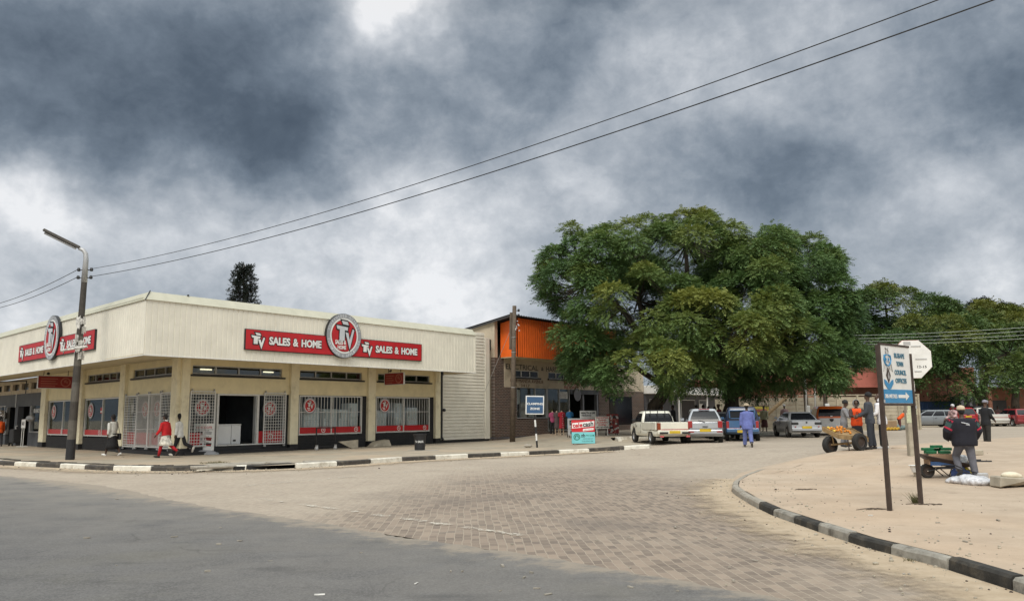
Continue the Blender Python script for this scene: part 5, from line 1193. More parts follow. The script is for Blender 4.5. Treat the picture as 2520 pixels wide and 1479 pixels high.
def rail():
    F=FR_; o=thing('display_frame','empty black display frame on white castors under the first barred window','display frame',F.P(7.6,1.0,.13))
    b=MB()
    for t in (6.6,7.75): b.fb(F,t-.02,t+.02,.95,1.0,.3,1.2)
    b.fb(F,6.6,7.75,.95,1.0,1.16,1.21); b.build('frame',M['black'],o)
    for t in (6.6,7.75,8.9): 
        c=MB(); c.ell(F.P(t,1.0,.2),.10,.07,.11); c.fb(F,t-.03,t+.09,.95,1.02,.22,.36); c.build('castor',M['steel'],o)
    b=MB(); b.fb(F,6.6,8.9,.95,1.0,.26,.30); b.build('bar',M['black'],o)
    o=thing('sloping_slab','grey triangular slab leaning under the first barred window','slab',F.P(8.2,1.2,.13)); b=MB(); b.poly([F.P(t,1.25,z) for t,z in ((7.7,.50),(8.95,.56),(8.95,.14),(8.55,.14))],F.N*.08); b.build('slab_face',M['conc'],o); b=MB(); b.fb(F,8.6,8.9,1.1,1.24,.13,.3); b.build('prop',M['conc'],o)
    p=F.P(10.9,.55,.13); b=MB(); b.rings([[F.P(t,d,z) for t,d,z in ((10.4,.3,.13),(11.7,.3,.13),(11.7,.9,.13),(10.4,.9,.13))],[F.P(t,d,z) for t,d,z in ((10.75,.36,.40),(11.65,.36,.5),(11.6,.8,.48),(10.8,.8,.38))]]); tag(b.build('concrete_block',M['conc'],org=p,bev=.03),'rough pale concrete block at the foot of a yellow pillar','concrete block')
rail()
# ------------------------------------------------------------ trees
def fronds(name,o,d,L,hue,m,parent,droop=.38,K=4,lw=.17,ll=.34,seed=1):
    rng=np.random.default_rng(seed); N=len(o)
    d=d/np.linalg.norm(d,axis=1,keepdims=True); up=np.tile([0,0,1.],(N,1))+rng.normal(0,.35,(N,3))
    s=np.cross(d,up); s/=np.linalg.norm(s,axis=1,keepdims=True)+1e-9
    V=[];H=[]
    dn=np.array([0,0,-1.])
    for k in range(1,K+1):
        u=k/K
        p=o+d*(L*u)[:,None]+dn*(droop*L*u*u)[:,None]; t=d+dn*(2*droop*u); t/=np.linalg.norm(t,axis=1,keepdims=True)
        l=L*ll*(1.15-.55*abs(u-.55)/.55); w=L*lw
        for sg in (-1,1):
            lv=(s*sg*.86+t*.42+dn*.28+rng.normal(0,.10,(N,3)))*l[:,None]
            a=p; b=p+lv*.5+t*(w*.5)[:,None]; c=p+lv; e=p+lv*.5-t*(w*.5)[:,None]
            V.append(np.stack([a,b,c,e],1)); H.append(hue+rng.normal(0,.06,N))
    p=o+d*L[:,None]+dn*(droop*L)[:,None]; lv=(d+dn*2*droop)*(L*.3)[:,None]; w=s*(L*lw*.5)[:,None]
    V.append(np.stack([p,p+lv*.5+w,p+lv,p+lv*.5-w],1)); H.append(hue)
    V=np.concatenate(V).reshape(-1,3); H=np.concatenate(H); nf=len(H)
    o0=np.array(ORG[parent.name]); V=V-o0
    me=bpy.data.meshes.new(name); me.vertices.add(len(V)); me.vertices.foreach_set('co',V.astype(np.float32).ravel())
    me.loops.add(nf*4); me.loops.foreach_set('vertex_index',np.arange(nf*4,dtype=np.int32))
    me.polygons.add(nf); me.polygons.foreach_set('loop_start',np.arange(nf,dtype=np.int32)*4); 
    me.update(calc_edges=True)
    a=me.attributes.new('hue','FLOAT','FACE'); a.data.foreach_set('value',np.clip(H,0,1).astype(np.float32))
    me.materials.append(m); ob=bpy.data.objects.new(name,me); COL.objects.link(ob); ob.parent=parent; ORG[ob.name]=ORG[parent.name]; return ob
def crown_clumps(ells,n,rng,rr=(.8,1.5),inner=.78,keepback=.55):
    out=[]
    vol=[(e[1][0]*e[1][1]+e[1][0]*e[1][2]+e[1][1]*e[1][2]) for e in ells]; tot=sum(vol)
    for (c,r),v in zip(ells,vol):
        c=np.array(c); r=np.array(r); k=max(6,int(n*v/tot)); i=0
        while i<k:
            u=rng.normal(size=3); u/=np.linalg.norm(u)
            i+=1
            if u[2]<-.55 and rng.random()<.6: continue
            if u[1]>.35 and rng.random()>keepback: continue
            p=c+u*r*rng.uniform(.80,1.0)
            if any((((p-np.array(c2))/np.array(r2))**2).sum()<inner**2 for c2,r2 in ells if c2 is not c and not np.allclose(c2,c)): continue
            nrm=u/r; nrm/=np.linalg.norm(nrm); out.append((p,nrm,rng.uniform(*rr)))
    return out
def tree(name,label,base,ells,limbs,n,per,m,trunk,seed,L=(.22,.42),hb=.4,top=None,group=None,rr=(.62,1.2),extra=(),K=4,keepback=.55,cat='tree'):
    rng=np.random.default_rng(seed); o=thing(name,label,cat,base,group=group)
    b=MB()
    for pts,r0,r1 in trunk+limbs:
        P=[Vector(p) for p in pts]; mid=[]
        for i in range(len(P)-1):
            for f in (0,.33,.66): mid.append(P[i].lerp(P[i+1],f)+Vector(rng.normal(0,.04,3)))
        mid.append(P[-1]); b.tube(mid,[r0+(r1-r0)*(i/(len(mid)-1))**.8 for i in range(len(mid))],9)
    cl=crown_clumps(ells,n,rng,rr,keepback=keepback)+[(np.array(p),np.array([0,-.3,1.]),r) for p,r in extra]
    # a twig from the nearest limb end into each clump
    ends=[Vector(q) for pts,_,_ in limbs for q in pts[1:]]+[Vector(trunk[-1][0][-1])]
    tw=b
    for p,nr,r in cl:
        e=min(ends,key=lambda q:(q-Vector(p)).length); v=Vector(p); 
        if (e-v).length>.4: tw.tube([e,e.lerp(v,.5)+Vector((0,0,-.25)),v],[.07,.045,.02],4,caps=False)
    b.build('trunk',M['bark'],o,smooth=True)
    O=[];D=[];LL=[];H=[]
    zt=max(p[2] for p,_,_ in cl); zb=min(p[2] for p,_,_ in cl)
    for p,nr,r in cl:
        k=int(per*(r/1.1)**2); u=rng.normal(size=(k,3)); u/=np.linalg.norm(u,axis=1,keepdims=True)
        u=u+nr*.55+np.array([0,0,.45]); u/=np.linalg.norm(u,axis=1,keepdims=True)
        rad=r*rng.uniform(.35,1.0,k)**.6*np.where(rng.random(k)<.08,1.25,1.0)
        sq=np.array([1,1,.72]); O.append(p+u*rad[:,None]*sq)
        dd=u*np.array([1,1,.6])+np.array([0,0,.10])+rng.normal(0,.32,(k,3)); D.append(dd); LL.append(rng.uniform(*L,k))
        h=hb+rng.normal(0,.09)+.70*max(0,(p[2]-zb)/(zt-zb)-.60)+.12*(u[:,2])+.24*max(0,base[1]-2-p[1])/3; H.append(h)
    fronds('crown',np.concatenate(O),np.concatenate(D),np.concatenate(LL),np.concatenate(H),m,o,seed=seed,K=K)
    return o
def E(x,y,Yd,rx,ry,rd):
    """ellipsoid of the crown: centre seen at (x,y) at depth Yd, half sizes in photograph pixels, depth half size in metres"""
    c=at(x,y,Yd); k=Yd/FPX
    if Yd<60: rx=max(rx-20,rx*.6); ry=max(ry-20,ry*.6)
    ry=ry; return (tuple(c),(rx*k,rd,ry*k))
def pt(x,y,Y): return tuple(at(x,y,Y))
# left jacaranda
tree('jacaranda_tree','huge spreading tree with leaning dark trunk behind the cream pickup, left half of the canopy',(8.3,50,.34),
 [E(1455,715,50,120,95,4.6),E(1545,635,50,130,85,4.8),E(1690,630,50.5,135,88,5),E(1560,760,48,150,110,5.2),E(1470,645,50,95,85,4),E(1430,840,49.5,80,90,3),E(1590,905,46.5,120,80,4.4),E(1700,800,47,120,95,4.6),E(1475,900,50,90,70,3.6),E(1385,690,50,62,85,2.6),E(1640,915,46,95,62,3.6)],
 [([pt(1640,955,50),pt(1600,860,50),pt(1530,760,50),pt(1440,700,50)],.34,.10),([pt(1640,955,50),pt(1680,840,49.5),pt(1690,700,50),pt(1690,600,50)],.34,.10),([pt(1600,860,50),pt(1570,740,50),pt(1560,640,50)],.22,.08),([pt(1640,955,50),pt(1560,900,48),pt(1490,880,49)],.22,.08),([pt(1680,840,49.5),pt(1720,790,47)],.18,.07),([pt(1600,860,50),pt(1620,880,47)],.15,.07)],
 330,440,M['leaf'],[([(8.25,50,.3),pt(1612,1000,50),pt(1645,945,50)],.46,.36)],11,hb=.34,keepback=.9,extra=[(pt(1405,570,50),.75),(pt(1412,590,50),.7),(pt(1590,552,50),.8),(pt(1640,550,50),.7),(pt(1340,745,49.5),.7),(pt(1350,720,49.5),.8),(pt(1330,700,49.5),.7),(pt(1720,540,50),.9),(pt(1680,540,50),.8)])
tree('jacaranda_tree','huge spreading tree with thick forked trunk beside the blue pickup, right half of the canopy',(12.9,49.5,.34),
 [E(1830,650,50,120,85,4.8),E(1940,670,51,115,95,4.8),E(1980,780,51,105,110,4.8),E(1810,780,47.5,135,105,5),E(1790,840,45.5,105,85,4.2),E(1900,850,47.5,130,85,4.6),E(2020,862,50,88,75,3.8),E(1950,920,49,110,50,3.8),E(1740,918,48,100,48,3.6),E(1868,928,50.5,85,52,3),E(1870,730,48,100,90,4.4)],
 [([pt(1800,985,49.5),pt(1850,900,49.5),pt(1920,830,50),pt(1990,760,50.5)],.34,.10),([pt(1795,985,49.5),pt(1770,900,49),pt(1780,800,48.5),pt(1800,680,49.5)],.30,.09),([pt(1850,900,49.5),pt(1870,780,49.5),pt(1880,680,50)],.25,.08),([pt(1840,925,49.5),pt(1920,905,49.5),pt(2020,880,50)],.20,.08),([pt(1770,900,49),pt(1790,850,46.5)],.18,.07),([pt(1800,985,49.5),pt(1760,930,48.5)],.16,.07),([pt(1870,780,49.5),pt(1940,700,50.5)],.16,.07)],
 330,440,M['leaf'],[([(12.8,49.5,.3),pt(1795,1040,49.5),pt(1800,980,49.5)],.58,.42)],12,hb=.31,keepback=.9,extra=[(pt(1735,548,50),.9),(pt(1930,590,50.5),.9),(pt(2000,600,50.5),.8),(pt(2060,690,51),.7),(pt(2090,850,50),.7),(pt(2090,890,50),.6)])
RT='trees behind the vehicles at the right'
tree('street_tree','tall airy tree just right of the big canopy, gaps showing its limbs',(38,92,.34),
 [E(2190,770,92,95,52,5),E(2270,800,92,75,55,5),E(2160,870,92,80,80,5),E(2130,930,90,75,40,4),E(2330,810,94,60,45,4),E(2230,880,91,80,70,4.5)],[([pt(2200,940,92),pt(2190,840,92),pt(2180,760,92)],.3,.1),([pt(2200,940,92),pt(2260,850,92),pt(2300,790,92)],.25,.1)],120,150,M['leaf2'],[([(43.5,92,.3),pt(2205,960,92)],.5,.35)],21,L=(.55,.95),hb=.25,group=RT,rr=(1.2,2.1),K=3,keepback=.35)
tree('street_tree','rounded yellow green tree with dark trunk overhanging the red cars',(47,80,.34),
 [E(2290,860,80,95,65,5.5),E(2400,880,80,110,70,5.5),E(2480,890,81,90,65,5),E(2340,930,79,95,52,5),E(2450,935,79,90,48,5)],[([pt(2415,980,80),pt(2350,900,80),pt(2290,850,80)],.35,.12),([pt(2415,980,80),pt(2430,900,80),pt(2480,870,80)],.35,.12),([pt(2350,900,80),pt(2330,930,79.5)],.2,.1)],120,150,M['leaf2'],[([(46.6,80,.3),pt(2412,970,80)],.55,.4)],22,L=(.5,.85),hb=.25,group=RT,rr=(1.1,2.0),K=3,keepback=.35)
tree('street_tree','yellowest tree crown at the right picture edge',(63,98,.34),
 [E(2440,815,98,75,45,5),E(2510,840,98,80,60,5),E(2580,860,98,80,70,5),E(2400,800,99,60,35,4)],[([pt(2500,950,98),pt(2470,850,98)],.3,.1)],70,140,M['leaf2'],[([pt(2500,1012,98),pt(2500,940,98)],.5,.35)],23,L=(.6,1.0),hb=.5,group=RT,rr=(1.4,2.3),K=3,keepback=.35)
tree('dark_tree','small dark distant treetop above the yellow crowns',(78,130,.34),[E(2405,770,130,38,26,3),E(2440,780,130,26,20,3)],[([pt(2415,900,130),pt(2410,790,130)],.3,.1)],26,120,M['leafdark'],[([pt(2415,1012,130),pt(2415,890,130)],.4,.3)],24,L=(.6,1.1),hb=.5,rr=(1.2,2),K=3)
tree('dark_tree','small dark treetop at the right picture edge beyond all other trees',(95,140,.34),[E(2515,795,140,30,18,3)],[([pt(2515,900,140),pt(2515,800,140)],.3,.1)],16,110,M['leafdark'],[([pt(2515,1012,140),pt(2515,890,140)],.4,.3)],25,L=(.6,1.1),hb=.5,rr=(1.2,2),K=3)
def conifer():
    Y=95.0; b0=at(588,1000,Y); b0.z=0; zt=at(588,652,Y).z
    o=thing('araucaria_tree','dark whorled conifer top rising behind the corner shop roof','tree',b0); rng=np.random.default_rng(5)
    b=MB(); b.tube([b0,b0+Vector((.1,0,zt*.5)),Vector((b0.x,b0.y,zt))],[.4,.26,.07],8); b.build('trunk',M['bark'],o,smooth=True)
    O=[];D=[];LL=[]; tw=MB(); z=zt*.45
    while z<zt-.1:
        f=(zt-z)/(zt*.55); R_=.75+1.25*min(1,f*2.2)**.7
        for k in range(7):
            a=k*2*math.pi/7+z*1.9+rng.normal(0,.15); R1=R_*rng.uniform(.8,1.1); e=Vector((math.cos(a)*R1,math.sin(a)*R1,.12+.30*rng.random())); p=Vector((b0.x,b0.y,z))
            m_=p+e*.55+Vector((0,0,-.12)); tw.tube([p,m_,p+e],[.05,.04,.02],4)
            for q in range(26):
                t=.18+.82*q/25; c=p.lerp(m_,t*2) if t<.5 else m_.lerp(p+e,t*2-1)
                O.append(c+Vector(rng.normal(0,.05,3))); D.append(np.array([math.cos(a)*.35,math.sin(a)*.35,.3])+rng.normal(0,.6,3)); LL.append(rng.uniform(.28,.48))
        z+=.50
    tw.build('limb',M['bark'],o)
    fronds('crown',np.array(O),np.array(D),np.array(LL),np.full(len(O),.4),M['leafdark'],o,droop=.1,K=3,lw=.34,ll=.4)
conifer()
def grass_tufts():
    rng=np.random.default_rng(3)
    def tuft(c,r,h,n,label):
        o=thing('grass_tuft',label,'grass tuft',c)
        V=[];
        for k in range(n):
            a=rng.uniform(0,6.28); p=Vector(c)+Vector((math.cos(a)*r*rng.random(),math.sin(a)*r*rng.random(),-.01)); q=p+Vector((rng.normal(0,.35)*h,rng.normal(0,.35)*h,h*rng.uniform(.4,1))); w=Vector((.006,.002,0)); m_=p.lerp(q,.5)+Vector((0,0,h*.1)); V+=[p-w,p+w,m_+w*.7,m_-w*.7, m_-w*.7,m_+w*.7,q+w*.1,q-w*.1]
        me=bpy.data.meshes.new('blades'); me.from_pydata([tuple(v-Vector(c)) for v in V],[],[tuple(range(i,i+4)) for i in range(0,len(V),4)])
        at_=me.attributes.new('hue','FLOAT','FACE'); at_.data.foreach_set('value',rng.uniform(0,1,len(me.polygons)).astype(np.float32)); me.materials.append(M['grass']); b=bpy.data.objects.new('blades',me); COL.objects.link(b); b.parent=o
    tuft(G(2253,1238,.13),.06,.22,60,'dry grass tuft at the foot of a council sign post')
    tuft(G(530,1140,.13),.55,.10,160,'low green weeds growing in the gap behind the striped kerb')
    tuft(gz(4.50,9.5),.10,.06,50,'small green weed at the foot of the curved kerb')
grass_tufts()
def litter():
    rnd=random.Random(12); b=MB()
    for k in range(70):
        x,y=rnd.choice(((rnd.uniform(1500,2500),rnd.uniform(1160,1460)),(rnd.uniform(200,1900),rnd.uniform(1180,1470)),(rnd.uniform(100,1600),rnd.uniform(1100,1135))))
        kerbin=None
        p=G(x,y,.0); on=(p.x>np.interp(p.y,[k_[1] for k_ in KR],[k_[0] for k_ in KR])+.3) and p.y<31
        z=.133 if on else .012
        if not on and y<1140: z=.133
        L=rnd.uniform(.012,.05); a=rnd.uniform(0,6.28); t=Vector((math.cos(a),math.sin(a),0)); w=Vector((-t.y,t.x,0))*L*rnd.uniform(.12,.5); c=gz(p.x,p.y,z); h=rnd.uniform(.004,.02)
        b.hexa([c-t*L-w,c+t*L-w*.6,c+t*L+w,c-t*L+w*.7]+[q+Vector((0,0,h)) for q in (c-t*L-w,c+t*L-w*.4,c+t*L+w,c-t*L+w)],0 if rnd.random()<.93 else 1)
    o=b.build('litter',[M['kerbg'],M['paper']]); tag(o,'scattered twigs, grit and scraps of paper on the ground','litter',kind='stuff')
    for x,y,L in ((1985,1205,.35),(2150,1253,.30),(2290,1242,.28)):
        c=G(x,y,.13); d=MB()
        for k in range(6): 
            a=rnd.uniform(-.5,.5); t=Vector((math.cos(a),math.sin(a),0)); p=c+Vector((rnd.uniform(-L,L)*.7,rnd.uniform(-.06,.06),.005)); d.tube([p-t*rnd.uniform(.05,.2),p+Vector((0,0,.015)),p+t*rnd.uniform(.05,.2)],.006,4)
        o=d.build('twigs',M['wood'],org=c); tag(o,'thin scatter of dark twigs on the sandy pavement','twigs',kind='stuff')
litter()
def pebbles():
    rnd=random.Random(21); b=MB()
    def stone(p,r):
        n=5; a0=rnd.uniform(0,6); b.rings([[p+Vector((r*f*math.cos(a0+6.283*i/n)*rnd.uniform(.7,1.3),r*f*math.sin(a0+6.283*i/n)*rnd.uniform(.7,1.3),z*r)) for i in range(n)] for f,z in ((1,-.2),(.9,.5),(.35,.8))],rnd.choice((0,1,1,1,1,1,2)))
    for k in range(600):
        i=rnd.uniform(1,12.99); a=Vector(KR[int(i)]).lerp(Vector(KR[int(i)+1]),i%1); d=rnd.expovariate(2.2)
        if rnd.random()<.5: p=gz(a.x-d-.02,a.y,.0175)
        else: p=gz(a.x+.25+d*2.2,a.y+rnd.uniform(-.2,.2),.132)
        stone(p,rnd.uniform(.005,.02)*(1.7 if rnd.random()<.06 else 1))
    for k in range(500):
        i=rnd.uniform(2,17.9); a=Vector(KL[int(i)]).lerp(Vector(KL[int(i)+1]),i%1); stone(gz(a.x+rnd.uniform(-.5,.5),a.y-rnd.expovariate(2.0)-.03,.0175),rnd.uniform(.008,.03))
    for k in range(220):
        x=rnd.uniform(4.8,14); y=rnd.uniform(8,24)
        if x>np.interp(y,[q[1] for q in KR],[q[0] for q in KR])+.3: stone(gz(x,y,.132),rnd.uniform(.005,.014))
    tag(b.build('gravel',[M['kerbg'],M['conc'],M['rust']],rec=False),'loose gravel and grit along the kerbs and over the sandy pavement','gravel',kind='stuff')
pebbles()
# ------------------------------------------------------------ vehicles
def paint(name,col,rough=.35,metal=0.0): return mat(name,col,rough,metal,.04,2,dirt=tuple(c*.6+.06 for c in col),dirtamt=.25,dscale=1.5,coat=.6)
def vehicle(name,label,cat,loc,rz,L,Wd,H,belt,gh,axles,wr,pm,gm=None,width=None,tail=(.16,.34,.62,.92),clear=.22,plate_z=.55,bumper=True,side_split=(),bumpm=None,group=None,tailm='tail',stripe=None,bed=None,rear_tri=False,handle=True,lowbump=.38,plate=True,wiper=True,rearglass=(.12,.90),canopy=None):
    """origin on the ground at the middle of the rear end; +y is ahead. belt: [(y,z)] top of lower body; gh: (y0 belt, y1 belt, y0 roof, y1 roof, half width belt, half width roof)"""
    o=thing(name,label,cat,loc,rz,group)
    Bd=lambda b,n,m_,p=o,**k:b.build(n,m_,p,local=True,**k)
    hw=Wd/2; width=width or [(0,.90),(.25,.98),(.8,1.0),(L-1.0,1.0),(L-.35,.95),(L,.80)]
    ys=sorted(set([round(y,3) for y in list(np.arange(0,L,.09))+[L]+[a+d for a in axles for d in (-wr-.10,-wr*.6,0,wr*.6,wr+.10)]]))
    R_=wr+.07; b=MB(); rs=[]
    bt=[p[0] for p in belt],[p[1] for p in belt]; wt=[p[0] for p in width],[p[1] for p in width]
    for y in ys:
        w=hw*float(np.interp(y,*wt)); t=float(np.interp(y,*bt)); bz=clear+(.10 if y<.12 or y>L-.15 else 0)
        for a in axles:
            if abs(y-a)<R_: bz=max(bz,wr+math.sqrt(max(0,R_*R_-(y-a)**2))*1.0)
        bz=min(bz,t-.12); h=t-bz
        half=[(w*.93,bz),(w*.985,bz+min(.06,h*.3)),(w,bz+h*.45),(w*.985,t-min(.10,h*.3)),(w*.95,t-.02),(w*.88,t)]
        rs.append([(x,y,z) for x,z in half]+[(-x,y,z) for x,z in half[::-1]])
    b.rings(rs)
    y0b,y1b,y0r,y1r,wb,wrf=gh
    zb=float(np.interp((y0b+y1b)/2,*bt))-.03
    def rrect(f):
        # cross-section of the greenhouse at height fraction f
        fe=f; bul=.03*math.sin(math.pi*f)
        a0=y0b+(y0r-y0b)*fe-bul; a1=y1b+(y1r-y1b)*fe+bul; w=wb+(wrf-wb)*fe+bul; return a0,a1,w,zb+(H-.05-zb)*f
    def ring(a0,a1,w,z,r=.13,dz=0):
        pts=[]
        for cx,cy,s in ((w-r,a1-r,0),(-(w-r),a1-r,90),(-(w-r),a0+r,180),(w-r,a0+r,270)):
            for k in range(4): a=R(s+30*k); pts.append((cx+r*math.cos(a),cy+r*math.sin(a),z))
        return pts
    gb=MB() if gm else b; gr=[ring(*rrect(f)) for f in (0,.25,.5,.75,1)]
    a0,a1,w,z=rrect(1); gr+=[ring(a0+.05,a1-.06,w-.04,H-.015),ring(a0+.22,a1-.25,w-.18,H)]
    gb.rings(gr)
    if bed is None: body=Bd(b,'body',pm,smooth=True,ang=42)
    else:
        body=Bd(b,'body',pm,smooth=True,ang=42)
    if gm: Bd(gb,'canopy' if canopy else 'cab',gm,smooth=True,ang=42)
    # glass
    def patch(side,f0,f1,u0,u1,off=.010,inset=.14):
        q=MB(); n=5; rows=[]
        for i in range(n):
            f=f0+(f1-f0)*i/(n-1); a0,a1,w,z=rrect(f); row=[]
            for u in (u0,(u0+u1)/2,u1):
                if side in 'rf': x=(-1+2*u)*(w-inset); y=a0-off if side=='r' else a1+off
                else: y=a0+inset+(a1-a0-2*inset)*u; x=(w+off)*(1 if side=='R' else -1)
                row.append((x,y,z))
            rows.append(row)
        vs=[p for r in rows for p in r]; q.add(vs,[(i*3+j,i*3+j+1,i*3+j+4,i*3+j+3) for i in range(n-1) for j in range(2)]); return q
    f0,f1=rearglass; Bd(patch('r',f0,f1,.0,1.0,inset=.10),'rear_window',M['carglass'])
    Bd(patch('f',.10,.92,.0,1.0,inset=.10),'windscreen',M['carglass'])
    ss=[0]+list(side_split)+[1]
    for sd in 'LR':
        for u0,u1 in zip(ss,ss[1:]): Bd(patch(sd,.10,.88,u0+.012,u1-.012,inset=.10),'side_window',M['carglass'])
    # rear furniture
    t0,t1,z0,z1=tail; w0=hw*float(np.interp(0,*wt))
    for sd in (-1,1):
        q=MB(); xs=sorted((sd*(w0-t0),sd*(w0+.01))); q.box(xs[0],xs[1],-.022,.20,z0,z1); l=Bd(q,'tail_lamp',M[tailm],bev=.02)
    bz=lowbump
    if bumper:
        q=MB(); q.box(-w0*1.01,w0*1.01,-.07,.22,bz,bz+.2); Bd(q,'bumper',bumpm or pm,bev=.04,seg=2)
    if plate:
        q=MB(); q.box(-.26,.26,-.085,-.03,plate_z,plate_z+.13); Bd(q,'number_plate',M['plate'],bev=.005)
    if handle:
        q=MB(); q.box(-.12,.12,-.035,.02,plate_z+.22,plate_z+.26); Bd(q,'tailgate_handle',M['trim'])
    if stripe:
        q=MB(); q.box(-w0*.80,w0*.80,-.018,.02,stripe[0],stripe[1]); Bd(q,'tailgate_stripe',M[stripe[2]])
    if wiper:
        q=MB(); a0,a1,w,z=rrect(f0); q.tube([(0,a0-.03,z+.0),(-.3,a0-.02,z+.08)],.012,5); Bd(q,'wiper',M['trim'])
    for sd in (-1,1):
        q=MB(); ym=y1b-.45; q.box(*sorted((sd*(wb+.02),sd*(wb+.20))),ym,ym+.08,zb+.06,zb+.2); Bd(q,'mirror',pm if not bed else M['trim'],bev=.02)
        q=MB(); ym=(y0b+y1b)/2; q.box(*sorted((sd*(hw*.97),sd*(hw*1.005+.012))),ym,ym+.14,zb-.16,zb-.13); Bd(q,'door_handle',M['trim'])
        for y in (y0b+.12,(y0b+y1b)/2+.28,y1b-.05):
            q=MB(); q.box(*sorted((sd*(hw*.95),sd*(hw*1.0+.002))),y,y+.008,clear+.12,zb-.05); Bd(q,'door_seam',M['trim'])
    for sd in (-1,1):
        q=MB(); q.box(*sorted((sd*hw*.55,sd*hw*.86)),L-.05,L+.02,.58,.74); Bd(q,'headlight',M['chrome'],bev=.03)
    for a in axles:
        for sd in (-1,1):
            wl=MB(); n=20; x0,x1=sd*(hw-.20),sd*(hw-.01); prof=[(x0,wr*.62),(x0,wr*.95),(x0+sd*.03,wr),(x1-sd*.03,wr),(x1,wr*.95),(x1,wr*.62)]
            wl.rings([[(x,a+r*math.cos(2*math.pi*i/n),wr+r*math.sin(2*math.pi*i/n)) for i in range(n)] for x,r in prof],caps=False)
            wl.rings([[(x,a+r*math.cos(2*math.pi*i/n),wr+r*math.sin(2*math.pi*i/n)) for i in range(n)] for x,r in prof[:1]+[(x0,.01)]],caps=False)
            wh=Bd(wl,'wheel',M['tyre'],smooth=True,ang=40); k=MB()
            k.rings([[(x,a+r*math.cos(2*math.pi*i/n),wr+r*math.sin(2*math.pi*i/n)) for i in range(n)] for x,r in ((x1-sd*.012,wr*.63),(x1-sd*.02,wr*.56),(x1-sd*.06,wr*.48),(x1-sd*.03,wr*.22),(x1-sd*.02,.02))],caps=False)
            Bd(k,'rim',M['rim'],wh,smooth=True,ang=30)
    # dark floor pan and axle so that light does not pass below the body
    q=MB(); q.box(-hw*.80,hw*.80,.25,L-.3,clear+.0,clear+.22); Bd(q,'floor_pan',M['black'])
    for a in axles:
        q=MB(); q.tube([(-hw+.1,a,wr),(hw-.1,a,wr)],.05,6); Bd(q,'axle',M['black'])
    if bed:
        zf,zt,yl=bed
        q=MB(); 
        for sd in (-1,1):
            xs=sorted((sd*(hw-.07),sd*(hw-.005))); q.hexa([(xs[0],.05,zf),(xs[1],.05,zf),(xs[1],yl,zf),(xs[0],yl,zf),(xs[0],.05,zt),(xs[1]-.02*(sd>0),.05,zt),(xs[1]-.02*(sd>0),yl,zt),(xs[0],yl,zt)])
        q.box(-hw+.075,hw-.075,yl-.05,yl-.0,zf,zt); Bd(q,'load_bed',pm,bev=.02)
        q=MB(); q.box(-w0*.90,w0*.90,-.012,.045,zf-.12,zt); tg=Bd(q,'tailgate',pm,bev=.02)
        q=MB(); q.box(-hw+.08,hw-.08,.05,yl-.05,zf+.002,zf+.012); Bd(q,'bed_floor',M['trim'])
        q=MB(); q.box(-hw*.93,hw*.93,.05,.075,zt+.002,zt+.02); Bd(q,'tailgate_cap',M['trim'])
    return o,Bd
# cream pickup
pos=lambda px,py:G(px,py,0)
pb=paint('cream vehicle paint',(.72,.70,.60)); 
o,Bd=vehicle('pickup_truck','cream pickup truck with red tailgate stripe parked at the kerb end','pickup truck',pos(1661,1093),R(8),4.7,1.80,1.56,[(0,.66),(2.28,.66),(2.30,1.02),(3.5,1.0),(4.55,.90),(4.7,.74)],(2.32,3.75,2.50,3.30,.84,.69),(.95,3.72),.33,pb,side_split=(),tail=(.16,.3,.66,1.0),plate_z=.50,bed=(.66,1.02,2.30),stripe=(.655,.70,'tail'),handle=False,lowbump=.46,tailm='tailo',wiper=False,rearglass=(.10,.86),clear=.36)
q=MB(); 
for x in (-.40,-.02,.36): q.tube([(x,2.34,1.02),(x,2.36,1.58)],.02,6)
q.tube([(-.72,2.30,1.02),(-.62,2.34,1.59),(.62,2.34,1.59),(.72,2.30,1.02)],.025,6); Bd(q,'window_guard',M['trim'])
q=MB(); 
for sd in (-1,1): q.box(*sorted((sd*.34,sd*.74)),-.10,-.06,.48,.57)
Bd(q,'bumper_pad',M['trim'])
q=MB(); 
for sd in (-1,1): q.box(*sorted((sd*.55,sd*.72)),-.09,-.03,.33,.41)
Bd(q,'reflector',mat('pink reflector',(.55,.12,.12),.4))
# silver hatchback
ps=paint('silver vehicle paint',(.44,.46,.49),.3,.35)
o,Bd=vehicle('hatchback_car','silver hatchback with dark rear window beside the cream pickup','car',pos(1737,1090),R(-9),4.0,1.70,1.60,[(0,.90),(.2,.97),(2.6,.96),(3.7,.86),(4.0,.66)],(.05,3.0,.42,2.15,.80,.56),(.72,3.2),.31,ps,clear=.30,side_split=(.32,.64),tail=(.20,.3,.70,1.02),plate_z=.52,width=[(0,.92),(.25,1),(3,1),(3.7,.94),(4,.78)],lowbump=.42,rearglass=(.06,.90))
q=MB(); q.box(-.25,.25,.30,.40,1.555,1.585); Bd(q,'brake_light',M['tail'])
q=MB(); q.box(-.80,.80,-.012,.03,.655,.672); Bd(q,'tailgate_seam',M['trim'])
q=MB(); 
for sd in (-1,1): q.box(*sorted((sd*.52,sd*.78)),-.085,-.05,.50,.55)
Bd(q,'reflector',M['tail'])
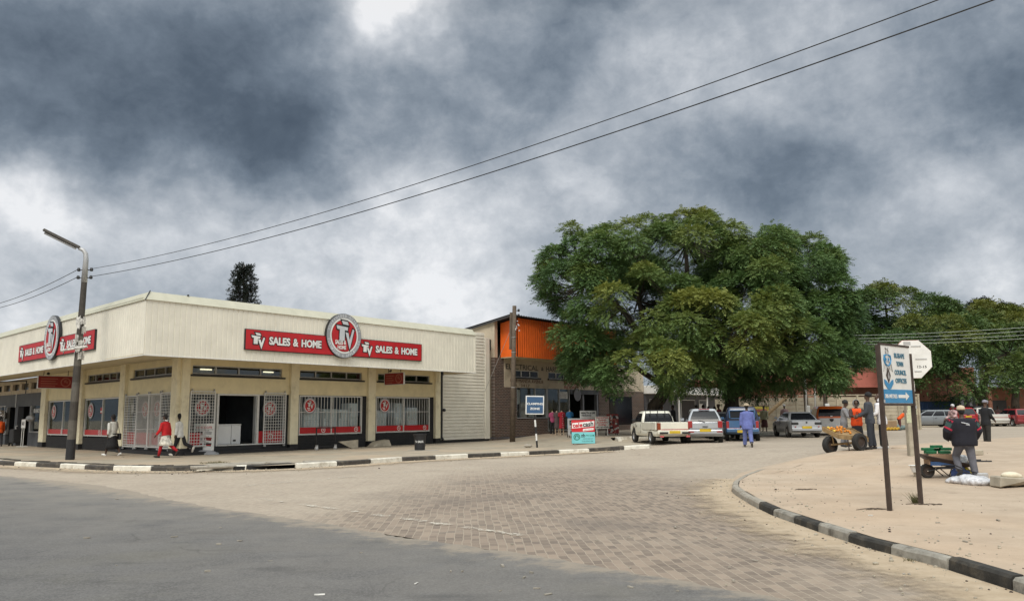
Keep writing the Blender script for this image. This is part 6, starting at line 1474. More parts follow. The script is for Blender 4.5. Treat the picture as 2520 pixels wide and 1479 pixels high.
# blue pickup with canopy
pbl=paint('mid blue vehicle paint',(.045,.12,.25)); pbd=paint('dark blue canopy paint',(.012,.020,.055))
o,Bd=vehicle('pickup_truck','blue pickup truck with dark blue canopy, behind the man in blue','pickup truck',pos(1829,1086),R(-14),4.7,1.68,1.68,[(0,1.0),(2.9,1.0),(3.6,.98),(4.6,.88),(4.7,.74)],(.03,3.7,.12,3.1,.80,.64),(.95,3.7),.33,pbl,gm=pbd,canopy=True,side_split=(.45,.72),tail=(.13,.3,.60,.98),plate_z=.42,clear=.36,stripe=(.60,.66,'tail'),lowbump=.44,handle=False,rearglass=(.18,.80))
q=MB(); 
for a,c,z0,z1 in ((-.62,-.56,1.12,1.50),(.56,.62,1.12,1.50),(-.56,.56,1.47,1.52),(-.56,.56,1.09,1.13)): q.box(a,c,-.03,.08,z0,z1)
Bd(q,'hatch_frame',pbl,bev=.02)
# saloon: silver boot and dark side
pk=paint('dark grey vehicle paint',(.035,.036,.040))
o,Bd=vehicle('saloon_car','silver saloon car with dark rear window, parked in front of the precast wall','car',pos(1987,1077),R(-4),4.4,1.76,1.41,[(0,.90),(.15,.97),(.75,.99),(3.0,.96),(4.2,.82),(4.4,.6)],(.55,3.35,1.15,2.5,.79,.58),(.85,3.45),.30,ps,side_split=(.48,),tail=(.36,.3,.70,.84),plate_z=.50,clear=.26,lowbump=.36,handle=False,wiper=False,rearglass=(.06,.94),tailm='trim')
q=MB(); disc(q,Fr(Vector((0,0,0)),(1,0,0),(0,-1,0)),0,.83,.05,.02,.01,0,14); Bd(q,'badge',M['trim'])
q=MB(); q.box(-.83,.83,-.085,-.06,.355,.385); Bd(q,'bumper_strip',M['trim'])
for sd in (-1,1):
    q=MB(); q.ell((sd*.62,-.075,.60),.05,.03,.04,8,5); Bd(q,'reflector',M['tail'])
# white pickup with orange canopy
pw=paint('white vehicle paint',(.72,.72,.72)); po=paint('orange canopy paint',(.76,.15,.018))
o,Bd=vehicle('pickup_truck','white pickup truck with bright orange canopy, parked near the hand cart','pickup truck',pos(2049,1071),R(-15),4.9,1.80,1.74,[(0,1.02),(2.9,1.02),(3.6,1.0),(4.7,.90),(4.9,.74)],(.03,3.7,.16,3.1,.86,.70),(1.0,3.85),.34,pw,gm=po,canopy=True,side_split=(.42,.72),tail=(.14,.3,.64,1.0),plate_z=.36,clear=.36,stripe=(.575,.61,'tail'),lowbump=.44,handle=False,plate=False,rearglass=(.20,.82))
q=MB(); q.poly([(-.12,-.02,.98),(.12,-.02,.98),(.10,-.02,.86),(0,-.02,.80),(-.10,-.02,.86)],(0,-.02,0)); Bd(q,'badge',M['trim'])
q=MB(); q.box(-.06,.06,-.05,.02,1.10,1.17); Bd(q,'canopy_lock',M['white'])
# dark car hidden in the shade between hatchback and tree
o,Bd=vehicle('hatchback_car','dark hatchback in deep shade between silver hatchback and tree trunk','car',pos(1785,1081),R(-9),3.9,1.62,1.45,[(0,.88),(.2,.94),(2.6,.94),(3.6,.84),(3.9,.64)],(.05,2.95,.4,2.2,.77,.58),(.70,3.1),.30,pk,side_split=(.5,),tail=(.18,.3,.66,.9),plate_z=.5,plate=False)
o,Bd=vehicle('hatchback_car','black car roof showing behind the orange canopy pickup','car',pos(2012,1060),R(-10),4.1,1.68,1.58,[(0,.92),(.2,.98),(2.6,.98),(3.8,.86),(4.1,.64)],(.05,3.1,.35,2.4,.80,.6),(.75,3.3),.31,pk,side_split=(.5,),plate=False)
# row at the far right
a=at(2236,1048,71.5); 
o,Bd=vehicle('estate_car','silver grey estate car seen from the side at the far kerb','car',Vector((at(2352,1048,71.2).x,71.2,.34)),R(83),4.75,1.76,1.50,[(0,.90),(.2,.96),(3.0,.94),(4.4,.82),(4.75,.62)],(.12,3.55,.55,2.55,.82,.62),(.92,3.6),.34,paint('grey silver paint',(.17,.185,.20),.35,.2),side_split=(.28,.62),tail=(.22,.3,.74,.92),plate_z=.6)
xr=lambda px,Y:at(px,1000,Y).x
o,Bd=vehicle('estate_car','bright red estate car with yellow plate behind the man in the navy jacket','car',Vector((xr(2381,73),73,.34)),R(-8),4.5,1.78,1.68,[(0,.95),(.2,1.03),(3,1.0),(4.2,.85),(4.5,.64)],(.05,3.3,.45,2.5,.83,.62),(.8,3.6),.33,paint('red vehicle paint',(.36,.018,.025)),side_split=(.33,.64),tail=(.16,.3,.85,1.15),plate_z=.80)
o,Bd=vehicle('pickup_truck','white pickup truck with people standing behind its cab at the far kerb','pickup truck',Vector((xr(2459,71),71,.34)),R(-4),4.7,1.76,1.66,[(0,.70),(2.28,.70),(2.3,1.06),(3.5,1.03),(4.55,.93),(4.7,.76)],(2.32,3.75,2.52,3.3,.80,.66),(.95,3.7),.35,paint('grey white vehicle paint',(.56,.55,.51)),tail=(.12,.3,.72,1.02),plate_z=.42,bed=(.70,1.06,2.30),stripe=(.76,.80,'tail'),handle=False,wiper=False,lowbump=.46,plate=False)
o,Bd=vehicle('hatchback_car','dark red hatchback at the far right edge of the kerb','car',Vector((xr(2524,70),70,.34)),R(-2),4.1,1.70,1.52,[(0,.92),(.2,.98),(2.6,.98),(3.8,.86),(4.1,.64)],(.05,3.1,.45,2.3,.80,.6),(.75,3.3),.31,paint('dark red vehicle paint',(.22,.012,.018)),side_split=(.5,),tail=(.2,.3,.75,1.0))
o,Bd=vehicle('van','dark van mostly hidden behind the red estate car','van',Vector((xr(2416,79),79,.34)),R(-5),4.6,1.75,1.85,[(0,1.0),(.2,1.05),(3.4,1.05),(4.4,.95),(4.6,.7)],(.05,3.9,.2,3.2,.83,.7),(.9,3.7),.33,pk,side_split=(.35,.7),plate=False)
# ------------------------------------------------------------ people
def fk(h,legs,arms,lean,twist=0):
    k=h/1.72; J={}
    J['hip']=Vector((0,0,.90*k)); t=R(lean); 
    up=Vector((0,math.sin(t),math.cos(t)))
    for s,nm,(th,kn,sp) in ((-1,'L',legs[0]),(1,'R',legs[1])):
        h0=Vector((s*.088*k,0,.90*k)); a=R(th); d=Vector((s*math.sin(R(sp)),math.sin(a),-math.cos(a))).normalized(); kx=h0+d*.43*k
        a2=R(th-kn); d2=Vector((s*math.sin(R(sp*.6)),math.sin(a2),-math.cos(a2))).normalized(); an=kx+d2*.41*k
        f=R(th-kn); pit=max(-70,min(20,(th-kn)*.9)); fd=Vector((s*.12,math.cos(R(pit)),math.sin(R(pit)))).normalized()
        J['h'+nm],J['k'+nm],J['a'+nm],J['f'+nm]=h0,kx,an,fd
    J['waist']=J['hip']+up*.16*k; J['chest']=J['hip']+up*.40*k; J['sh']=J['hip']+up*.53*k; J['neck']=J['hip']+up*.59*k; J['up']=up
    for s,nm,(fw,out,el,inn) in ((-1,'L',arms[0]),(1,'R',arms[1])):
        s0=J['sh']+Vector((s*.185*k,0,-.02*k)); a=R(fw+lean*.5); d=Vector((s*math.sin(R(out)),math.sin(a)*math.cos(R(out)),-math.cos(a)*math.cos(R(out)))).normalized(); e=s0+d*.29*k
        a2=R(fw+lean*.5+el); d2=Vector((s*math.sin(R(out))*.5-s*math.sin(R(inn)),math.sin(a2),-math.cos(a2))).normalized(); w=e+d2*.25*k
        J['s'+nm],J['e'+nm],J['w'+nm],J['hd'+nm]=s0,e,w,d2
    mn=min(J['aL'].z,J['aR'].z)-.075*k
    for q in J:
        if q not in ('up','fL','fR','hdL','hdR'): J[q]=J[q]-Vector((0,0,mn))
    return J,k
def torso(b,J,k,add,bot=-.10,top=True,wide=1.0,belly=0.0,flare=0):
    up=J['up']; sp=[(-.10,.150,.105),(.0,.165,.115),(.10,.150,.108),(.20,.148,.105+belly),(.33,.170,.115+belly*.6),(.45,.185,.110),(.52,.165,.090),(.565,.085,.070)]
    rs=[]
    for s,rx,ry in sp:
        if s<bot-.001: continue
        c=J['hip']+up*s*k; ex=add+flare*max(0,.1-s)
        if not top and s>.53: rx*=1.0
        f=Vector((0,up.z,-up.y)); rs.append([c+Vector((1,0,0))*(rx*wide*k+ex)*math.cos(a)+f*(ry*k+ex)*math.sin(a) for a in (2*math.pi*i/14 for i in range(14))])
    b.rings(rs)
def limb(b,pts,r,n=9): b.tube(pts,r,n)
def person(label,loc,rz,h=1.72,legs=((4,4,3),(-4,4,3)),arms=((2,8,8,0),(2,8,8,0)),lean=2,head=(0,0),skin='skin',top=None,bottom=None,shoes=(.03,.03,.03),hair=True,hat=None,extras=None,vox=.016,fingers=True,belly=0,fem=False,hide_legs=False,group=None):
    o=thing('person',label,'person',loc,rz,group); J,k=fk(h,legs,arms,lean); Bd=lambda b,n,m_,p=o,**q:b.build(n,m_,p,local=True,**q)
    b=MB(); torso(b,J,k,0,belly=belly*.5)
    for s in 'LR':
        limb(b,[J['h'+s]+Vector((0,0,.03)),J['h'+s].lerp(J['k'+s],.5),J['k'+s],J['k'+s].lerp(J['a'+s],.35),J['a'+s]],[.088*k,.078*k,.056*k,.055*k,.038*k])
        a=J['a'+s]; f=J['f'+s]; limb(b,[a+Vector((0,0,-.015*k))-f*.05*k,a+f*.07*k+Vector((0,0,-.045*k)),a+f*.17*k+Vector((0,0,-.055*k))],[.042*k,.042*k,.030*k],8)
        limb(b,[J['s'+s],J['s'+s].lerp(J['e'+s],.5),J['e'+s],J['e'+s].lerp(J['w'+s],.4),J['w'+s]],[.058*k,.048*k,.040*k,.038*k,.026*k],8)
        w=J['w'+s]; d=J['hd'+s]; sx=1 if s=='R' else -1
        side=Vector((0,1,0)); side=(side-d*side.dot(d)); side=side.normalized() if side.length>.2 else Vector((1,0,0)); nrm=d.cross(side)
        limb(b,[w,w+d*.045*k,w+d*.09*k],[.026*k,.036*k,.034*k],8)
        if fingers:
            for i,ln in enumerate((.075,.085,.08,.062)):
                p=w+d*.085*k+side*(.027-.018*i)*k; q=p+d*ln*.5*k; limb(b,[p,q,q+(d*.8-nrm*sx*.5).normalized()*ln*.5*k],[.0105*k,.0095*k,.008*k],5)
            p=w+d*.035*k+side*.03*k; limb(b,[p,p+(d*.6+side*.7)*.035*k,p+(d*.95+side*.6)*.065*k],[.013*k,.011*k,.009*k],5)
    # head on its neck
    yaw,pit=R(head[0]),R(head[1]); HM=Matrix.Rotation(yaw,3,'Z')@Matrix.Rotation(-pit,3,'X'); nk=J['neck']; hc=nk+J['up']*.035*k+HM@Vector((0,.02*k,.125*k))
    limb(b,[J['sh']+J['up']*.0,nk+J['up']*.02*k,hc+HM@Vector((0,-.02,-.06))*k],[.07*k,.054*k,.052*k],10)
    T=lambda x,y,z:hc+HM@(Vector((x,y,z))*k)
    b.ell(T(0,-.005,.03),.074*k,.092*k,.090*k,12,8,M=HM); b.ell(T(0,.022,-.045),.056*k,.066*k,.075*k,12,8,M=HM)
    b.tube([T(0,.085,.02),T(0,.112,-.022),T(0,.088,-.030)],[.010*k,.017*k,.014*k],6); b.tube([T(-.026,.084,-.062),T(0,.092,-.060),T(.026,.084,-.062)],.011*k,6)
    b.tube([T(-.05,.072,.03),T(0,.088,.034),T(.05,.072,.03)],.014*k,6); b.ell(T(0,.07,-.105),.024*k,.02*k,.018*k,8,5)
    for s in (-1,1): b.ell(T(s*.077,-.005,.0),.012*k,.022*k,.032*k,7,5,M=HM)
    body=Bd(b,'body',M[skin],remesh=vox)
    if vox<.02:
        e=MB()
        for s in (-1,1): e.ell(T(s*.031,.083,.012),.012*k,.007*k,.007*k,8,5,M=HM)
        Bd(e,'eyes',M['white'])
        e=MB()
        for s in (-1,1): e.ell(T(s*.031,.090,.012),.006*k,.003*k,.006*k,6,4,M=HM)
        Bd(e,'pupils',M['hair'])
    if hair:
        q=MB(); hr=hair if isinstance(hair,(int,float)) and hair is not True else .0
        q.ell(T(0,-.016,.048),(.083+hr)*k,(.100+hr)*k,(.086+hr)*k,12,8,M=HM); q.ell(T(0,-.05,-.01),(.072+hr)*k,(.065+hr*.8)*k,(.08+hr)*k,10,7,M=HM); Bd(q,'hair',M['hair'],remesh=.016)
    # clothes
    if top:
        c=cloth('cloth_'+top['n'],top['c'],top.get('v',.14)); q=MB(); torso(q,J,k,top.get('add',.020),bot=top.get('bot',-.10),belly=belly,flare=top.get('flare',0),wide=top.get('wide',1))
        if top.get('bot',-.1)<-.10:
            n=top['bot']; f=top.get('flare',.0)
            rs=[]
            for s in (0.0,n*.5,n): rs.append([J['hip']+Vector((0,0,s*k))+Vector(((.172*k+top.get('add',.02)+f*-s)*math.cos(a),(.122*k+top.get('add',.02)+f*-s)*math.sin(a),0)) for a in (2*math.pi*i/14 for i in range(14))])
            q.rings(rs[::-1])
        sl=top.get('sleeve',.97); ad=top.get('sadd',.016)
        for s in 'LR':
            S,E_,W_=J['s'+s],J['e'+s],J['w'+s]
            if sl<=.5: limb(q,[S,S.lerp(E_,sl*2)],[.064*k+ad,.056*k+ad],9)
            else: limb(q,[S+Vector((0,0,.005)),S.lerp(E_,.5),E_,E_.lerp(W_,.5),E_.lerp(W_,(sl-.5)*2)],[.064*k+ad,.056*k+ad,.050*k+ad,.044*k+ad,.040*k+ad],9)
        Bd(q,top.get('name','shirt'),c,remesh=.018)
        if top.get('hood'):
            q=MB(); q.ell(T(0,-.055,.03),.103*k,.105*k,.118*k,12,8,M=HM); q.ell(T(0,-.06,-.10),.10*k,.08*k,.07*k,10,6); Bd(q,'hood',c,remesh=.02)
    if bottom:
        c=cloth('cloth_'+bottom['n'],bottom['c'],bottom.get('v',.14)); q=MB()
        if bottom['k']=='trousers':
            ad=bottom.get('add',.014)
            rs=[[J['hip']+Vector((0,0,s*k))+Vector(((rx*k+ad)*math.cos(a),(ry*k+ad)*math.sin(a),0)) for a in (2*math.pi*i/14 for i in range(14))] for s,rx,ry in ((-.10,.155,.11),(0,.168,.118),(.10,.150,.108))]; q.rings(rs)
            for s in 'LR': limb(q,[J['h'+s]+Vector((0,0,.02)),J['h'+s].lerp(J['k'+s],.5),J['k'+s],J['k'+s].lerp(J['a'+s],.45),J['k'+s].lerp(J['a'+s],.96)],[.094*k+ad,.084*k+ad,.066*k+ad,.060*k+ad,.055*k+ad],10)
            Bd(q,'trousers',c,remesh=.018)
        else:
            ln=bottom['len']; fl=bottom.get('flare',.05); mid=(J['kL']+J['kR'])/2; rs=[]
            for f in (-.12,0,.35,.7,1.0):
                z=J['hip'].z-f*ln*k; cx=J['hip'].lerp(mid,max(0,f)*min(1,ln/.43)); sp=abs(J['kL'].y-J['kR'].y)*.5*max(0,f)
                ew=.012+fl*max(0,f)
                rs.append([Vector((cx.x*.3,cx.y,z))+Vector(((.168*k*(1 if f>0 else .93)+ew)*math.cos(a)*(1+.02*math.sin(a*7)*f),(.122*k+ew+sp*.7)*math.sin(a)*(1+.03*math.sin(a*5)*f),0)) for a in (2*math.pi*i/20 for i in range(20))])
            q.rings(rs); Bd(q,'skirt',c,smooth=True)
            if bottom.get('leg'):
                q=MB(); ad=.008
                for s in 'LR': limb(q,[J['h'+s].lerp(J['k'+s],.4),J['k'+s],J['k'+s].lerp(J['a'+s],.35),J['a'+s]],[.084*k+ad,.058*k+ad,.058*k+ad,.042*k+ad],10)
                Bd(q,'leggings',cloth('cloth_legs_'+bottom['n'],bottom['leg']),smooth=True)
    sm=cloth('shoe_%d_%d_%d'%tuple(int(c*200) for c in shoes),shoes)
    for s in 'LR':
        q=MB(); a=J['a'+s]; f=J['f'+s]; dn=Vector((0,-f.z,f.y)) if abs(f.z)<.95 else Vector((0,-1,0)); dn=-dn.normalized()
        q.tube([a-f*.06*k+dn*.035*k,a+f*.02*k+dn*.038*k,a+f*.12*k+dn*.048*k,a+f*.20*k+dn*.055*k],[.044*k,.052*k,.046*k,.028*k],9); q.tube([a+dn*-.0,a+dn*.04*k],[.045*k,.05*k],9); Bd(q,'shoe',sm,remesh=.014)
    if hat:
        kind,col=hat; c=cloth('hat_%s_%d'%(kind,int(col[0]*500)),col); q=MB(); n=18
        ringf=lambda r,z,ry=None,oy=0:[T(r*math.cos(2*math.pi*i/n),oy+(ry or r)*math.sin(2*math.pi*i/n),z) for i in range(n)]
        if kind=='brim':
            q.rings([ringf(.165,.045,.18),ringf(.17,.05,.185),ringf(.098,.068,.115),ringf(.092,.125,.108),ringf(.06,.150,.075)]); 
        elif kind=='cap':
            q.rings([ringf(.093,.025,.108,-.008),ringf(.095,.06,.110,-.008),ringf(.078,.115,.09,-.008),ringf(.02,.14,.02,-.008)]); q.tube([T(0,.07,.05),T(0,.125,.046),T(0,.17,.034)],[.075*k,.07*k,.05*k],8,flat=.16)
        elif kind=='beanie':
            q.rings([ringf(.094,-.01,.108,-.012),ringf(.096,.05,.110,-.012),ringf(.080,.11,.09,-.012),ringf(.02,.14,.02,-.012)])
        elif kind=='scarf':
            q.ell(T(0,-.02,.045),.093*k,.108*k,.095*k,12,8,M=HM); q.ell(T(0,-.09,.02),.05*k,.05*k,.06*k,8,6)
        elif kind=='hood':
            n2=18; rs=[]
            for y,r in ((.075,.105),(.06,.128),(.0,.125),(-.07,.105),(-.11,.05)): rs.append([T(r*math.cos(2*math.pi*i/n2),y,.0+r*1.12*math.sin(2*math.pi*i/n2)) for i in range(n2)])
            q.rings(rs,caps=False); q.rings([rs[-1],[T(0,-.115,0)]*n2],caps=False)
        Bd(q,'hat' if kind!='hood' else 'fur_hood',c,smooth=True)
    if extras: extras(o,J,k,Bd,T)
    return o
DEG=lambda hx,hy:math.atan2(-hx,hy)
# -- in front of the corner shop
def ex_bag(o,J,k,Bd,T):
    q=MB(); p=J['hip']+Vector((.24*k,-.02,.05*k)); q.box(p.x-.05,p.x+.07,p.y-.16,p.y+.16,p.z-.26,p.z+.02); b=Bd(q,'handbag',M['black'],bev=.03)
    q=MB(); q.tube([p+Vector((0,-.12,0)),J['sR']+Vector((.0,-.03,.06)),p+Vector((0,.12,0))],.012,5); Bd(q,'bag_strap',M['black'],b)
person('woman in white blouse and long black skirt with a black handbag, walking left',G(275,1121,.13),DEG(-.85,.35),1.74,((20,8,3),(-16,14,3)),((-10,10,12,0),(12,10,20,0)),3,top=dict(n='white_blouse',c=(.62,.62,.58),sleeve=.9,bot=-.14),bottom=dict(k='skirt',n='black_skirt',c=(.012,.012,.013),len=.60,flare=.08),shoes=(.7,.7,.68),extras=ex_bag,hair=.006,belly=.03)
def ex_red(o,J,k,Bd,T):
    q=MB(); q.tube([T(-.05,-.02,-.13),T(0,-.09,-.15),T(.05,-.02,-.13)],.03,6); Bd(q,'collar',M['white'])
person('woman in red jacket, white floral skirt and red leggings, walking left',G(405,1126,.13),DEG(-.95,.2),1.72,((16,4,2),(-22,34,2)),((10,10,25,0),(-14,10,10,0)),4,top=dict(n='red_jacket',c=(.50,.012,.016),bot=-.06,add=.03,name='jacket'),bottom=dict(k='skirt',n='floral_skirt',c=(.58,.55,.48),v=.5,len=.40,flare=.07,leg=(.42,.012,.02)),shoes=(.02,.02,.02),extras=ex_red,belly=.03)
person('woman in white long sleeved top and black trousers, walking behind the red jacket',G(441,1121,.13),DEG(-.95,.25),1.74,((18,2,2),(-26,42,2)),((-4,8,10,0),(8,8,12,0)),3,top=dict(n='white_top',c=(.72,.72,.69),bot=-.12,add=.022),bottom=dict(k='trousers',n='black_trousers',c=(.012,.012,.014)),shoes=(.62,.60,.55),hair=.028)
person('person in bright orange jacket at the left picture edge',G(-4,1098,.13),DEG(-.6,.6),1.75,top=dict(n='orange_vest',c=(.72,.10,.012),bot=-.12,add=.04,name='jacket'),bottom=dict(k='trousers',n='dark_grey',c=(.03,.03,.035)),belly=.05)
# -- in the road
person('man in blue work jacket, blue trousers and brimmed hat, walking away in the road',G(1842,1100,0),DEG(.22,1),1.72,((14,4,3),(-12,32,2)),((-6,11,10,0),(8,12,14,0)),5,skin='skin',top=dict(n='blue_jacket',c=(.125,.155,.40),bot=-.17,add=.052,wide=1.06,flare=.02,sadd=.024,name='jacket'),bottom=dict(k='trousers',n='blue_trousers',c=(.115,.145,.34),add=.024),shoes=(.10,.085,.07),hat=('brim',(.36,.29,.20)),vox=.014)
# -- round the hand cart
def ex_vest(o,J,k,Bd,T):
    q=MB()
    torso(q,J,k,.048,bot=-.10,wide=1.02); Bd(q,'bib',cloth('cloth_bib',(.82,.085,.012),.08),remesh=.02)
    F=Fr(J['chest'],(-1,0,0),(0,1,0)); q=MB(); disc(q,F,0,-.02,.045,.175,.004,0,16,.032); q.fb(F,-.09,.09,.172,.176,-.12,-.10); q.fb(F,-.05,.05,.165,.170,-.28,-.26); Bd(q,'bib_print',M['black'])
person('woman in orange bib and grey furry hood bending over the hand cart',G(2116,1103,.13)+Vector((.1,.35,0)),DEG(-.25,-1),1.60,((6,8,3),(-4,6,3)),((28,12,62,18),(30,10,55,18)),10,head=(12,-14),top=dict(n='brown_jacket',c=(.06,.035,.03),bot=-.10,add=.028),bottom=dict(k='skirt',n='dark_skirt',c=(.02,.02,.025),len=.62,flare=.05,leg=(.02,.02,.02)),hair=False,hat=('hood',(.20,.20,.20)),extras=ex_vest,vox=.014)
person('person in grey sleeves and maroon waistcoat, half hidden behind the orange bib',G(2100,1102,.13)+Vector((.25,1.3,0)),DEG(.9,-.5),1.62,((4,4,3),(-4,4,3)),((35,22,70,10),(20,10,40,0)),8,top=dict(n='grey_sleeve',c=(.22,.22,.23),bot=-.1),bottom=dict(k='trousers',n='grey_cloth',c=(.17,.17,.18)),hair=False,hat=('beanie',(.02,.02,.02)))
person('man in dark grey jacket, dark jeans and black knitted hat standing at the cart',G(2146,1105,.13),DEG(-.85,.45),1.83,((3,3,3),(-3,5,3)),((12,6,48,10),(16,8,52,10)),3,head=(8,-16),top=dict(n='slate_jacket',c=(.045,.052,.065),bot=-.12,add=.030,name='jacket'),bottom=dict(k='trousers',n='dark_jeans',c=(.026,.031,.042),add=.02),shoes=(.03,.03,.03),hair=False,hat=('beanie',(.012,.012,.014)),vox=.014)
person('person in white hooded sweater and black trousers beside the sign post',G(2176,1104,.13),DEG(-.6,.35),1.80,((5,5,2),(-3,3,2)),((6,12,50,10),(4,16,55,25)),9,head=(18,-24),top=dict(n='white_hoodie',c=(.70,.70,.72),bot=-.14,add=.036,hood=True,name='sweater'),bottom=dict(k='trousers',n='black_jeans',c=(.012,.012,.013)),shoes=(.5,.5,.5),hair=False,vox=.014)
# -- at the wheelbarrow
def ex_cap(o,J,k,Bd,T):
    redm=cloth('jacket_red',(.40,.02,.05)); grn=cloth('jacket_green',(.03,.07,.065))
    for s in 'LR':
        S,E_=J['s'+s],J['e'+s]; d=(E_-S)
        for a,c,mm in ((.10,.34,redm),(.36,.74,grn),(.76,.90,redm)):
            q=MB(); q.tube([S+d*a,S+d*c],[.060*k+.075-.012*a,.056*k+.071-.01*c],10); Bd(q,'sleeve_patch',mm,smooth=True,ang=40)
    q=MB(); F=Fr(J['chest']+Vector((0,0,.05)),(1,0,0),(0,-1,0)); 
    q.tube([F.P(-.11,.205,.02),F.P(-.03,.215,.0),F.P(.05,.215,-.02)],.010,5); q.tube([F.P(-.02,.215,-.03),F.P(.06,.212,-.045)],.008,5); Bd(q,'jacket_print',M['silver'])
bp=G(2382,1181,.13)
person('man in puffy navy jacket with red patches and beige cap, at the wheelbarrow',bp,DEG(.10,1),1.58,((34,66,6),(-3,4,6)),((4,32,40,30),(0,32,36,30)),4,head=(-8,0),top=dict(n='navy_jacket',c=(.007,.007,.014),bot=-.10,add=.115,sadd=.07,wide=1.06,flare=.0,name='jacket'),bottom=dict(k='trousers',n='slate_trousers',c=(.115,.115,.135),add=.022),shoes=(.05,.05,.05),hat=('cap',(.55,.45,.33)),extras=ex_cap,vox=.013)
person('woman in patterned white headscarf and white and maroon top, behind the beige cap',G(2352,1077,.0)+Vector((0,0,0)),DEG(-.8,-.3),1.66,((8,6,2),(-8,8,2)),((20,10,60,10),(12,10,40,0)),3,top=dict(n='maroon_pattern',c=(.36,.24,.24),v=.75,bot=-.12,add=.03),bottom=dict(k='trousers',n='dark_blue',c=(.03,.032,.04)),hair=False,hat=('scarf',(.50,.50,.52)))
person('man in black jacket and grey cap standing alone on the right, facing right',G(2431,1092,.03),DEG(.95,.25),1.70,((3,3,3),(-2,3,3)),((8,8,45,12),(6,8,40,12)),2,top=dict(n='black_jacket',c=(.010,.011,.014),bot=-.16,add=.04,name='jacket'),bottom=dict(k='trousers',n='dark_olive',c=(.022,.021,.019),add=.022),shoes=(.32,.27,.20),hair=False,hat=('cap',(.22,.22,.26)))
# -- people under the trees and between the cars
def bg(px,Y,h,hx,hy,col,label,bot=(.02,.02,.025),hat=None,sk=None,**k):
    x=at(px,1000,Y).x; p=gz(x,Y,.13 if Y>45 and x<24 else 0); n='bg_%d'%px
    a=random.Random(px).uniform(2,14)
    return person(label,p,DEG(hx,hy),h,((a,a,3),(-a,a,3)),((a,8,20,5),(-a*.4,8,24,5)),3,top=dict(n=n,c=col,bot=-.12,add=.028),bottom=(dict(k='skirt',n=n+'s',c=sk,len=.62,flare=.06) if sk else dict(k='trousers',n=n+'t',c=bot)),hat=hat,hair=hat is None,vox=.024,fingers=True,**k)
bg(1627,50,1.70,.5,-.6,(.30,.28,.27),'person in pale top under the leaning trunk, above the pickup cab')
bg(1657,51,1.72,-.6,.4,(.03,.03,.035),'person in black in the shade, above the pickup load bed')
bg(1712,55,1.76,.9,.1,(.03,.033,.045),'left one of two dark figures talking behind the silver hatchback')
bg(1732,55,1.76,-.9,.1,(.035,.035,.05),'right one of two dark figures talking behind the silver hatchback')
bg(1744,51.5,1.62,-.4,.8,(.02,.02,.022),'short person in black directly above the silver hatchback roof')
bg(1757,51,1.62,.8,.3,(.22,.27,.34),'person in pale blue shirt at the right shoulder of the silver hatchback')
bg(1770,50.5,1.72,-.9,-.2,(.33,.05,.07),'person in red shirt and brown hat left of the forked trunk',hat=('brim',(.25,.17,.12)))
bg(1818,52.5,1.68,-.7,-.5,(.28,.08,.10),'person in dark red, behind the blue pickup canopy')
bg(1835,53.5,1.62,-.5,.8,(.02,.03,.06),'person in dark navy top, behind the blue pickup canopy')
bg(1879,55,1.66,-.3,-.9,(.45,.44,.30),'woman in pale yellow top and dark red patterned skirt beside the blue pickup',sk=(.09,.03,.03))
bg(1930,56,1.74,.2,.9,(.42,.28,.28),'man in faded pink shirt and white cap before the precast wall',hat=('cap',(.68,.68,.68)))
bg(2192,63,1.56,.8,-.3,(.014,.014,.016),'person in black leaning among vendors before the blue container')
def vend():
    x=at(2213,1040,60).x; p=gz(x,60,0); person('person in orange top bending far forward at the far kerb',p,DEG(.9,-.1),1.62,((8,20,3),(4,20,3)),((50,8,20,0),(45,8,20,0)),48,top=dict(n='orange_vest',c=(.72,.10,.012),bot=-.1,add=.03),bottom=dict(k='trousers',n='bgv',c=(.10,.03,.03)),vox=.024)
    x=at(2188,1040,60).x; o=thing('cardboard_stall','brown cardboard box stall with yellow goods at the far kerb','market stall',gz(x,60)); b=MB(); b.box(x-.4,x+.4,59.6,60.3,.34,1.05); b.build('box',mat('brown cardboard',(.28,.19,.11),.9),o,bev=.03); b=MB()
    for k in range(8): b.ell((x-.45+.12*k,59.45,.45+.05*(k%2)),.12,.1,.1,7,5)
    b.build('goods',mat('yellow goods',(.45,.27,.02),.6),o)
    x=at(2228,1050,60).x; o=thing('goods_heap','low heap of bundled cloth goods beside the bending person','bundle',gz(x,60)); b=MB()
    for k in range(6): b.ell((x-.5+.2*k,60,.55),.22,.2,.22-.02*k,8,5)
    b.build('bundle',mat('grey teal cloth',(.14,.19,.19),.9,0,.4,6),o,remesh=.05)
vend()
bg(2454,78,1.75,.1,-1,(.16,.09,.09),'person in brown standing behind the white pickup, left of the green hat')
bg(2482,77.5,1.72,-.2,-1,(.12,.15,.09),'person in rounded green hat behind the white pickup',hat=('beanie',(.13,.16,.10)))
bg(2496,78,1.74,.3,-.9,(.36,.04,.05),'person in red top between the white pickup and the dark red hatchback')
bg(2343,73,1.66,.6,-.5,(.30,.26,.26),'person in pale top between grey and red estate cars')
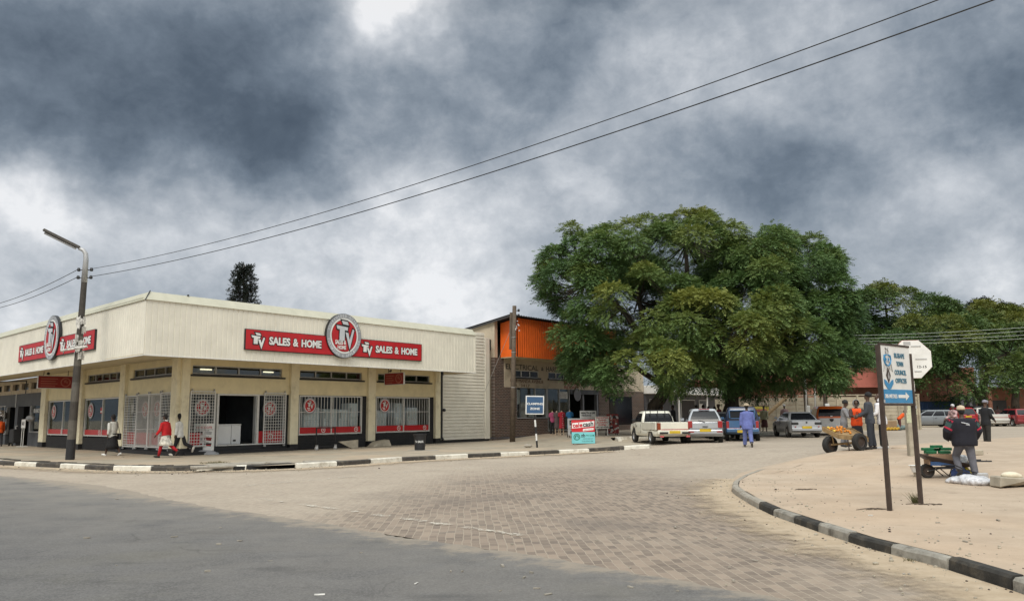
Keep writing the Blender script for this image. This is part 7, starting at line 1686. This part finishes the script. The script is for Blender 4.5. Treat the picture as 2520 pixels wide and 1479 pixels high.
# -- dummies before the hardware shop
def dummy(px,col,label,trousers=None,dots=False):
    p=G(px,1068,.20); x,y=p.x,p.y; p=gz(x,y,.13); o=thing('shop_dummy',label,'mannequin',p,DEG(.4,-1),group='headless dress dummies outside the hardware shop')
    J,k=fk(1.72,((3,2,1),(-2,2,1)),((0,6,6,0),(0,6,6,0)),0); Bd=lambda b,n,m_,**q:b.build(n,m_,o,local=True,**q)
    b=MB(); torso(b,J,k,-.01)
    for s in 'LR': limb(b,[J['h'+s],J['k'+s],J['k'+s].lerp(J['a'+s],.35),J['a'+s],J['a'+s]+J['f'+s]*.14-Vector((0,0,.06))],[.08,.052,.05,.034,.025])
    limb(b,[J['sh'],J['neck']+Vector((0,0,.06))],[.06,.045]); b.cyl((0,0,0),(0,0,.02),.2); Bd(b,'body',M['mann'],remesh=.022)
    c=cloth('dress_%d'%px,col); q=MB(); torso(q,J,k,.014,bot=-.1)
    for s in 'LR': limb(q,[J['s'+s],J['s'+s].lerp(J['e'+s],.9)],[.062,.055])
    if trousers is None:
        rs=[[J['hip']+Vector(((.165+f*.03)*math.cos(a),(.118+f*.03)*math.sin(a),-f*.48)) for a in (2*math.pi*i/14 for i in range(14))] for f in (0,.5,1)]; q.rings(rs[::-1])
    Bd(q,'dress' if trousers is None else 'blouse',c,remesh=.02)
    if trousers:
        q=MB()
        for s in 'LR': limb(q,[J['h'+s]+Vector((0,0,.03)),J['k'+s],J['a'+s]],[.10,.075,.065])
        Bd(q,'trousers',cloth('dummy_trousers',trousers),remesh=.022)
    if dots:
        q=MB()
        for i in range(7): q.ell((.02*math.sin(i*2),.165,J['hip'].z+.42-.14*i),.025,.012,.025,6,4)
        Bd(q,'flower_print',M['paper'])
dummy(1360,(.38,.07,.16),'headless dummy in deep pink blouse and black trousers',(.012,.012,.014)); dummy(1371,(.10,.075,.075),'headless dummy in dark grey brown dress'); dummy(1383,(.36,.015,.03),'headless dummy in red dress with white flower print',dots=True); dummy(1403,(.02,.14,.32),'headless dummy in bright blue dress')

# ------------------------------------------------------------ hand cart with oranges
def cart():
    A=G(2044,1116,.04); B=G(2117,1109,.12); c=(A+B)/2; o=thing('hand_cart','wooden hand cart on two car wheels carrying oranges','hand cart',c)
    ax=(B-A); L=Vector((ax.x,ax.y,0)).length; u=Vector((ax.x,ax.y,0)).normalized(); v=Vector((-u.y,u.x,0)); wr=.29
    for P,nm in ((A,0),(B,1)):
        q=MB(); n=24; cc=Vector((P.x,P.y,P.z+wr)); w0=.09; prof=[(-w0,wr*.6),(-w0,wr*.93),(-w0*.6,wr),(w0*.6,wr),(w0,wr*.93),(w0,wr*.6)]
        tl=Vector((u.x,u.y,0)); f=(tl*.80-v*.6).normalized(); s_=Vector((-f.y,f.x,0))
        q.rings([[cc+f*x+(s_*math.cos(2*math.pi*i/n)+Vector((0,0,1))*math.sin(2*math.pi*i/n))*r for i in range(n)] for x,r in prof],caps=False); wo=q.build('wheel',M['tyre'],o,smooth=True,ang=40)
        q=MB(); q.rings([[cc+f*x+(s_*math.cos(2*math.pi*i/n)+Vector((0,0,1))*math.sin(2*math.pi*i/n))*r for i in range(n)] for x,r in ((w0*.6,wr*.62),(w0*.2,wr*.5),(w0*.5,wr*.2),(w0*.5,.01))],caps=False); q.rings([[cc+f*x+(s_*math.cos(2*math.pi*i/n)+Vector((0,0,1))*math.sin(2*math.pi*i/n))*r for i in range(n)] for x,r in ((-w0*.6,wr*.62),(-w0*.2,wr*.5),(-w0*.5,wr*.2),(-w0*.5,.01))],caps=False); q.build('rim',M['rust'],wo,smooth=True)
    q=MB(); h=Vector((0,0,wr)); q.tube([A+h,B+h],.035,8); q.build('axle',M['rawwood'],o)
    z=c.z; T0=at(2024,1050,A.y+.05); T1=at(2092,1051,A.y+.95); F0=at(2062,1066,A.y-.25); F1=at(2138,1078,A.y+.35)
    # tray: four corners, tilted down toward the right
    P=[at(2024,1052,27.6),at(2063,1071,27.0),at(2139,1079,27.35),at(2098,1056,28.3)]; up=Vector((0,0,.035)); q=MB(); q.hexa([p-up for p in P]+P); q.build('tray',M['rawwood'],o)
    q=MB()
    for i,j in ((0,1),(1,2),(2,3),(3,0)):
        a,b=P[i],P[j]; d=(b-a).normalized(); n_=Vector((-d.y,d.x,0))*.018; q.hexa([a-n_-up*3.2,b-n_-up*3.2,b+n_-up*3.2,a+n_-up*3.2,a-n_+up*1.1,b-n_+up*1.1,b+n_+up*1.1,a+n_+up*1.1])
    q.build('rim_board',M['rawwood'],o)
    for a,b in ((A+h+u*.12,P[0].lerp(P[1],.6)-up*3),(B+h-u*.12,P[2].lerp(P[1],.35)-up*3),(A+h+u*.5,P[1].lerp(P[2],.7)-up*3),(B+h-u*.1,P[3].lerp(P[2],.5)-up*3)):
        q=MB(); q.tube([a,b],.024,6); q.build('strut',M['rawwood'],o)
    q=MB(); e=P[1].lerp(P[2],.30); q.tube([e-up*3,Vector((e.x+.03,e.y,g(e.x,e.y)+.05))],.022,6); q.build('leg',M['rust'],o)
    # oranges
    rnd=random.Random(6); om=mat('orange peel',(.62,.22,.02),.5,0,.15,8,.2,60); ye=mat('yellow fruit peel',(.60,.42,.06),.5,0,.12,8)
    b0=None
    nrm=(P[1]-P[0]).cross(P[3]-P[0]).normalized(); nrm=nrm if nrm.z>0 else -nrm
    for k in range(34):
        s=.06+.62*rnd.random(); t=.12+.55*rnd.random(); p=(P[0]*(1-s)+P[3]*s)*(1-t)+(P[1]*(1-s)+P[2]*s)*t+nrm*.042
        yel=k<8
        if yel: s=.05+.1*rnd.random(); p=(P[0]*(1-s)+P[3]*s)*(1-t)+(P[1]*(1-s)+P[2]*s)*t+nrm*.042
        lay=0 if k<24 else 1
        if lay: p=p+nrm*.055
        if k in (0,8):
            q=MB(); q.ell((0,0,0),.042,.042,.039,10,7); base=q.build('orange_fruit' if not yel else 'yellow_fruit',ye if yel else om,smooth=True); ob=base
        else: ob=base.copy(); COL.objects.link(ob)
        ob.location=p; tag(ob,'small yellow fruit at the left end of the hand cart' if yel else 'orange piled on the wooden hand cart','fruit','oranges on the hand cart' if not yel else 'yellow fruit on the hand cart')
cart()
# ------------------------------------------------------------ wheelbarrow and vendors goods
def barrow():
    Wc=G(2283,1176,.13); wr=.165; o=thing('wheelbarrow','worn steel wheelbarrow loaded with cardboard box and green cartons','wheelbarrow',Wc)
    T=Vector((.97,-.12,0)).normalized(); V=Vector((-T.y,T.x,0)); K=1/106.0 # metres per photograph pixel here
    P=lambda px,py,v=0:Wc+T*((px-2283)*K)+Vector((0,0,(1176-py)*K))+V*v
    n=24; cc=Wc+Vector((0,0,wr)); q=MB(); w0=.05
    q.rings([[cc+V*x+(T*math.cos(2*math.pi*i/n)+Vector((0,0,1))*math.sin(2*math.pi*i/n))*r for i in range(n)] for x,r in ((-w0,wr*.66),(-w0,wr*.92),(-w0*.4,wr),(w0*.4,wr),(w0,wr*.92),(w0,wr*.66))],caps=False); wo=q.build('wheel',M['tyre'],o,smooth=True,ang=40)
    q=MB(); q.rings([[cc+V*x+(T*math.cos(2*math.pi*i/n)+Vector((0,0,1))*math.sin(2*math.pi*i/n))*r for i in range(n)] for x,r in ((-w0*.8,wr*.68),(-w0*.3,wr*.55),(-w0*.9,wr*.2),(-w0*.9,.01))],caps=False); q.build('rim',M['rust'],wo,smooth=True)
    # tray: rim outline wider than the bottom
    rim=[(2268,1118,.30),(2370,1142,.30)]; 
    top=[P(2266,1119,-.30),P(2385,1144,-.31),P(2392,1140,.31),P(2268,1117,.30)]; bot=[P(2302,1143,-.17),P(2352,1150,-.2),P(2352,1149,.2),P(2302,1142,.17)]
    q=MB(); q.rings([bot,top],caps=False); q.add(bot,[(0,1,2,3)]); t=q.build('tray',M['rust'],o,rec=True); s=t.modifiers.new('thick','SOLIDIFY'); s.thickness=.012
    q=MB(); q.tube(top+[top[0]],.013,6); q.build('tray_rim',M['rust'],o)
    for v in (-.22,.22):
        q=MB(); q.tube([cc+V*v*.4,P(2305,1152,v*.7),P(2345,1151,v*.9),P(2365,1142,v),P(2386,1134,v*1.2),P(2422,1134,v*1.25)],.017,7); q.build('handle_bar',M['black'],o)
    for v in (-.2,.2):
        q=MB(); q.tube([P(2306,1152,v),P(2332,1176,v*1.1),P(2340,1180,v*1.1),P(2350,1150,v)],.012,6); q.build('leg',M['rust'],o)
    cb=mat('brown cardboard box',(.33,.21,.13),.9,0,.1,4); b=MB(); x=[P(2282,1143,-.2),P(2348,1143,-.22),P(2348,1143,.2),P(2284,1143,.2)]; hh=Vector((0,0,.24)); c0=thing('cardboard_box','open brown cardboard box with blue lining lying in the wheelbarrow','cardboard box',x[0]); b.hexa(x+[p+hh for p in x]); b.build('side',cb,c0,bev=.01); b=MB(); lo=P(2284,1143,-.215); b.hexa([P(2284,1144,-.235),P(2348,1146,-.255),P(2348,1146,-.225),P(2284,1144,-.205),P(2284,1135,-.24),P(2348,1136,-.26),P(2348,1136,-.23),P(2284,1135,-.21)]); b.build('lining',mat('blue lining',(.03,.08,.20),.7),c0)
    gm=mat('green carton',(.012,.14,.055),.6,0,.12,6); base=None; rnd=random.Random(3)
    for i,(px,py,v,yw,lab) in enumerate(((2290,1116,-.1,6,'lower left'),(2322,1116,-.12,-8,'lower right'),(2286,1109,-.05,3,'left upper'),(2330,1109,.0,-10,'right upper'),(2309,1103,.0,10,'topmost'),(2306,1111,.08,0,'middle'))):
        p=P(px,py,v)
        if base is None:
            e=thing('green_carton','','carton',p,R(yw),group='green cartons on the cardboard box'); b=MB(); b.box(-.12,.12,-.07,.07,0,.062); b.build('carton_body',gm,e,local=True,bev=.006); b=MB(); b.box(-.121,.121,-.071,-.069,.03,.034); b.build('flap_edge',M['black'],e,local=True); base=e
        else: e=copy_tree(base); e.location=p; e.rotation_euler=(0,0,R(yw))
        e['label']=lab+' small flat green carton of the pile on the cardboard box'
    b=MB(); c=P(2361,1141,-.05)
    for k in range(6): b.ell(c+Vector((rnd.uniform(-.1,.1),rnd.uniform(-.05,.05),rnd.uniform(-.02,.16))),.12,.1,.11,9,6)
    tag(b.build('plastic_bundle',mat('crumpled clear plastic',(.50,.51,.52),.3,0,.5,9,.6,20),org=c,remesh=.02),'crumpled pale plastic bundle at the handle end of the wheelbarrow','bundle')
    def sack(name,label,cat,mt,blobs,vox=.018,flat=None):
        b=MB(); 
        for (px,py,v,rx,ry,rz2) in blobs: b.ell(P(px,py,v),rx,ry,rz2,12,7)
        ob=b.build(name,mt,org=P(*blobs[0][:3]),remesh=vox); d=ob.modifiers.new('folds','DISPLACE'); tx=bpy.data.textures.new('folds','CLOUDS'); tx.noise_scale=.09; d.texture=tx; d.strength=.05; d.mid_level=.5; tag(ob,label,cat); return ob
    sack('blue_sack','dark blue cloth sack slumped under the wheelbarrow','sack',mat('navy cloth',(.035,.06,.16),.8,0,.3,6),[(2342,1166,-.25,.14,.13,.16),(2352,1160,-.2,.14,.13,.14),(2362,1168,-.2,.15,.12,.12)])
    sack('yellow_sack','yellow plastic sack beside the blue sack under the wheelbarrow','sack',mat('yellow plastic',(.56,.45,.015),.5,0,.15,6),[(2366,1158,-.1,.12,.10,.10),(2378,1163,-.15,.12,.1,.08),(2358,1154,-.05,.1,.1,.07)])
    P=lambda px,py,v=0:G(px,py,.13)+Vector((0,0,v))
    sack('white_sack','shiny white and grey woven sack lying flat before the wheelbarrow','sack',mat('white woven plastic',(.62,.62,.64),.35,0,.25,4,.4,18,dirt=(.10,.10,.13),dirtamt=.95,dscale=6),[(2346,1187,.03,.18,.18,.05),(2366,1188,.05,.24,.34,.10),(2388,1190,.06,.26,.38,.13),(2408,1192,.06,.24,.34,.12),(2424,1192,.05,.14,.2,.10)],.02)
    o=thing('metal_basin','small white enamel basin on a stand behind the barrow wheel','basin',P(2258,1172)); n=18; q=MB(); c=P(2258,1172); q.rings([[c+Vector((r*math.cos(2*math.pi*i/n),r*math.sin(2*math.pi*i/n),z)) for i in range(n)] for r,z in ((.11,.10),(.15,.24),(.18,.25),(.185,.26),(.14,.25),(.10,.13))]); q.build('bowl',M['white'],o,smooth=True,ang=40); q=MB(); q.cyl(c,c+Vector((0,0,.10)),.07,.09); q.build('stand',M['conc'],o)
    st=G(2490,1201,.13); o=thing('stone_block','broken concrete block with cream loaf shaped bundle on top at the right edge','concrete block',st)
    st=G(2488,1198,.13); k2=1/120.0; rnd=random.Random(9); b=MB(); rs=[]
    prof=[(-.34,-.02),(-.30,.20),(.34,.16),(.42,.10),(.40,-.02),(.20,.03),(.06,.0),(-.16,.02)]
    b.poly([st+Vector((x,-.22+.02*i%3,z+.02)) for i,(x,z) in enumerate(prof)],(.03,.45,0)); tg_=b.build('block',M['conc'],o,bev=.025)
    b=MB(); c=st+Vector((-.02,-.05,.24)); b.ell(c,.20,.12,.075,12,7); b.ell(c+Vector((.12,0,-.02)),.12,.1,.06,10,6); q=b.build('cream_bundle',mat('cream plastic',(.66,.60,.46),.6,0,.08,8,.3,15),org=c,remesh=.02); tag(q,'cream coloured wrapped bundle on the broken concrete block','bundle')
    o['label']='broken grey concrete block lying at the right edge'
    c=G(2453,1186,.13)+Vector((0,.5,.0)); o=thing('tool_handle','grey block with two dark curved rods leading to the barrow','tool',c); b=MB(); b.box(c.x-.14,c.x+.10,c.y-.06,c.y+.06,c.z,c.z+.16); b.build('block',M['steel'],o,bev=.02)
    for dv in (0,.06):
        b=MB(); b.tube([c+Vector((-.12,0,.10+dv)),c+Vector((-.35,.05,.17+dv)),c+Vector((-.55,.1,.27+dv)),c+Vector((-.85,.1,.26+dv))],.013,6); b.build('rod',M['black'],o)
    c=G(2415,1119,.13); b=MB(); b.box(c.x-.32,c.x+.02,c.y-.1,c.y+.1,c.z,c.z+.14); tag(b.build('concrete_brick',M['conc'],org=c,bev=.015),'single concrete brick on the sand right of the navy jacket man','brick')
    c=G(2222,1103,.13); b=MB(); b.ell(c,.42,.25,.07,12,5); struct(b.build('sand_heap',M['sand'],org=c,smooth=True))
barrow()
def parking_kerb():
    # kerb stones at the noses of the parked cars
    b=MB(); pts=[(5.6,42.8),(5.75,45.4),(10.2,46.5),(15.2,50.3),(22.6,59.6)]
    for (x0,y0),(x1,y1) in zip(pts,pts[1:]):
        L=math.hypot(x1-x0,y1-y0); n=max(1,int(L/1.0)); t=Vector((x1-x0,y1-y0)).normalized(); nn=Vector((-t.y,t.x))
        for k in range(n):
            A=Vector((x0,y0))+t*(L*k/n+.01); B=Vector((x0,y0))+t*(L*(k+1)/n-.01)
            b.hexa([gz(*p,-.02) for p in (A-nn*.09,B-nn*.09,B+nn*.09,A+nn*.09)]+[gz(*p,.16) for p in (A-nn*.08,B-nn*.08,B+nn*.08,A+nn*.08)],0)
    struct(b.build('kerb',M['kerbw']))
parking_kerb()
